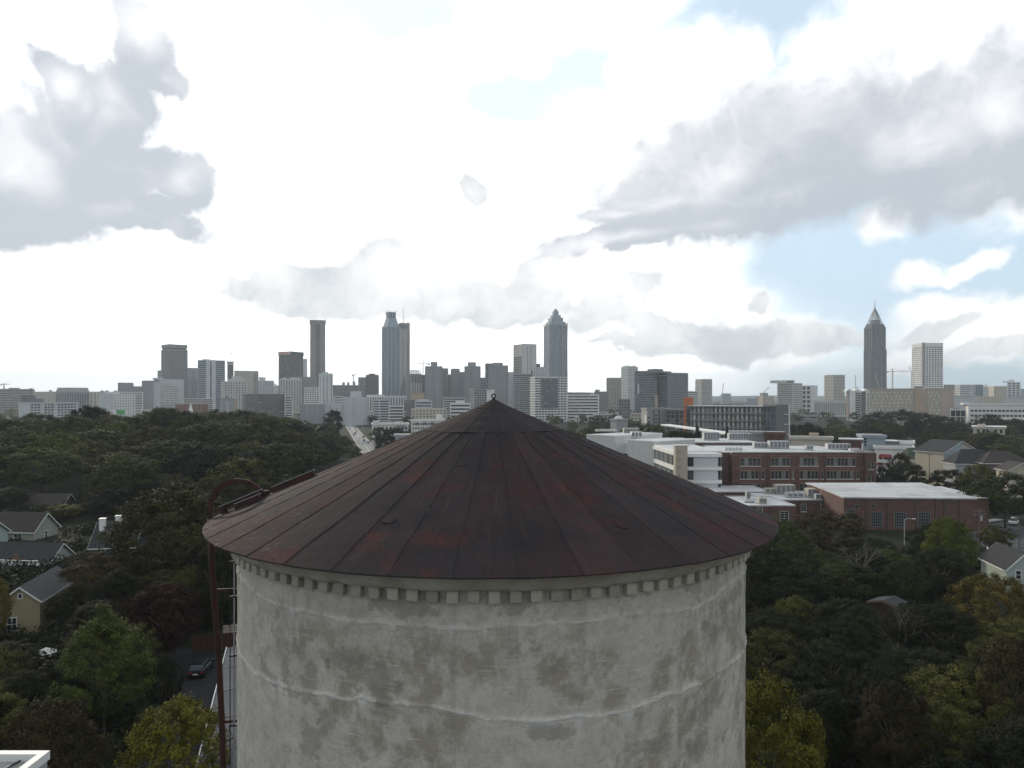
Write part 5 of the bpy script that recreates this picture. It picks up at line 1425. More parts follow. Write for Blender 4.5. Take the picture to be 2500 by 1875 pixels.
# rooftop plant, each a thing of its own
def unit(name, label, px, py, d, w, dp_, h, m, fans=0, rz=0, group=None):
    p = at(px, py, d)
    t = thing(name, label, 'rooftop unit', (p.x, p.y, p.z), rz, group)
    b = MB(); b.box(-w/2, w/2, -dp_/2, dp_/2, .15, h); b.build('casing', m, t)
    b = MB(); b.box(-w/2 + .1, -w/2 + .25, -dp_/2 + .1, dp_/2 - .1, 0, .15); b.box(w/2 - .25, w/2 - .1, -dp_/2 + .1, dp_/2 - .1, 0, .15); b.build('skid', 'steel', t)
    n = max(1, int(w / 1.1))
    for j in range(n):
        x = -w/2 + (j + .5) * w / n
        b = MB(); b.box(x - w / n * .38, x + w / n * .38, -dp_/2 - .03, -dp_/2, .4, h - .25); b.build('grille', 'slate' if m != 'slate' else 'grey', t)
    for j in range(fans):
        b = MB(); b.cyl(-w/2 + (j + .5) * w / fans, 0, min(.4, dp_ * .3), h, h + .18, 12); b.build('fan', 'steel', t)
    return t
def roofunit(label, px, d, zr, w, dp_, h, m='galv', fans=2, rz=0, name='air_handler'):
    t = unit(name, label, px, HOR + (HC - zr) / d * F, d, w, dp_, h, m, fans, rz)
    return t
roofunit('large grey air handler at the left end of the brick school roof', 1690 + 165, 246, HW + .05, 4.5, 2.2, 1.9)
roofunit('broad grey air handler with louvres mid brick school roof', 1900, 243, HW + .05, 6.5, 2.6, 2.6)
roofunit('long low white condenser row on the brick school roof', 1790, 234, HW + .05, 5.6, 1.2, .9, 'white', 5)
roofunit('long grey duct unit at the right end of the brick school roof', 2045, 240, HW + .05, 7.5, 2.4, 1.9)
roofunit('small square grey unit between the duct units', 1975, 236, HW + .05, 2.2, 1.8, 1.5)
roofunit('slim white condenser at the far right of the brick school roof', 2085, 232, HW + .05, 3.0, 1.2, .8, 'white', 3)
f = thing('roof_railing', 'thin galvanised guard railing along the front of the brick school roof', 'railing', (sx(1962, DS), DS + 3.0, HW + .05))
for j in range(24):
    x = x0 + 14 + j * 1.3
    if x < x1 - 1:
        b = MB(); b.box(x - .03, x + .03, -.03, .03, 0, 1.05); b.build('post', 'galv', f)
for z in (.5, 1.02):
    b = MB(); b.box(x0 + 14, x1 - 1, -.025, .025, z, z + .05); b.build('rail', 'galv', f)
# rear brick wing
rw = thing('school_rear_wing', 'lower brick school wing with white roof behind the main brick wing', 'school', (sx(1750, 275), 275, 0))
HR = sz(1082, 275)
b = MB(); b.box(sx(1590, 275) - sx(1750, 275), sx(1852, 275) - sx(1750, 275), 0, 26, -.5, HR); b.build('wall', 'brick', rw)
b = MB(); b.box(sx(1588, 275) - sx(1750, 275), sx(1854, 275) - sx(1750, 275), -.3, 26.3, HR, HR + .4); b.build('roof_edge', 'roofwhite', rw)
for q in (1730, 1775, 1820):
    b = MB(); b.cyl(sx(q, 275) - sx(1750, 275), -.12, .12, 0, HR, 8); b.build('downpipe', 'bronze', rw)
roofunit('grey louvred plant box on the left of the rear brick wing', 1735, 288, HR + .4, 6, 3, 3.2)
roofunit('long low condenser row on the rear brick wing', 1655, 284, HR + .4, 5, 1.4, 1.1, 'white', 4)
roofunit('wide grey ductwork unit on the right of the rear brick wing', 1805, 292, HR + .4, 9, 3, 2.6)
for (nm, lb, q0, q1, yt, d_, m_) in (('brick_penthouse', 'low red brick penthouse block behind the school right of the lofts', 1868, 1916, 1060, 290, 'brick'), ('cream_penthouse', 'cream penthouse block with raised square tower on the school roof', 1930, 2030, 1071, 285, 'cream'), ('brick_tower_block', 'small red brick block with white coping behind the school end', 2052, 2103, 1079, 270, 'brick'), ('concrete_penthouse', 'pale concrete stair block left of the brick penthouse', 1782, 1866, 1058, 300, 'grey')):
    o = bl(nm, lb, q0, q0, q1, yt, d_, 'solid', m_, dep=8)
    if nm == 'cream_penthouse': part_box(o, 'square_tower', 'tan', o.px(1976), o.px(1999), 0, 4, o.H, o.py(1058))
    if nm == 'concrete_penthouse': part_box(o, 'stair_head', 'pale', o.px(1826), o.px(1866), -2, 4, o.H + .9, o.py(1053))
    if nm == 'brick_tower_block': part_box(o, 'white_coping', 'roofwhite', -o.W/2 - .7, o.W/2 + .7, -o.D/2 - .7, o.D/2 + .7, o.H + .9, o.H + 1.2)
# white stucco stair bay, pylon and glazed wing
wb = thing('white_stair_bay', 'white stucco school bay with three projecting floor bands', 'school', (sx(1716, 216), 216, 0))
xa, xb = sx(1672, 216) - sx(1716, 216), sx(1761, 216) - sx(1716, 216)
HB = sz(1108, 216)
b = MB(); b.box(xa + .4, xb - .2, 0, 12, -.5, HB - .4); b.build('wall', 'stucco', wb)
for k in range(3):
    z = HB - .9 - k * 3.95
    b = MB(); b.box(xa, xb + .05, -.55, 12.2, z, z + .95); b.build('floor_band', 'whitepaint', wb)
    for (q0, q1, nb_) in ((1674, 1693, 3), (1753, 1760, 1)):
        u0, u1 = sx(q0, 216) - sx(1716, 216), sx(q1, 216) - sx(1716, 216)
        win(wb, 'F', (u0 + u1) / 2, z - 2.9, u1 - u0, 2.75, 0, 'slate', (nb_, 2), 'pane', fw=.06)
    b = MB(); b.box(sx(1694, 216) - sx(1716, 216), sx(1752, 216) - sx(1716, 216), -.12, 0, z - 2.95, z - .04); b.build('stucco_panel', 'pale', wb)
b = MB(); b.box(xa + .3, xb - .3, .2, 11.9, HB + .05, HB + .1); b.build('roof_membrane', 'roofwhite', wb)
py_ = thing('letter_pylon', 'tan entrance pylon with vertical raised letters at the white school bay', 'pylon', (sx(1660, 214), 214, 0))
hw = (sx(1680, 214) - sx(1637, 214)) / 2
b = MB(); b.box(-hw * .62, hw * .75, -1.2, 1.2, -.5, sz(1088, 214)); b.build('shaft', 'pylon', py_)
b = MB(); b.box(-hw * .62 - .15, hw * .75 + .6, -1.3, 1.5, sz(1088, 214), sz(1088, 214) + .25); b.build('coping', 'whitepaint', py_)
for k, ch in enumerate('HOWARD'):
    letters(ch, 1.5, 'taupe', py_, (-hw * .22, -1.24, sz(1103, 214) - k * 2.28), (R(90), 0, 0), .05, bold=.02)
# glazed ribbon wing running back to the left, white auditorium block, low white hall
def wallbox(name, label, p0, d0, p1, d1, yt, m, thick=14, cat='school'):
    a, b_ = Vector((sx(p0, d0), d0)), Vector((sx(p1, d1), d1))
    v = b_ - a; L_ = v.length; rz = math.atan2(v.y, v.x)
    H_ = sz(yt, d1)
    t = thing(name, label, cat, (a.x, a.y, 0), rz)
    b = MB(); b.box(0, L_, 0, thick, -.5, H_); b.build('wall', m, t)
    b = MB(); b.box(-.1, L_ + .1, -.1, thick + .1, H_, H_ + .35); b.build('parapet', 'whitepaint', t)
    b = MB(); b.box(.3, L_ - .3, .3, thick - .3, H_ + .2, H_ + .40); b.build('roof_membrane', 'roofwhite', t)
    return t, L_, H_
t, L_, H_ = wallbox('glazed_school_wing', 'white school wing with two long ribbons of glass', 1597, 252, 1650, 222, 1104, 'stucco', 14)
for k in range(3):
    z = H_ - 1.0 - 3.3 - k * 4.6
    n = 14
    for j in range(n):
        win(t, 'F', .3 + (j + .5) * (L_ - .6) / n, z, (L_ - .6) / n * .98, 3.2, 0, 'steel', (1, 3), 'paneblind' if (j + k) % 3 else 'pane', fw=.06)
    b = MB(); b.box(0, L_, -.5, 0, z + 3.25, z + 4.2); b.build('floor_band', 'whitepaint', t)
t, L_, H_ = wallbox('white_auditorium', 'plain white windowless school block left of the glazed wing', 1533, 262, 1599, 252, 1080, 'stucco', 22)
b = MB(); b.box(-8, -.12, 6, 20, -.5, H_ - 1.5); b.build('low_annex', 'stucco', t)
b = MB(); b.box(-8.3, -.12, 5.0, 6, H_ - 5.2, H_ - 4.8); b.build('canopy', 'whitepaint', t)
for j in range(7): win(t, 'F', -7.4 + j * 1.1, H_ - 8, .95, 2.6, 6, 'slate', (1, 1), fw=.05)
roofunit('pale box plant on the white auditorium roof', 1553, 276, H_ + .4, 4, 3, 2.2, 'white')
roofunit('cluster of grey condensers at the left of the auditorium roof', 1505, 285, H_ - 1.3, 7, 3, 2.6)
roofunit('tan pitched plant house on the auditorium roof', 1540, 290, H_ + .4, 6, 4, 3.0, 'beige')
t, L_, H_ = wallbox('low_white_hall', 'low white school hall at the far left end touching the cone roof edge', 1432, 278, 1500, 268, 1066, 'stucco', 30)
roofunit('row of small white vents on the low white hall roof', 1480, 300, H_ + .4, 9, 1.2, .9, 'white', 6)
# one-storey brick blocks in front
def brickblock(name, label, p0, p1, d, yt, depth, wins=(), pipes=()):
    c = sx((p0 + p1) / 2, d); H_ = sz(yt, d)
    t = thing(name, label, 'school', (c, d, 0))
    u0, u1 = sx(p0, d) - c, sx(p1, d) - c
    b = MB(); b.box(u0, u1, 0, depth, -.5, H_); b.build('wall', 'brick', t)
    b = MB(); b.box(u0 + .3, u1 - .3, .3, depth - .3, H_, H_ + .06); b.build('roof_membrane', 'roofwhite', t)
    for (a, b_, c_, d_) in ((u0 - .06, u1 + .06, -.06, .3), (u0 - .06, u1 + .06, depth - .3, depth + .06), (u0 - .06, u0 + .3, .31, depth - .31), (u1 - .3, u1 + .06, .31, depth - .31)):
        b = MB(); b.box(a, b_, c_, d_, H_ + .01, H_ + .28); b.build('coping', 'roofwhite', t)
    for (q, z, w, h, bars) in wins: win(t, 'F', sx(q, d) - c, z, w, h, 0, 'offwhite', bars, sill=True)
    for q in pipes:
        b = MB(); b.box(sx(q, d) - c - .1, sx(q, d) - c + .1, -.2, 0, 0, H_); b.build('downpipe', 'bronze', t)
    return t, H_
t, H1 = brickblock('low_brick_block', 'low brick school block nearest the tower with white flat roof', 1795, 1942, 178, 1236, 17, [(1855, 3, 1.4, 2.2, (2, 4)), (1915, 1.8, 2.2, 2.4, (2, 4))], (1825, 1880))
t, H2 = brickblock('mid_brick_block', 'middle brick school block carrying the largest roof machinery', 1866, 2058, 190, 1222, 18, [(1962, 2.2, 1.4, 2, (2, 3)), (2018, .8, 3.0, 4.4, (5, 4))], (1949,))
roofunit('tan cube air conditioner on the nearest brick block', 1860, 182, H1 + .06, 2.0, 1.8, 1.5, 'beige', 1)
roofunit('tall grey vent box at the back of the nearest brick block', 1826, 190, H1 + .06, 1.1, 1.1, 2.2, 'galv', 0)
roofunit('low grey skid at the left of the nearest brick block', 1828, 184, H1 + .06, 2.6, 1.2, .6, 'galv', 0)
roofunit('large tan and grey air handler at the right of the middle brick block', 1993, 196, H2 + .06, 5.5, 2.6, 2.4, 'beige', 0)
roofunit('dark framed tan unit at the back of the middle brick block', 1915, 203, H2 + .06, 5.2, 2.4, 2.6, 'beige', 0)
roofunit('pair of grey duct boxes mid roof of the middle brick block', 1938, 196, H2 + .06, 4.2, 2.2, 1.3, 'galv', 3)
roofunit('small tan box unit at the back left of the middle brick block', 1878, 203, H2 + .06, 2.6, 1.6, 1.6, 'beige', 1)
roofunit('grey transformer box at the front right of the middle brick block', 2006, 191.5, H2 + .06, 3.6, 1.2, 1.5, 'galv', 0)
b_, Hx = brickblock('brick_link', 'narrow flat-roofed link between main wing and front brick blocks', 1748, 1880, 205, 1202, 14)
# gymnasium with shallow pitched white roof
gd = 176.0
gym = thing('gymnasium', 'brick gymnasium with broad white membrane roof beside the car park', 'school', (sx(2060, gd), gd, 0), R(-4))
gw = 30.8; gh = sz(1213, gd); gdp = 27.0
b = MB(); b.box(0, gw, 0, gdp, -.5, gh); b.build('wall', 'brick', gym)
b = MB(); b.box(gw, gw + 4.2, 2.2, gdp - 3, -.5, gh - .3); b.build('end_bay', 'brick', gym)
b = MB(); r0 = gh + .05; r1 = gh + .5
b.v = [(-.25, -.35, r0), (gw + .25, -.35, r0), (gw + .25, gdp * .8, r1), (-.25, gdp * .8, r1), (-.25, gdp + .3, r0 + .2), (gw + .25, gdp + .3, r0 + .5)]
b.v += [(x, y, z - .35) for x, y, z in b.v]
b.f = [(0, 1, 2, 3), (3, 2, 5, 4), (6, 7, 1, 0), (7, 8, 2, 1), (8, 11, 5, 2), (10, 4, 5, 11), (9, 3, 4, 10), (6, 0, 3, 9), (9, 8, 7, 6), (10, 11, 8, 9)]
b.build('roof', 'roofwhite', gym)
b = MB(); b.v = [(gw + .3, 1.9, gh - .28), (gw + 4.5, 1.9, gh - .28), (gw + 4.5, gdp - 2.7, gh - .1), (gw + .3, gdp - 2.7, gh - .1)]; b.f = [(0, 1, 2, 3)]; b.build('end_bay_roof', 'roofwhite', gym)
for k in range(1, 8):
    b = MB(); y = gdp * .8 * k / 8; z = r0 + (r1 - r0) * k / 8
    b.box(-.2, gw + .2, y - .04, y + .04, z, z + .03); b.build('roof_seam', 'pave', gym)
for u in (.17, .335, .55, .70, .765, .88):
    b = MB(); b.box(gw * u - .12, gw * u + .12, -.22, 0, 0, gh); b.build('downpipe', 'bronze', gym)
for u, w, h, z, bars in ((.05, 1.9, 3.4, 1.5, (3, 5)), (.25, 2.7, 3.6, .8, (5, 5)), (.43, 2.7, 3.6, .8, (5, 5)), (.615, 2.8, 3.7, .8, (5, 5)), (.10, 1.0, .9, 5.2, (1, 1)), (.23, 1.0, .9, 5.4, (1, 1)), (.82, 1.2, 2.2, .2, (1, 1))):
    win(gym, 'F', gw * u, z, w, h, 0, 'taupe', bars, 'pane')

# ------------------------------------------------------------------ houses
def house(name, label, px, py, d, rz, Wd, Dd, hw_, rh, wall, roofm, ridge='x', hip=0.0, wins=(), chim=(), porch=None, base=0.0, group=None, trim='whitepaint', over=.5, door=None, zb=None):
    """px, py: the middle of the eave line; the house hangs from there down to the ground"""
    p = at(px, py, d); z0 = gz1(p.x, p.y)
    t = thing(name, label, 'house', (p.x, p.y, 0), R(rz), group)
    ze = p.z if zb is None else zb
    b = MB(); b.box(-Wd/2, Wd/2, -Dd/2, Dd/2, z0 - .5, ze)
    if not hip:
        if ridge == 'x':
            for s in (-1, 1): b.poly([(s * Wd/2, -Dd/2, ze), (s * Wd/2, Dd/2, ze), (s * Wd/2, 0, ze + rh * .97)][::s])
        else:
            for s in (-1, 1): b.poly([(-Wd/2, s * Dd/2, ze), (Wd/2, s * Dd/2, ze), (0, s * Dd/2, ze + rh * .97)][::-s])
    b.build('wall', wall, t)
    W2, D2 = Wd/2 + over, Dd/2 + over
    b = MB(); th_ = .18; dz = rh * over / ((Dd if ridge == 'x' else Wd) / 2)
    e = ze - dz + .05; hx = hip * (Wd if ridge == 'x' else Dd)
    if ridge == 'x': v = [(-W2, -D2, e), (W2, -D2, e), (W2, D2, e), (-W2, D2, e), (-W2 + hx, 0, ze + rh), (W2 - hx, 0, ze + rh)]; f = [(0, 1, 5, 4), (2, 3, 4, 5), (3, 0, 4), (1, 2, 5)]
    else: v = [(-W2, -D2, e), (W2, -D2, e), (W2, D2, e), (-W2, D2, e), (0, -D2 + hx, ze + rh), (0, D2 - hx, ze + rh)]; f = [(0, 1, 4), (1, 2, 5, 4), (2, 3, 5), (3, 0, 4, 5)]
    n = len(v)
    if hip: fs = f
    else: fs = [q for q in f if len(q) == 4]
    b.v = v + [(x, y, z + th_) for x, y, z in v]
    b.f = [tuple(i + n for i in q) for q in fs] + [tuple(reversed(q)) for q in fs]
    ed = {}
    for q in fs:
        for i in range(len(q)): ed[(q[i], q[(i + 1) % len(q)])] = 1
    for (i, j) in list(ed):
        if (j, i) not in ed: b.f.append((i, j, j + n, i + n))
    ro = b.build('roof', roofm, t)
    # trim boards along the eaves and rakes
    for (i, j) in list(ed):
        if (j, i) not in ed:
            m = MB(); a, c = Vector(v[i]), Vector(v[j]); m.bar(a + Vector((0, 0, .03)), c + Vector((0, 0, .03)), .08, .2); m.build('fascia', trim, ro)
    for (face, x, z, w, h, bars) in wins:
        yy = Dd/2 if face == 'F' else Wd/2
        win(t, face, x, ze + z, w, h, -yy if face in 'FL' else yy, trim, bars, fw=.11)
    for (x, y, w, h, m) in chim:
        c = MB(); c.box(x - w/2, x + w/2, y - w/2, y + w/2, ze - .5, ze + rh + h); c.box(x - w/2 - .1, x + w/2 + .1, y - w/2 - .1, y + w/2 + .1, ze + rh + h, ze + rh + h + .18); c.build('chimney', m, ro)
    if door:
        c = MB(); c.box(door[0] - .5, door[0] + .5, -Dd/2 - .06, -Dd/2, z0, z0 + 2.1); c.build('door', door[1], t)
    if porch:
        pd, ph = porch
        c = MB(); c.v = [(-Wd/2 - .2, -Dd/2 - pd, ze - 1.2), (Wd/2 + .2, -Dd/2 - pd, ze - 1.2), (Wd/2 + .2, -Dd/2 + .02, ze - .3), (-Wd/2 - .2, -Dd/2 + .02, ze - .3)]
        c.v += [(x, y, z + .15) for x, y, z in c.v]; c.f = [(4, 5, 6, 7), (3, 2, 1, 0), (0, 1, 5, 4), (1, 2, 6, 5), (2, 3, 7, 6), (3, 0, 4, 7)]
        c.build('porch_roof', roofm, t)
        for k in range(4):
            x = -Wd/2 + .2 + k * (Wd - .4) / 3
            c = MB(); c.box(x - .13, x + .13, -Dd/2 - pd + .1, -Dd/2 - pd + .36, z0, ze - 1.1); c.build('porch_post', trim, t)
        c = MB(); c.box(-Wd/2, Wd/2, -Dd/2 - pd, -Dd/2, z0, z0 + .5); c.build('porch_floor', 'grey', t)
        c = MB()
        for k in range(int(Wd / .18)): c.box(-Wd/2 + k * .18, -Wd/2 + k * .18 + .05, -Dd/2 - pd + .15, -Dd/2 - pd + .2, z0 + .5, z0 + 1.35)
        c.box(-Wd/2, Wd/2, -Dd/2 - pd + .12, -Dd/2 - pd + .24, z0 + 1.35, z0 + 1.43); c.build('porch_railing', trim, t, kind='stuff')
    return t
mat('shingle', (.036, .037, .041), rough=.95, var=.25, scale=1.5, bump=.3, bscale=6)
mat('shinglebrown', (.05, .041, .039), rough=.95, var=.25, scale=1.5, bump=.3, bscale=6)
mat('shinglegrey', (.055, .058, .066), rough=.95, var=.2, scale=1.5, bump=.3, bscale=6)
mat('shinglegreen', (.05, .075, .06), rough=.95, var=.2, scale=1.5)
mat('sage', (.30, .33, .28), rough=.8, var=.08); mat('mint', (.36, .43, .40), rough=.8, var=.08); mat('navy', (.045, .055, .085), rough=.8, var=.1)
mat('yellowwall', (.30, .26, .16), rough=.8, var=.08); mat('butter', (.44, .405, .33), rough=.8, var=.06); mat('skyblue', (.30, .37, .42), rough=.8, var=.06)
mat('shedwood', (.045, .030, .024), rough=.9, var=.2)
mat('awningred', (.22, .03, .035), rough=.7)
# left neighbourhood
house('garage_house', 'sage green garage house with brown gable roof on the left', 62, 1288, 165, -8, 10.5, 7, 6, 3.4, 'sage', 'shinglebrown', wins=(('F', 1.2, -2.4, 2.0, 1.7, (2, 2)), ('R', 0, -2.3, .9, 1.8, (1, 2))))
house('mint_house', 'pale mint house cut by the left edge beside the garage house', -62, 1302, 150, -6, 8, 8, 6, 3, 'mint', 'shingle', wins=(('F', 2.4, -4.0, 1.0, 1.8, (1, 2)),))
house('porch_house', 'low house with slate roof and white railed front porch on the left', 78, 1368, 142, -6, 12.5, 8, 4, 3.4, 'mint', 'shingle', wins=(('F', -2.5, -2.0, 1.2, 1.4, (1, 2)), ('F', 2.0, -2.0, 1.2, 1.4, (1, 2))), porch=(2.2, 3), door=(0, 'wood'))
house('yellow_gable_house', 'olive yellow gabled house with white bargeboards behind the orange tree', 96, 1440, 104, 12, 4.8, 12, 6, 1.9, 'yellowwall', 'shinglegrey', ridge='y', over=.35, wins=(('F', -1.0, -4.0, 1.3, 1.9, (2, 2)), ('F', .0, .3, .6, .8, (1, 1))))
house('navy_house', 'dark navy house with two tall white chimneys', 296, 1322, 150, 10, 8, 10, 5, 4.2, 'navy', 'shingle', ridge='x', wins=(('F', -1.7, -2.6, 1.0, 2.0, (1, 2)), ('F', 1.2, -2.6, 1.0, 2.0, (1, 2))), chim=((-3.0, -1.6, 1.0, .8, 'whitepaint'), (-.6, .4, 1.0, 1.0, 'whitepaint')))
house('dark_low_house', 'low dark roofed house between the garage house and the navy house', 192, 1316, 178, 4, 11, 8, 3, 3.2, 'slate', 'shinglebrown', hip=.3)
house('teal_shed_house', 'small teal gabled house behind the dark low house', 222, 1300, 186, 10, 4, 6, 4, 1.5, 'mint', 'shingle', ridge='y')
house('brown_back_house', 'brown house with small white framed windows half hidden by the left trees', 108, 1232, 205, 0, 14, 7, 6, 3.0, 'brown', 'shinglebrown', wins=(('F', -2.6, -2.4, 1.2, 1.6, (1, 2)), ('F', 1.2, -2.4, 1.2, 1.6, (1, 2))))
house('white_tent_roof_house', 'tiny white gabled porch roof left of the dark low house', 130, 1338, 160, 0, 4.2, 4, 2.4, .9, 'whitepaint', 'whitepaint', ridge='y')
# right neighbourhood behind the school
o = bl('white_awning_house', 'white stucco house with dark red awnings behind the school end', 2135, 2135, 2228, 1094, 292, 'solid', 'whitepaint', dep=12)
for (q0, q1, y_, h_) in ((2144, 2178, 1110, 1.4), (2140, 2156, 1128, 1.2)):
    b = MB(); u0, u1 = o.px(q0), o.px(q1); z = o.py(y_)
    b.frustum([(u0, -o.D/2 - 1.6), (u1, -o.D/2 - 1.6), (u1, -o.D/2), (u0, -o.D/2)], z - .9, [(u0 + .5, -o.D/2 - .5), (u1 - .5, -o.D/2 - .5), (u1 - .5, -o.D/2), (u0 + .5, -o.D/2)], z + .3); b.build('awning', 'awningred', o.root)
for q in (2150, 2163, 2172): win(o.root, 'F', o.px(q), o.py(1124), 1.1, 1.5, -o.D/2, 'pave', (1, 2))
part_box(o, 'balcony', 'whitepaint', o.px(2142), o.px(2178), -o.D/2 - 1.8, -o.D/2, o.py(1128), o.py(1121))
o = bl('grey_modern_house', 'tall blue-grey modern box house with narrow dark windows', 2103, 2107, 2161, 1067, 300, 'solid', 'bluegrey', dep=12, th=10)
for q in (1072, 1079, 1086): part_box(o, 'window', 'pane', o.px(2110), o.px(2115), -o.D/2 - .05, -o.D/2 + .1, o.py(q) - .5, o.py(q) + .5)
part_box(o, 'rear_wing', 'slate', o.px(2156), o.px(2198), -o.D/2 + 2, o.D/2, o.zb, o.py(1077))
part_box(o, 'wing_roof', 'whitepaint', o.px(2155), o.px(2199), -o.D/2 + 1.6, o.D/2, o.py(1077), o.py(1076))
o = bl('white_box_house', 'small white box house between modern house and green roof', 2188, 2188, 2230, 1082, 300, 'solid', 'whitepaint', dep=9)
part_box(o, 'window', 'pane', o.px(2203), o.px(2209), -o.D/2 - .05, -o.D/2 + .1, o.py(1094), o.py(1088))
house('green_roof_house', 'white house with green hipped roof and white dormer', 2232, 1117, 282, 0, 8.5, 8, 6, 3.6, 'whitepaint', 'shinglegreen', hip=.25, wins=(('F', -1.8, -3, 1.0, 1.4, (1, 2)), ('F', 1.6, -3, 1.0, 1.4, (1, 2)), ('F', -1.6, .2, 1.0, .7, (2, 1))))
house('twin_gable_house', 'tall house half blue half cream with dark gable roof facing left', 2310, 1101, 270, 20, 17, 12, 9, 4.0, 'butter', 'shingle', ridge='y', wins=(('F', 3.5, -2, 1.0, 1.5, (1, 2)), ('F', 2.2, -5, .9, 1.5, (1, 2)), ('F', 4, -5, .9, 1.5, (1, 2)))) 
tg = [q for q in COL.objects if q.name.startswith('twin_gable_house')][-1]
ze_ = sz(1101, 270); b = MB(); b.poly([(-8.5, -6.06, 0), (.6, -6.06, 0), (.6, -6.06, ze_ + 3.5), (0, -6.06, ze_ + 3.75), (-8.5, -6.06, ze_)]); o = b.build('blue_front', 'skyblue', tg)
for q in (-6.2, -3.2):
    for z in (-2.2, -5.2, -8.4): win(tg, 'F', q, ze_ + z, 1.0, 1.5, -6.06, 'whitepaint', (1, 2), fw=.11)
house('grey_porch_house', 'grey house with white triangular porch gable and dark hip roof', 2372, 1128, 255, -6, 15, 9, 6, 4.4, 'grey', 'shingle', hip=.3, wins=(('F', -4.5, -2.8, 1.2, 1.5, (1, 2)), ('F', 1.0, -2.8, 1.2, 1.5, (1, 2)), ('F', 3.2, -2.8, 1.2, 1.5, (1, 2))))
house('brown_hip_house', 'brown brick house with broad brown hip roof right of the grey porch house', 2440, 1127, 250, -8, 15, 11, 6, 3.6, 'brown', 'shinglebrown', hip=.35, wins=(('F', -2, -2.6, 1.4, 1.2, (2, 1)), ('F', 3, -2.6, 1.2, 1.2, (2, 1))))
house('cream_cottage', 'small cream gable end at the right edge below the brown hip house', 2480, 1146, 235, -10, 8, 8, 4, 2.4, 'butter', 'shinglebrown', ridge='y')
house('white_gable_house', 'small white gabled house end behind the orange tree at the right edge', 2467, 1376, 122, -10, 5.2, 9, 5, 2.6, 'mint', 'shingle', ridge='y', over=.35, wins=(('F', -.9, -1.6, .9, 1.5, (1, 2)), ('F', 1.4, -2.2, .9, 1.5, (1, 2))))
house('dark_treehouse_shed', 'dim brown boarded shed on stilts in the dark right trees', 2170, 1474, 98, 38, 3.4, 4.0, 3, .6, 'shedwood', 'shingle', over=.2, trim='wood', wins=(('F', .4, -1.9, .5, 1.5, (1, 1)),))
# near flat roof corner at the bottom left
nr_ = thing('flat_roof_building', 'near flat roof corner with white metal parapet at the bottom left', 'building', (-30.2, 40.0, 0))
zr = HC + (HOR - 1832) / F * 41.5
b = MB(); b.box(-16, 3.6, -14, 1.4, -.5, zr - .5); b.build('wall', 'grey', nr_)
b = MB(); b.box(-15.7, 3.3, -13.7, 1.1, zr - .5, zr - .42); b.build('roof_membrane', 'roofgravel', nr_)
for (a, b_, c_, d_) in ((-16.1, 3.7, 1.05, 1.5), (3.25, 3.7, -14, 1.04)):
    b = MB(); b.box(a, b_, c_, d_, zr - .49, zr); b.build('parapet', 'whitepaint', nr_)
b = MB(); b.tube([(2.4, .9, zr - .3), (1.6, -1.5, zr - .36), (-.6, -3.2, zr - .36), (-3.0, -3.6, zr - .36)], .06, 6); b.build('cable', 'black', nr_)
# long grey roof at the tower foot
lr_ = thing('shed_roof_building', 'long grey metal roof with white edge at the left foot of the tower', 'building', (0, 0, 0))
e0, e1 = gp(553, 1582, 6.0), gp(500, 1790, 6.0)
b = MB()
pA, pB = Vector((*e0, 6.0)), Vector((*e1, 6.0)); dv = (pB - pA).normalized(); nv_ = Vector((-dv.y, dv.x, 0))
if nv_.x < 0: nv_ = -nv_
pB = pB + dv * 10
v = [pA, pB, pB + nv_ * 7 + Vector((0, 0, 1.0)), pA + nv_ * 7 + Vector((0, 0, 1.0))]
b.v = [tuple(q) for q in v] + [(q.x, q.y, q.z - .15) for q in v]; b.f = [(0, 1, 2, 3), (7, 6, 5, 4), (4, 5, 1, 0), (5, 6, 2, 1), (6, 7, 3, 2), (7, 4, 0, 3)]
mat('metalroof', (.10, .105, .12), rough=.95, spec=.1, var=.15)
b.build('roof', 'metalroof', lr_)
b = MB(); b.bar(pA + Vector((0, 0, .05)), pB + Vector((0, 0, .05)), .07, .14); b.build('edge_trim', 'pale', lr_)
b = MB(); w0, w1, w2, w3 = [q + dv * (0.4 if i in (0, 3) else -.4) + nv_ * (.4 if i < 2 else -.4) for i, q in enumerate(v)]
b.prism([(w0.x, w0.y), (w1.x, w1.y), (w2.x, w2.y), (w3.x, w3.y)], -.5, 5.85); b.build('wall', 'concrete', lr_)
L2 = (pB - pA).length
for k in range(1, int(L2 / 6)):
    q = pA + dv * (k * 6); b = MB(); b.bar(q + Vector((0, 0, .03)), q + nv_ * 7 + Vector((0, 0, 1.03)), .08, .06); b.build('roof_seam', 'slate', lr_)
# fences by the yard
fa, fb = gp(470, 1588), gp(590, 1584)
fn = thing('board_fence', 'reddish brown board fence behind the dark car at the left foot of the tower', 'fence', (fa[0], fa[1], 0), math.atan2(fb[1] - fa[1], fb[0] - fa[0]))
fl = math.hypot(fb[0] - fa[0], fb[1] - fa[1])
bd = MB(); bd.box(-.072, .072, -.02, .02, .05, 1.9); bd = bd.mesh('board')
mat('fencewood', (.10, .045, .026), rough=.85, var=.2, scale=2, objrand=.25)
for k in range(int(fl / .15)): put('board', bd, 'fencewood', fn, (k * .15, 0, 0))
b = MB(); b.box(0, fl, .02, .1, .5, .6); b.box(0, fl, .02, .1, 1.5, 1.6); b.build('rail', 'fencewood', fn)
fa, fb = gp(545, 1556), gp(592, 1553)
fn = thing('white_deck_railing', 'white picket deck railing above the brown board fence', 'railing', (fa[0], fa[1], 0), math.atan2(fb[1] - fa[1], fb[0] - fa[0]))
fl = math.hypot(fb[0] - fa[0], fb[1] - fa[1])
pk_ = MB(); pk_.box(-.03, .03, -.02, .02, 0, .95); pk_ = pk_.mesh('picket')
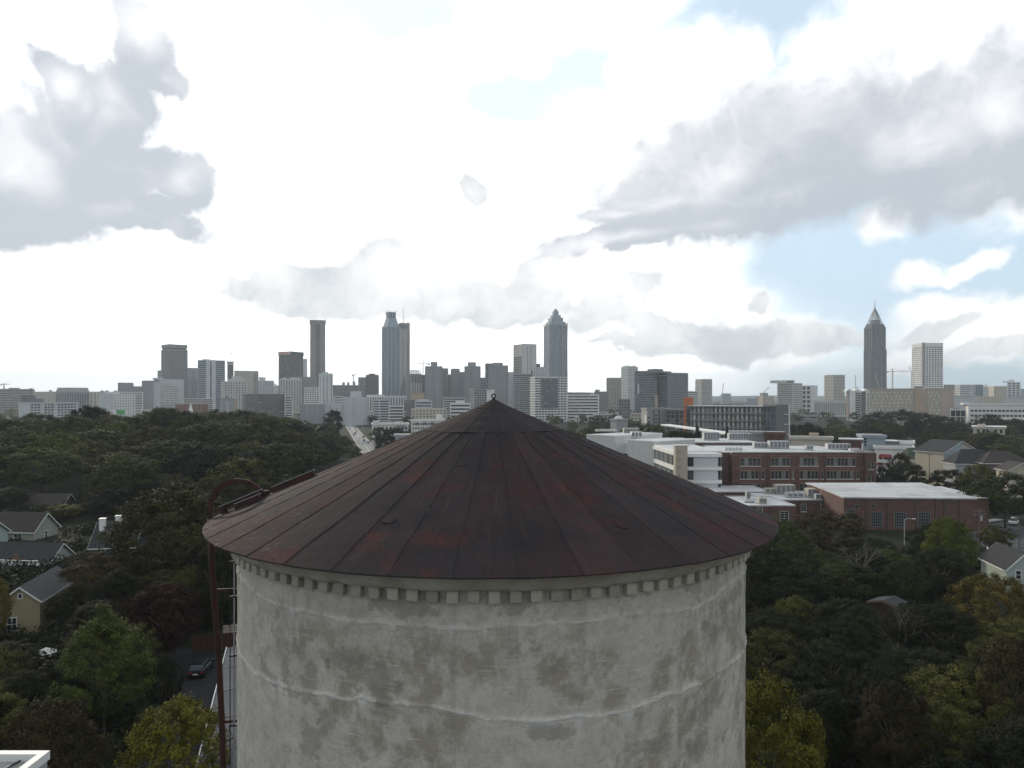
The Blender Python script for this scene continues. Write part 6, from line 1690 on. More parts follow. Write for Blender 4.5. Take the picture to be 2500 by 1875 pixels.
for k in range(int(fl / .16)): put('picket', pk_, 'whitepaint', fn, (k * .16, 0, .6))
b = MB(); b.box(0, fl, -.04, .04, 1.5, 1.58); b.box(0, fl, -.04, .04, .6, .68); b.build('rail', 'whitepaint', fn)
b = MB(); b.box(-.2, fl + .2, .05, 4, 0, .58); b.build('deck', 'wood', fn)
# garden parasol
p = at(112, 1592, 88)
pr = thing('garden_parasol', 'white garden parasol open over the dark patio on the left', 'parasol', (p.x, p.y, 0))
b = MB(); n = 8; c0 = [(1.25 * math.cos(2 * math.pi * i / n + .2), 1.25 * math.sin(2 * math.pi * i / n + .2)) for i in range(n)]
b.frustum(c0, p.z, [(x * .05, y * .05) for x, y in c0], p.z + .55); b.build('canopy', 'whitepaint', pr)
b = MB(); b.cyl(0, 0, .03, 0, p.z + .6, 8); b.build('pole', 'steel', pr)
b = MB(); b.cyl(0, 0, .3, 0, .08, 12); b.build('base', 'concrete', pr)

# ------------------------------------------------------------------ cars
mat('carblack', (.012, .013, .016), rough=.15, var=.02, spec=.6); mat('carwhite', (.70, .70, .70), rough=.25, var=.02); mat('carsilver', (.36, .37, .38), rough=.25, metal=.6, var=.02)
mat('carblue', (.05, .07, .12), rough=.2, var=.02); mat('carred', (.20, .03, .03), rough=.2, var=.02); mat('tyre', (.015, .015, .015), rough=.9); mat('lamp', (.6, .6, .58), rough=.2); mat('tail', (.25, .01, .01), rough=.3)
def car_meshes():
    # side profile (y forward, z up) lofted across with tumblehome
    body = [(-2.25, .35), (-2.3, .62), (-2.22, .95), (-1.2, 1.0), (.75, .98), (1.9, .86), (2.22, .66), (2.25, .35)]
    cab = [(-2.05, .97), (-1.75, 1.5), (-.2, 1.56), (.35, 1.5), (1.0, .97)]
    def loft(prof, ws):
        b = MB(); k = len(prof)
        for w in ws:
            for i, (y, z) in enumerate(prof):
                b.v.append((w[0] * (1 - w[1] * (z - .35)), y, z))
        m = len(ws)
        for i in range(m - 1):
            for j in range(k - 1): b.f.append((i * k + j, i * k + j + 1, (i + 1) * k + j + 1, (i + 1) * k + j))
        b.f.append(tuple(range(k))); b.f.append(tuple(range((m - 1) * k + k - 1, (m - 1) * k - 1, -1)))
        for i in range(m - 1): b.f.append((i * k, (i + 1) * k, (i + 1) * k + k - 1, i * k + k - 1))
        return b
    bo = loft(body, [(-.9, .02), (-.82, -.05), (.82, -.05), (.9, .02)]).mesh('body')
    ca = loft(cab, [(-.86, .16), (-.70, .12), (.70, .12), (.86, .16)]).mesh('cabin')
    rf = MB(); rf.box(-.60, .60, -1.7, .3, 1.535, 1.6); rf = rf.mesh('roof_panel')
    wh = MB(); wh.tube([(-.11, 0, 0), (.11, 0, 0)], .34, 16); wh = wh.mesh('wheel')
    hl = MB(); hl.box(-.2, .2, -.03, .03, -.08, .08); hl = hl.mesh('light')
    return bo, ca, rf, wh, hl
CM = car_meshes()
def car(name, label, x, y, rz, m, group=None, detail=True):
    t = thing(name, label, 'car', (x, y, gz1(x, y) + .02), rz, group)
    put('body', CM[0], m, t); put('cabin', CM[1], 'pane', t)
    put('roof_panel', CM[2], m, t)
    for a, b_ in ((-.82, -1.45), (.82, -1.45), (-.82, 1.4), (.82, 1.4)): put('wheel', CM[3], 'tyre', t, (a, b_, .34))
    if detail:
        for a in (-.62, .62): put('headlight', CM[4], 'lamp', t, (a, 2.2, .68)); put('tail_light', CM[4], 'tail', t, (a, -2.27, .8))
        b = MB(); b.box(-.26, .26, -2.33, -2.29, .55, .68); b.build('number_plate', 'whitepaint', t)
    return t
x, y = gp(493, 1642)
car('parked_car', 'black car with bright rear window parked by the board fence', x, y, R(6), 'carblack')
cr = random.Random(4)
ORD = 'first second third fourth fifth sixth seventh eighth ninth tenth eleventh twelfth'.split()
cs = ['carwhite', 'carsilver', 'carblue', 'carwhite', 'carred', 'carsilver', 'carblack']
cn = dict(carwhite='white', carsilver='silver', carblue='dark blue', carred='red', carblack='black')
k = 0
for s, lane in ((306, -2.2), (322, 6), (345, 2.2), (362, -2), (395, 6), (430, -6), (455, -2.2), (500, 2), (560, -6), (590, 6), (640, -2), (700, 2.2)):
    p = ra2 + dr * s + nr * lane * .54
    side = 'kerbside' if abs(lane) == 6 else 'driving'
    car('avenue_car', '%s %s car, %s up the avenue from its near end' % (cn[cs[k % 7]], side, ORD[k]), p.x, p.y, math.atan2(-dr.x, dr.y) + (math.pi if lane < 0 else 0), cs[k % 7], 'cars on the avenue', False)
    k += 1
for q, (px, py, m, w) in enumerate(((2165, 1166, 'carblack', 'dark car parked in front of the white awning house'), (2232, 1170, 'carwhite', 'white car parked beyond the gymnasium roof'), (2414, 1212, 'carwhite', 'white car under the trees right of the gymnasium'), (2437, 1216, 'carblue', 'dark blue car under the trees right of the gymnasium'), (2475, 1280, 'carwhite', 'white car at the far corner of the school car park'), (2426, 1352, 'carwhite', 'pale car beside the white gabled house'))):
    x, y = gp(px, py); car('parked_car', w, x, y, R(70 + q * 17), m)
# ------------------------------------------------------------------ poles and wires
def pole(label, px, ytop, ybase, r=.13, m='polewood', arms=(), cat='utility pole', name='utility_pole', lamp=False):
    x, y = gp(px, ybase); z = sz(ytop, y)
    t = thing(name, label, cat, (x, y, 0))
    b = MB(); b.cyl(0, 0, r, -.3, z, 8, r * .75); b.build('shaft', m, t)
    for h in arms:
        b = MB(); b.box(-1.1, 1.1, -.06, .06, z - h, z - h + .12); b.build('cross_arm', m, t)
        for a in (-.95, -.4, .4, .95):
            b = MB(); b.cyl(a, 0, .05, z - h + .12, z - h + .28, 6); b.build('insulator', 'grey', t)
    if lamp:
        b = MB(); b.tube([(0, 0, z - .1), (.8, -.2, z + .25), (1.6, -.4, z + .2)], .05, 6); b.build('lamp_arm', m, t)
        b = MB(); b.box(1.4, 2.2, -.55, -.25, z + .12, z + .24); b.build('lamp_head', 'white', t)
    return Vector((x, y, z))
P1 = pole('wooden utility pole with transformer in the school car park', 2391, 1243, 1352, arms=(.5, 1.2))
p = MB(); p.cyl(.35, 0, .28, P1.z - 2.4, P1.z - 1.4, 12); o = p.build('transformer', 'grey', None); o.parent = [q for q in COL.objects if q.name.startswith('utility_pole')][-1]
P2 = pole('wooden utility pole near the right edge by the car park', 2488, 1260, 1345, arms=(.4,))
P3 = pole('dark utility pole in front of the twin gable house', 2269, 1104, 1192, r=.15, arms=(.4, 1.0))
pole('thin tall pole before the plain right of the loft block', 2031, 985, 1050, r=.2)
pole('tall pale street light left of the avenue trees', 870, 1002, 1058, r=.16, m='galv', cat='street light', name='street_light', lamp=True)
pole('tall pale street light in front of the avenue trees', 886, 1032, 1078, r=.14, m='galv', cat='street light', name='street_light', lamp=True)
pole('street light with single arm by the gymnasium front', 2208, 1268, 1330, r=.09, m='galv', cat='street light', name='street_light', lamp=True)
pole('slim pole beside the small domed block', 1522, 1040, 1068, r=.12)
pole('pale pole with lamp against the white walk-up', 1004, 1032, 1062, r=.12, m='galv', cat='street light', name='street_light')
def wire(label, a, b_, sag):
    t = MB(); a = Vector(a); b_ = Vector(b_)
    pts = [a.lerp(b_, i / 14) - Vector((0, 0, sag * 4 * (i / 14) * (1 - i / 14))) for i in range(15)]
    t.tube(pts, .014, 4)
    tag(t.build('overhead_wire', 'black'), label, 'wire')
wire('upper overhead wire leaving the car park pole to the right', P1 + Vector((0, 0, -.3)), P1 + Vector((45, 12, .8)), 1.0)
wire('lower overhead wire leaving the car park pole to the right', P1 + Vector((0, 0, -1.1)), P1 + Vector((45, 12, .0)), 1.1)
wire('overhead wire between the two car park poles', P1 + Vector((0, 0, -.6)), P2 + Vector((0, 0, -.3)), .5)
wa = at(130, 1335, 120)
wire('overhead wire crossing above the low houses on the left', Vector((-95, 118, wa.z)), Vector((-40, 150, wa.z + 2)), .6)

# ------------------------------------------------------------------ trees
def foliage(name, rgb, rgb2, tip=None):
    m = bpy.data.materials.new(name); m.use_nodes = True
    t = m.node_tree; b = t.nodes['Principled BSDF']; L = t.links.new
    b.inputs['Roughness'].default_value = .75; b.inputs['Specular IOR Level'].default_value = .12
    gm = t.nodes.new('ShaderNodeNewGeometry'); oi = t.nodes.new('ShaderNodeObjectInfo')
    at_ = t.nodes.new('ShaderNodeAttribute'); at_.attribute_name = 'leaf'
    n = t.nodes.new('ShaderNodeTexNoise'); n.inputs['Scale'].default_value = .45; n.inputs['Detail'].default_value = 4
    L(gm.outputs['Position'], n.inputs['Vector'])
    ad = t.nodes.new('ShaderNodeMath'); ad.operation = 'MULTIPLY_ADD'; L(at_.outputs['Fac'], ad.inputs[0]); ad.inputs[1].default_value = .45; L(n.outputs[0], ad.inputs[2])
    mr = t.nodes.new('ShaderNodeMapRange'); mr.inputs[1].default_value = .5; mr.inputs[2].default_value = .95; L(ad.outputs[0], mr.inputs[0])
    mx = t.nodes.new('ShaderNodeMix'); mx.data_type = 'RGBA'; mx.inputs[6].default_value = (*rgb, 1); mx.inputs[7].default_value = (*rgb2, 1); L(mr.outputs[0], mx.inputs[0])
    h = t.nodes.new('ShaderNodeHueSaturation'); L(mx.outputs[2], h.inputs['Color'])
    m1 = t.nodes.new('ShaderNodeMapRange'); m1.inputs[3].default_value = .60; m1.inputs[4].default_value = 1.45; L(oi.outputs['Random'], m1.inputs[0]); L(m1.outputs[0], h.inputs['Value'])
    m2 = t.nodes.new('ShaderNodeMapRange'); m2.inputs[3].default_value = .485; m2.inputs[4].default_value = .515; L(at_.outputs['Fac'], m2.inputs[0]); L(m2.outputs[0], h.inputs['Hue'])
    L(h.outputs[0], b.inputs['Base Color'])
    MATS[name] = m
foliage('leafdark', (0.0105, 0.013, 0.005), (0.024, 0.029, 0.009))
foliage('leafgreen', (0.024, 0.034, 0.009), (0.06, 0.074, 0.016))
foliage('leafolive', (0.036, 0.038, 0.01), (0.082, 0.078, 0.018))
foliage('leafyellow', (0.06, 0.06, 0.008), (0.13, 0.122, 0.016))
foliage('leafbright', (0.036, 0.046, 0.008), (0.085, 0.098, 0.015))
foliage('leafbrown', (0.028, 0.022, 0.009), (0.06, 0.044, 0.015))
foliage('leaforange', (0.05, 0.042, 0.01), (0.095, 0.075, 0.018))
foliage('leafred', (0.028, 0.01, 0.008), (0.054, 0.017, 0.013))
LEAFNAME = dict(leafdark='dark green', leafgreen='green', leafolive='olive', leafyellow='yellow', leafbright='bright green', leafbrown='brownish', leaforange='orange-tinged', leafred='dark red')

def crown_mesh(seed, shape, ncl, per, leaf, clr):
    """leaf-sized quads gathered in clumps through the crown volume; crown fits a 1 x 1 x 1 box standing on z = 0"""
    g = np.random.default_rng(seed)
    cs_ = []
    while len(cs_) < ncl:
        p = g.uniform(-1, 1, 3)
        r = np.linalg.norm(p)
        if r > 1 or r < .45 + .45 * g.random(): continue
        cs_.append(p)
    C = np.array(cs_)
    if shape == 'cone':
        z = (C[:, 2] + 1) / 2
        k = 1.12 * (1 - z) ** .75 + .06
        rr = np.hypot(C[:, 0], C[:, 1]) + 1e-6
        C[:, 0] *= k; C[:, 1] *= k
    elif shape == 'spread':
        C[:, 2] = np.sign(C[:, 2]) * np.abs(C[:, 2]) ** 1.3
        C[:, 0] *= 1.05
    elif shape == 'oval':
        C[:, :2] *= (1 - .25 * np.clip(C[:, 2:3], 0, 1))
    lob = 1 + .16 * np.sin(3 * np.arctan2(C[:, 1], C[:, 0]) + seed) + .10 * np.sin(5 * np.arctan2(C[:, 1], C[:, 0]) + 2 * seed + 4 * C[:, 2])
    C[:, :2] *= lob[:, None]
    rad = clr * g.uniform(.6, 1.35, ncl)
    N = ncl * per
    ci = np.repeat(np.arange(ncl), per)
    d = g.normal(size=(N, 3)); d /= np.linalg.norm(d, axis=1)[:, None]
    rr = g.random(N) ** .45
    P = C[ci] + d * (rad[ci] * rr)[:, None] * np.array([1, 1, 1.0])
    out = d * .8 + P * .5 + g.normal(size=(N, 3)) * .45 + np.array([0, 0, .12])
    out /= np.linalg.norm(out, axis=1)[:, None]
    a = np.cross(out, g.normal(size=(N, 3))); a /= np.linalg.norm(a, axis=1)[:, None] + 1e-9
    b_ = np.cross(out, a)
    s = (leaf * g.uniform(.6, 1.4, N))[:, None]
    asp = g.uniform(.5, .9, N)[:, None]
    V = np.stack([P - a * s, P + b_ * s * asp, P + a * s, P - b_ * s * asp], 1)
    V = V.reshape(-1, 3) * np.array([.5, .5, .5]) + np.array([0, 0, .5])
    me = bpy.data.meshes.new('crown')
    me.vertices.add(len(V)); me.vertices.foreach_set('co', V.astype(np.float32).ravel())
    me.loops.add(N * 4); me.loops.foreach_set('vertex_index', np.arange(N * 4, dtype=np.int32))
    me.polygons.add(N); me.polygons.foreach_set('loop_start', np.arange(0, N * 4, 4, dtype=np.int32))
    lf = me.attributes.new('leaf', 'FLOAT', 'POINT')
    lv = np.clip(.5 * g.random(ncl)[ci] + .5 * g.random(N), 0, 1)
    lf.data.foreach_set('value', np.repeat(lv, 4).astype(np.float32))
    me.update(calc_edges=True)
    return me
def trunk_mesh(seed, limbs=7):
    g = random.Random(seed); b = MB()
    b.tube([(0, 0, -.05), (g.uniform(-.02, .02), g.uniform(-.02, .02), .3), (g.uniform(-.05, .05), g.uniform(-.05, .05), .62)], .045, 7, .022)
    for k in range(limbs):
        a = 2 * math.pi * k / limbs + g.uniform(-.4, .4); z = g.uniform(.28, .55); r_ = g.uniform(.2, .36)
        b.tube([(0, 0, z), (r_ * .5 * math.cos(a), r_ * .5 * math.sin(a), z + .12), (r_ * math.cos(a), r_ * math.sin(a), z + g.uniform(.2, .34))], .018, 5, .006)
    return b.mesh('trunk')
TR = [trunk_mesh(s) for s in range(4)]
PROTO = {
  'near': [crown_mesh(1, 'round', 300, 120, .019, .135), crown_mesh(2, 'oval', 300, 120, .019, .13), crown_mesh(3, 'cone', 330, 110, .017, .12)],
  'mid': [crown_mesh(11, 'round', 150, 80, .033, .17), crown_mesh(12, 'spread', 150, 80, .033, .17), crown_mesh(13, 'oval', 150, 80, .033, .165), crown_mesh(14, 'round', 180, 66, .031, .15), crown_mesh(15, 'cone', 150, 76, .032, .14)],
  'far': [crown_mesh(21, 'round', 50, 48, .065, .24), crown_mesh(22, 'spread', 50, 48, .065, .24), crown_mesh(23, 'oval', 46, 50, .065, .23)]}
NTREE = 0
def tree(label, px, ytop, wpx, d, m, cls='mid', shape=None, group=None, name='tree', low=.22, hmin=4.0):
    global NTREE
    x = (px - 1250) / F * d; z0 = gz1(x, d)
    h = max(hmin, HC + (HOR - ytop) / F * d - z0); w = wpx / F * d
    pr = PROTO[cls]
    i = {'cone': len(pr) - 1, 'oval': 1 if cls == 'near' else 2}.get(shape, rng.randrange(len(pr) - 1)) if shape else rng.randrange(len(pr) - (1 if cls != 'far' else 0))
    t = thing(name, label, 'tree', (x, d, z0), 0, group)
    c = put('crown', pr[i], m, t, (0, 0, h * low), rng.uniform(0, 6.28)); c.scale = (w, w, h * (1 - low))
    k = put('trunk', TR[rng.randrange(4)], 'bark', t); k.scale = (min(w, h) * .8, min(w, h) * .8, h * .95)
    NTREE += 1
    return t
# the trees one can point at
T_ = [
 ('bright green pointed tree at the lower left, nearest below the red tree', 250, 1478, 275, 68, 'leafgreen', 'near', 'cone'),
 ('yellow-green bushy tree at the bottom left beside the rusty pole', 440, 1705, 255, 50, 'leafyellow', 'near', 'oval'),
 ('brownish round tree at the bottom left above the white flat roof', 115, 1708, 240, 50, 'leafbrown', 'near', 'round'),
 ('dark red tree between the pointed green tree and the rusty pole', 400, 1425, 185, 86, 'leafred', 'near', 'oval'),
 ('large olive brown tree behind the rusty hoop', 440, 1185, 300, 112, 'leafolive', 'near', 'round'),
 ('dim brown tree in front of the navy house', 245, 1350, 165, 104, 'leafbrown', 'near', 'round'),
 ('dark shrubby tree beside the yellow gable house', 190, 1430, 120, 100, 'leafdark', 'near', 'round'),
 ('orange tree at the left edge in front of the yellow gable house', -16, 1405, 80, 92, 'leaforange', 'near', 'oval'),
 ('dark tree below the orange tree at the left edge', 10, 1570, 140, 80, 'leafdark', 'near', 'round'),
 ('dark tree at the bottom left behind the brownish round tree', 60, 1640, 150, 66, 'leafdark', 'near', 'round'),
 ('dark tree under the eave left of the tower', 540, 1330, 130, 92, 'leafdark', 'near', 'round'),
 ('olive tree hugging the left side of the tower below the eave', 470, 1380, 120, 96, 'leafolive', 'near', 'oval'),
 ('yellow-green tree glowing in the left woods above the houses', 325, 1112, 135, 235, 'leafyellow', 'mid', 'round'),
 ('small bright yellow-green tree in the left woods', 507, 1118, 75, 228, 'leafyellow', 'mid', 'oval'),
 ('dark rounded tree overlapping the white avenue building', 815, 1000, 46, 560, 'leafdark', 'mid', 'round'),
 ('broad dark tree right of the avenue below the shop row', 962, 1044, 100, 380, 'leafdark', 'mid', 'round'),
 ('dark tree left of the white walk-up by the avenue', 928, 1042, 46, 460, 'leafgreen', 'mid', 'round'),
 ('bright yellow-green tree beside the right side of the tower', 1870, 1650, 290, 45, 'leafyellow', 'near', 'round'),
 ('olive brown rounded tree in the lower right', 2180, 1668, 200, 57, 'leafbrown', 'near', 'round'),
 ('dark slender tree between the yellow-green and olive brown trees', 2010, 1690, 130, 60, 'leafdark', 'near', 'oval'),
 ('yellow-green upright tree in front of the gymnasium', 2312, 1262, 120, 122, 'leafbright', 'near', 'oval'),
 ('orange olive tree below the white gabled house', 2425, 1400, 200, 86, 'leaforange', 'near', 'round'),
 ('dark orange tree at the right edge below the orange olive tree', 2480, 1560, 190, 62, 'leafbrown', 'near', 'round'),
 ('dark green tree at the right end of the gymnasium', 2455, 1150, 150, 178, 'leafgreen', 'mid', 'round'),
 ('yellowish tree in front of the grey porch house', 2392, 1132, 85, 205, 'leafolive', 'mid', 'round'),
 ('dark tree in front of the green roof house', 2215, 1130, 90, 238, 'leafdark', 'mid', 'round'),
 ('small green street tree at the school end', 2152, 1137, 36, 236, 'leafgreen', 'mid', 'oval'),
 ('brown bare-ish tree in front of the white awning house', 2200, 1105, 60, 255, 'leafbrown', 'mid', 'round'),
 ('dark tree in front of the twin gable house', 2318, 1145, 100, 215, 'leafdark', 'mid', 'round'),
 ('small dark tree on the car park edge', 2430, 1282, 80, 148, 'leafolive', 'mid', 'round'),
 ('tall dark tree behind the school roof, highest of the right wood', 2190, 1000, 130, 540, 'leafdark', 'mid', 'round'),
 ('dark tree right of the highest one in the right wood', 2262, 1008, 110, 520, 'leafdark', 'mid', 'round'),
 ('olive tree left of the highest one in the right wood', 2135, 1022, 100, 500, 'leafolive', 'mid', 'round'),
 ('green tree above the cream house block', 2330, 1028, 110, 480, 'leafgreen', 'mid', 'round'),
 ('yellow-green tree below the beige panel building', 2345, 1055, 90, 420, 'leafolive', 'mid', 'spread'),
 ('dark tree before the clinic windows', 2415, 1010, 70, 520, 'leafdark', 'mid', 'round'),
 ('dark tree at the right edge below the clinic', 2470, 1022, 90, 500, 'leafdark', 'mid', 'round'),
 ('olive tree in front of the cream house block', 2415, 1052, 100, 380, 'leafolive', 'mid', 'round'),
 ('big green tree at the right edge behind the brown hip house', 2490, 1062, 120, 340, 'leafgreen', 'mid', 'round'),
 ('dark tree left of the right wood beside the dark end block', 1965, 1032, 80, 440, 'leafdark', 'mid', 'round'),
 ('olive tree in the middle of the right wood', 2040, 1040, 110, 430, 'leafolive', 'mid', 'round'),
 ('green tree in the right wood behind the brick blocks', 2090, 1050, 90, 380, 'leafgreen', 'mid', 'round'),
 ('small dark conifer in front of the loft canopy', 1702, 1036, 34, 330, 'leafdark', 'mid', 'cone'),
 ('taller dark conifer right of the loft canopy post', 1776, 1040, 26, 320, 'leafdark', 'mid', 'cone'),
 ('green tree below the concrete block', 1600, 1036, 80, 380, 'leafgreen', 'mid', 'round'),
 ('dark green tree below the long white canopy', 1650, 1050, 70, 345, 'leafdark', 'mid', 'round'),
 ('green tree left of the dark conifer', 1675, 1052, 60, 335, 'leafgreen', 'mid', 'oval'),
 ('pale olive tree behind the low white hall', 1452, 1040, 46, 400, 'leafolive', 'mid', 'round'),
 ('small bright shrub tree at the cone roof edge by the low white hall', 1412, 1056, 44, 330, 'leafbright', 'mid', 'round'),
 ('dark green tree against the foot of the brick blocks', 1880, 1262, 170, 128, 'leafgreen', 'near', 'round'),
 ('dark tree below the right eave of the tower', 1870, 1330, 170, 108, 'leafdark', 'near', 'round'),
 ('brownish thinning tree in front of the gymnasium windows', 2030, 1245, 170, 140, 'leafbrown', 'mid', 'spread'),
 ('round green tree on the left verge of the avenue', 838, 1064, 46, 432, 'leafgreen', 'mid', 'round'),
 ('olive tree nearer on the left verge of the avenue', 858, 1088, 44, 402, 'leafolive', 'mid', 'round'),
 ('dark shrubby tree on the avenue verge by the cone roof edge', 872, 1108, 40, 372, 'leafdark', 'mid', 'round'),
 ('low green tree left of the avenue verge olive tree', 826, 1092, 50, 396, 'leafgreen', 'mid', 'round'),
 ('dark tree between the porch house and the navy house', 212, 1345, 95, 130, 'leafdark', 'near', 'round'),
 ('olive tree right behind the garage house', 165, 1262, 90, 186, 'leafolive', 'mid', 'round'),
 ('dark tree rising behind the navy house chimneys', 268, 1195, 120, 186, 'leafdark', 'mid', 'round'),
 ('low green tree at the left edge above the mint house', 12, 1190, 110, 200, 'leafdark', 'mid', 'round'),
 ('dim tree in front of the yellow gable house right side', 140, 1500, 70, 102, 'leafolive', 'near', 'round'),
 ('small dark tree between the car yard and the pointed green tree', 395, 1600, 90, 72, 'leafdark', 'near', 'oval'),
]
for a in T_:
    tree(*a)
# bare tree with pale branches in front of the gymnasium
def bare(seed, n0=5):
    g = random.Random(seed); b = MB()
    def grow(p, d, L_, r_, lev):
        q = p + d * L_
        mid = p.lerp(q, .5) + Vector((g.uniform(-1, 1), g.uniform(-1, 1), g.uniform(-1, 1))) * L_ * .06
        b.tube([p, mid, q], r_, 5 if lev < 2 else 4, r_ * .62)
        if lev >= 5: return
        for k in range(3 if lev < 3 else 2):
            nd = (d + Vector((g.uniform(-1, 1), g.uniform(-1, 1), g.uniform(-.35, .8))) * .85).normalized()
            grow(q, nd, L_ * g.uniform(.62, .82), r_ * .6, lev + 1)
    grow(Vector((0, 0, -.2)), Vector((0, 0, 1)), 3.6, .20, 0)
    return b
x, y = (2105 - 1250) / F * 112, 112
t = thing('bare_tree', 'leafless grey tree with long forking branches in front of the gymnasium', 'tree', (x, y, 0))
bare(3).build('branches', 'barkpale', t)
x, y = (2185 - 1250) / F * 84, 84
t = thing('bare_tree', 'smaller leafless tree above the dim boarded shed', 'tree', (x, y, 0))
o = bare(8).build('branches', 'barkpale', t); o.scale = (.7, .7, .75)
# woods filled tree by tree
tr = random.Random(99)
USEDT = {}
def wood(n, xa, xb, da, db, ha, hb, wa_, wb_, mats, where, cls='mid', jit=True):
    k = 0; tries = 0; pts = []
    while k < n and tries < n * 40:
        tries += 1
        d = math.sqrt(tr.uniform(da * da, db * db)); px = tr.uniform(xa, xb)
        x = (px - 1250) / F * d
        w = tr.uniform(wa_, wb_)
        if any((x - q[0]) ** 2 + (d - q[1]) ** 2 < (.36 * (w + q[2])) ** 2 for q in pts): continue
        if 70 < abs(d) and abs(((Vector((x, d)) - ra).dot(nr))) < 9: continue
        if not allowed(x, d, w): continue
        h = tr.uniform(ha, hb); m = tr.choice(mats)
        yt_ = HOR - (gz1(x, d) + h - HC) / d * F
        if px < 150 + w / d * F * .5 and d < 120 and yt_ < 1560: continue
        if px < 360 + w / d * F * .5 and 120 <= d < 190 and yt_ < 1335: continue
        pr_ = 1250 + F * (ra.x + dr.x / dr.y * (d - ra.y)) / d
        if px + w / d * F * .5 > 849 and px - w / d * F * .5 < min(908, pr_ + 8) and d < 900: continue
        pts.append((x, d, w)); k += 1
        z0 = gz1(x, d); ytop = HOR - (z0 + h - HC) / d * F
        lm = min(LANDMARKS, key=lambda q: abs(q[0] - px))[1]
        row = 'front' if d < da + (db - da) * .34 else ('middle' if d < da + (db - da) * .67 else 'back')
        for q in sorted(LANDMARKS, key=lambda q: abs(q[0] - px)):
            lab = '%s tree, %s of %s, below %s' % (LEAFNAME[m], row, where, q[1])
            if lab not in USEDT: break
        USEDT[lab] = 1
        tree(lab, px, ytop, w / d * F, d, m, cls, None, 'trees of the ' + where)
HOUSES = [(o_.location.x, o_.location.y) for o_ in COL.objects if o_.get('category') in ('house', 'school')]
def allowed(x, d, w):
    if d < 130 and abs(x) < 12 + d * .02 and d < 26: return False
    px = x / d * F + 1250
    if 40 < d < 100 and 385 < px + w / d * F * .5 and px - w / d * F * .5 < 600: return False
    for hx, hy in HOUSES:
        if hy < 320 and abs(x - hx) < 7 + w * .35 and abs(d - hy) < 7 + w * .35: return False
        # keep the view of the nearer houses open
        if hy < 310 and d < hy and abs(px - (hx / hy * F + 1250)) < 62 and d > hy * .72: return False
    if 140 < d < 310 and 20 < x < 135 and d > 150: return False      # school grounds
    if 225 < d < 320 and 100 < x < 215: return False
    if 320 < d < 500 and 1650 < px < 1935: return False
    return True
wood(95, -160, 720, 196, 430, 13, 18, 14, 24, ['leafdark', 'leafgreen', 'leafolive', 'leafgreen', 'leafolive', 'leafgreen', 'leafbright'], 'left woods')
wood(16, 560, 860, 260, 520, 11, 15, 11, 17, ['leafdark', 'leafgreen', 'leafolive'], 'woods by the avenue')
wood(26, 400, 900, 520, 900, 10, 15, 11, 17, ['leafdark', 'leafgreen', 'leafolive'], 'left tree belt', 'far')
wood(8, 690, 850, 300, 420, 9, 13, 9, 13, ['leafgreen', 'leafolive'], 'avenue edge wood')
wood(14, 900, 1050, 420, 950, 7, 12, 9, 14, ['leafdark', 'leafgreen'], 'avenue tree belt', 'far')
wood(34, 1395, 1640, 340, 900, 8, 14, 9, 16, ['leafdark', 'leafgreen', 'leafolive'], 'middle tree belt', 'far')
wood(26, 1930, 2500, 345, 560, 11, 17, 12, 18, ['leafdark', 'leafdark', 'leafgreen', 'leafolive'], 'right wood')
wood(20, 1930, 2500, 560, 1000, 9, 14, 11, 16, ['leafdark', 'leafgreen'], 'right tree belt', 'far')
wood(24, 1840, 2560, 48, 100, 6, 9.5, 6, 9, ['leafdark', 'leafdark', 'leafdark', 'leafdark', 'leafolive'], 'lower right thicket', 'near')
wood(14, 1840, 2330, 100, 138, 6, 9, 7, 11, ['leafdark', 'leafdark', 'leafgreen'], 'thicket by the school', 'near')
wood(14, -150, 560, 60, 135, 6, 9, 6, 9, ['leafdark', 'leafdark', 'leafolive'], 'left gardens', 'near')
wood(10, 0, 560, 138, 205, 8, 11, 8, 12, ['leafdark', 'leafolive'], 'back gardens on the left')
# far canopy that reads as one mass
g = np.random.default_rng(5)
N = 2600
dd_ = np.sqrt(g.uniform(900 ** 2, 5200 ** 2, N)); xx = g.uniform(-.8, .8, N) * dd_
proto = PROTO['far'][0]
fv = []; ff = []
for i in range(N):
    x, y = xx[i], dd_[i]; w = g.uniform(10, 20); h = g.uniform(7, 12); z0 = gz1(x, y)
    if abs((Vector((x, y)) - ra).dot(nr)) < 16: continue
    m = 26
    d3 = g.normal(size=(m, 3)); d3 /= np.linalg.norm(d3, axis=1)[:, None]
    P = d3 * np.array([w * .5, w * .5, h * .45]) + np.array([x, y, z0 + h * .55])
    nrm = d3 + g.normal(size=(m, 3)) * .4
    a = np.cross(nrm, g.normal(size=(m, 3))); a /= np.linalg.norm(a, axis=1)[:, None]
    b_ = np.cross(nrm, a); b_ /= np.linalg.norm(b_, axis=1)[:, None]
    s = w * .17
    fv.append(np.stack([P - a * s, P + b_ * s, P + a * s, P - b_ * s], 1).reshape(-1, 3))
V = np.concatenate(fv); n = len(V) // 4
me = bpy.data.meshes.new('distant_canopy')
me.vertices.add(len(V)); me.vertices.foreach_set('co', V.astype(np.float32).ravel())
me.loops.add(n * 4); me.loops.foreach_set('vertex_index', np.arange(n * 4, dtype=np.int32))
me.polygons.add(n); me.polygons.foreach_set('loop_start', np.arange(0, n * 4, 4, dtype=np.int32))
lf = me.attributes.new('leaf', 'FLOAT', 'POINT'); lf.data.foreach_set('value', np.repeat(g.random(n), 4).astype(np.float32))
me.update(calc_edges=True)
o = put('distant_canopy', me, 'leafgreen', kind='stuff'); o['label'] = 'far tree canopy spread between the city blocks'; o['category'] = 'trees'
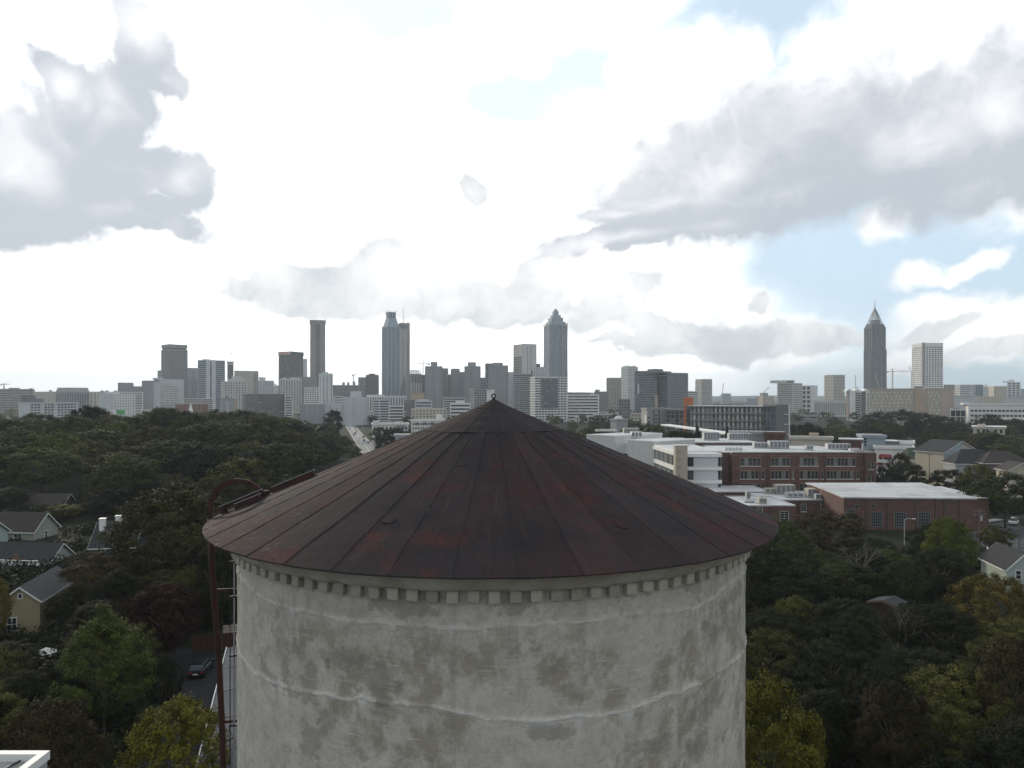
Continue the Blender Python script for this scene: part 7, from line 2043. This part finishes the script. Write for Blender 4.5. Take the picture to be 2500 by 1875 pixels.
# the wooded blocks that the tower hides: one mass, seen only past its edges
V = []; LV = []
pv = []
for q in PROTO['far']:
    a = np.empty(len(q.vertices) * 3, np.float32); q.vertices.foreach_get('co', a); pv.append(a.reshape(-1, 3))
hr = np.random.default_rng(17); hp_ = []
tries = 0
while len(hp_) < 150 and tries < 20000:
    tries += 1
    d = math.sqrt(hr.uniform(36 ** 2, 470 ** 2)); px = hr.uniform(640, 1800); x = (px - 1250) / F * d
    w = hr.uniform(8, 15) if d > 90 else hr.uniform(4, 7); h = hr.uniform(8, 13) if d > 90 else hr.uniform(4, 8)
    lim = 980 + 435 * min(1, abs(px - 1205) / 700)      # stays below the roof line
    if HOR + (HC - h - gz1(x, d)) / d * F < (1150 if px < 900 else 1070) and d < 330: continue
    if not allowed(x, d, w) or (Vector((x, d)) - Vector((TX, TY))).length < 9 + w / 2: continue
    if abs((Vector((x, d)) - ra).dot(nr)) < 9 + w / 2: continue
    if px - w / d * F / 2 < 585 or px + w / d * F / 2 > 1825 and d < 150: continue
    if any((x - a) ** 2 + (d - b_) ** 2 < (.38 * (w + c)) ** 2 for a, b_, c in hp_): continue
    hp_.append((x, d, w))
    V.append(pv[len(hp_) % 3] * np.array([w, w, h]) + np.array([x, d, gz1(x, d) + .3]))
V = np.concatenate(V); n = len(V) // 4
me = bpy.data.meshes.new('wooded_block')
me.vertices.add(len(V)); me.vertices.foreach_set('co', V.astype(np.float32).ravel())
me.loops.add(n * 4); me.loops.foreach_set('vertex_index', np.arange(n * 4, dtype=np.int32))
me.polygons.add(n); me.polygons.foreach_set('loop_start', np.arange(0, n * 4, 4, dtype=np.int32))
lf = me.attributes.new('leaf', 'FLOAT', 'POINT'); lf.data.foreach_set('value', np.repeat(g.random(n), 4).astype(np.float32))
me.update(calc_edges=True)
o = put('wooded_block', me, 'leafgreen', kind='stuff'); o['label'] = 'mass of trees on the blocks behind the water tower'; o['category'] = 'trees'
# undergrowth close to the houses and the school: one mass of low leaves
V = []
for (xa, xb, da, db, n_) in ((1830, 2560, 45, 140, 2600), (-200, 600, 48, 215, 6500), (1830, 2500, 120, 168, 500)):
    for i in range(n_):
        d = math.sqrt(g.uniform(da * da, db * db)); px = g.uniform(xa, xb); x = (px - 1250) / F * d
        if any(abs(x - hx) < 6 and abs(d - hy) < 6.5 for hx, hy in HOUSES) or not (allowed(x, d, 3) or px < 420): continue
        if 330 < px < 600 and 60 < d < 95: continue
        h = g.uniform(.5, 2.6); m = 16
        d3 = g.normal(size=(m, 3)); d3 /= np.linalg.norm(d3, axis=1)[:, None]
        P = d3 * np.array([1.1, 1.1, h * .5]) + np.array([x, d, gz1(x, d) + h * .5])
        a = np.cross(d3, g.normal(size=(m, 3))); a /= np.linalg.norm(a, axis=1)[:, None]; b_ = np.cross(d3, a)
        s = .28
        V.append(np.stack([P - a * s, P + b_ * s * .7, P + a * s, P - b_ * s * .7], 1).reshape(-1, 3))
V = np.concatenate(V); n = len(V) // 4
me = bpy.data.meshes.new('undergrowth')
me.vertices.add(len(V)); me.vertices.foreach_set('co', V.astype(np.float32).ravel())
me.loops.add(n * 4); me.loops.foreach_set('vertex_index', np.arange(n * 4, dtype=np.int32))
me.polygons.add(n); me.polygons.foreach_set('loop_start', np.arange(0, n * 4, 4, dtype=np.int32))
lf = me.attributes.new('leaf', 'FLOAT', 'POINT'); lf.data.foreach_set('value', np.repeat(g.random(n), 4).astype(np.float32))
me.update(calc_edges=True)
o = put('undergrowth', me, 'leafdark', kind='stuff'); o['label'] = 'low dark undergrowth beneath the near trees'; o['category'] = 'shrubs'

# ------------------------------------------------------------------ haze
b = MB(); b.box(-9100, 9100, -1600, 9500, -3, 345)
hm = bpy.data.materials.new('haze'); hm.use_nodes = True
ht = hm.node_tree; ht.nodes.clear()
ho = ht.nodes.new('ShaderNodeOutputMaterial'); hv = ht.nodes.new('ShaderNodeVolumePrincipled')
hv.inputs['Color'].default_value = (.80, .91, 1.0, 1)
hv.inputs['Density'].default_value = 1.15e-4
hv.inputs['Anisotropy'].default_value = 0.0
ht.links.new(hv.outputs[0], ho.inputs['Volume'])
MATS['haze'] = hm
o = b.build('haze', 'haze', kind='stuff')
print('trees', NTREE, 'objects', len(bpy.data.objects), 'tris', sum(len(m.polygons) * 2 for m in bpy.data.meshes))
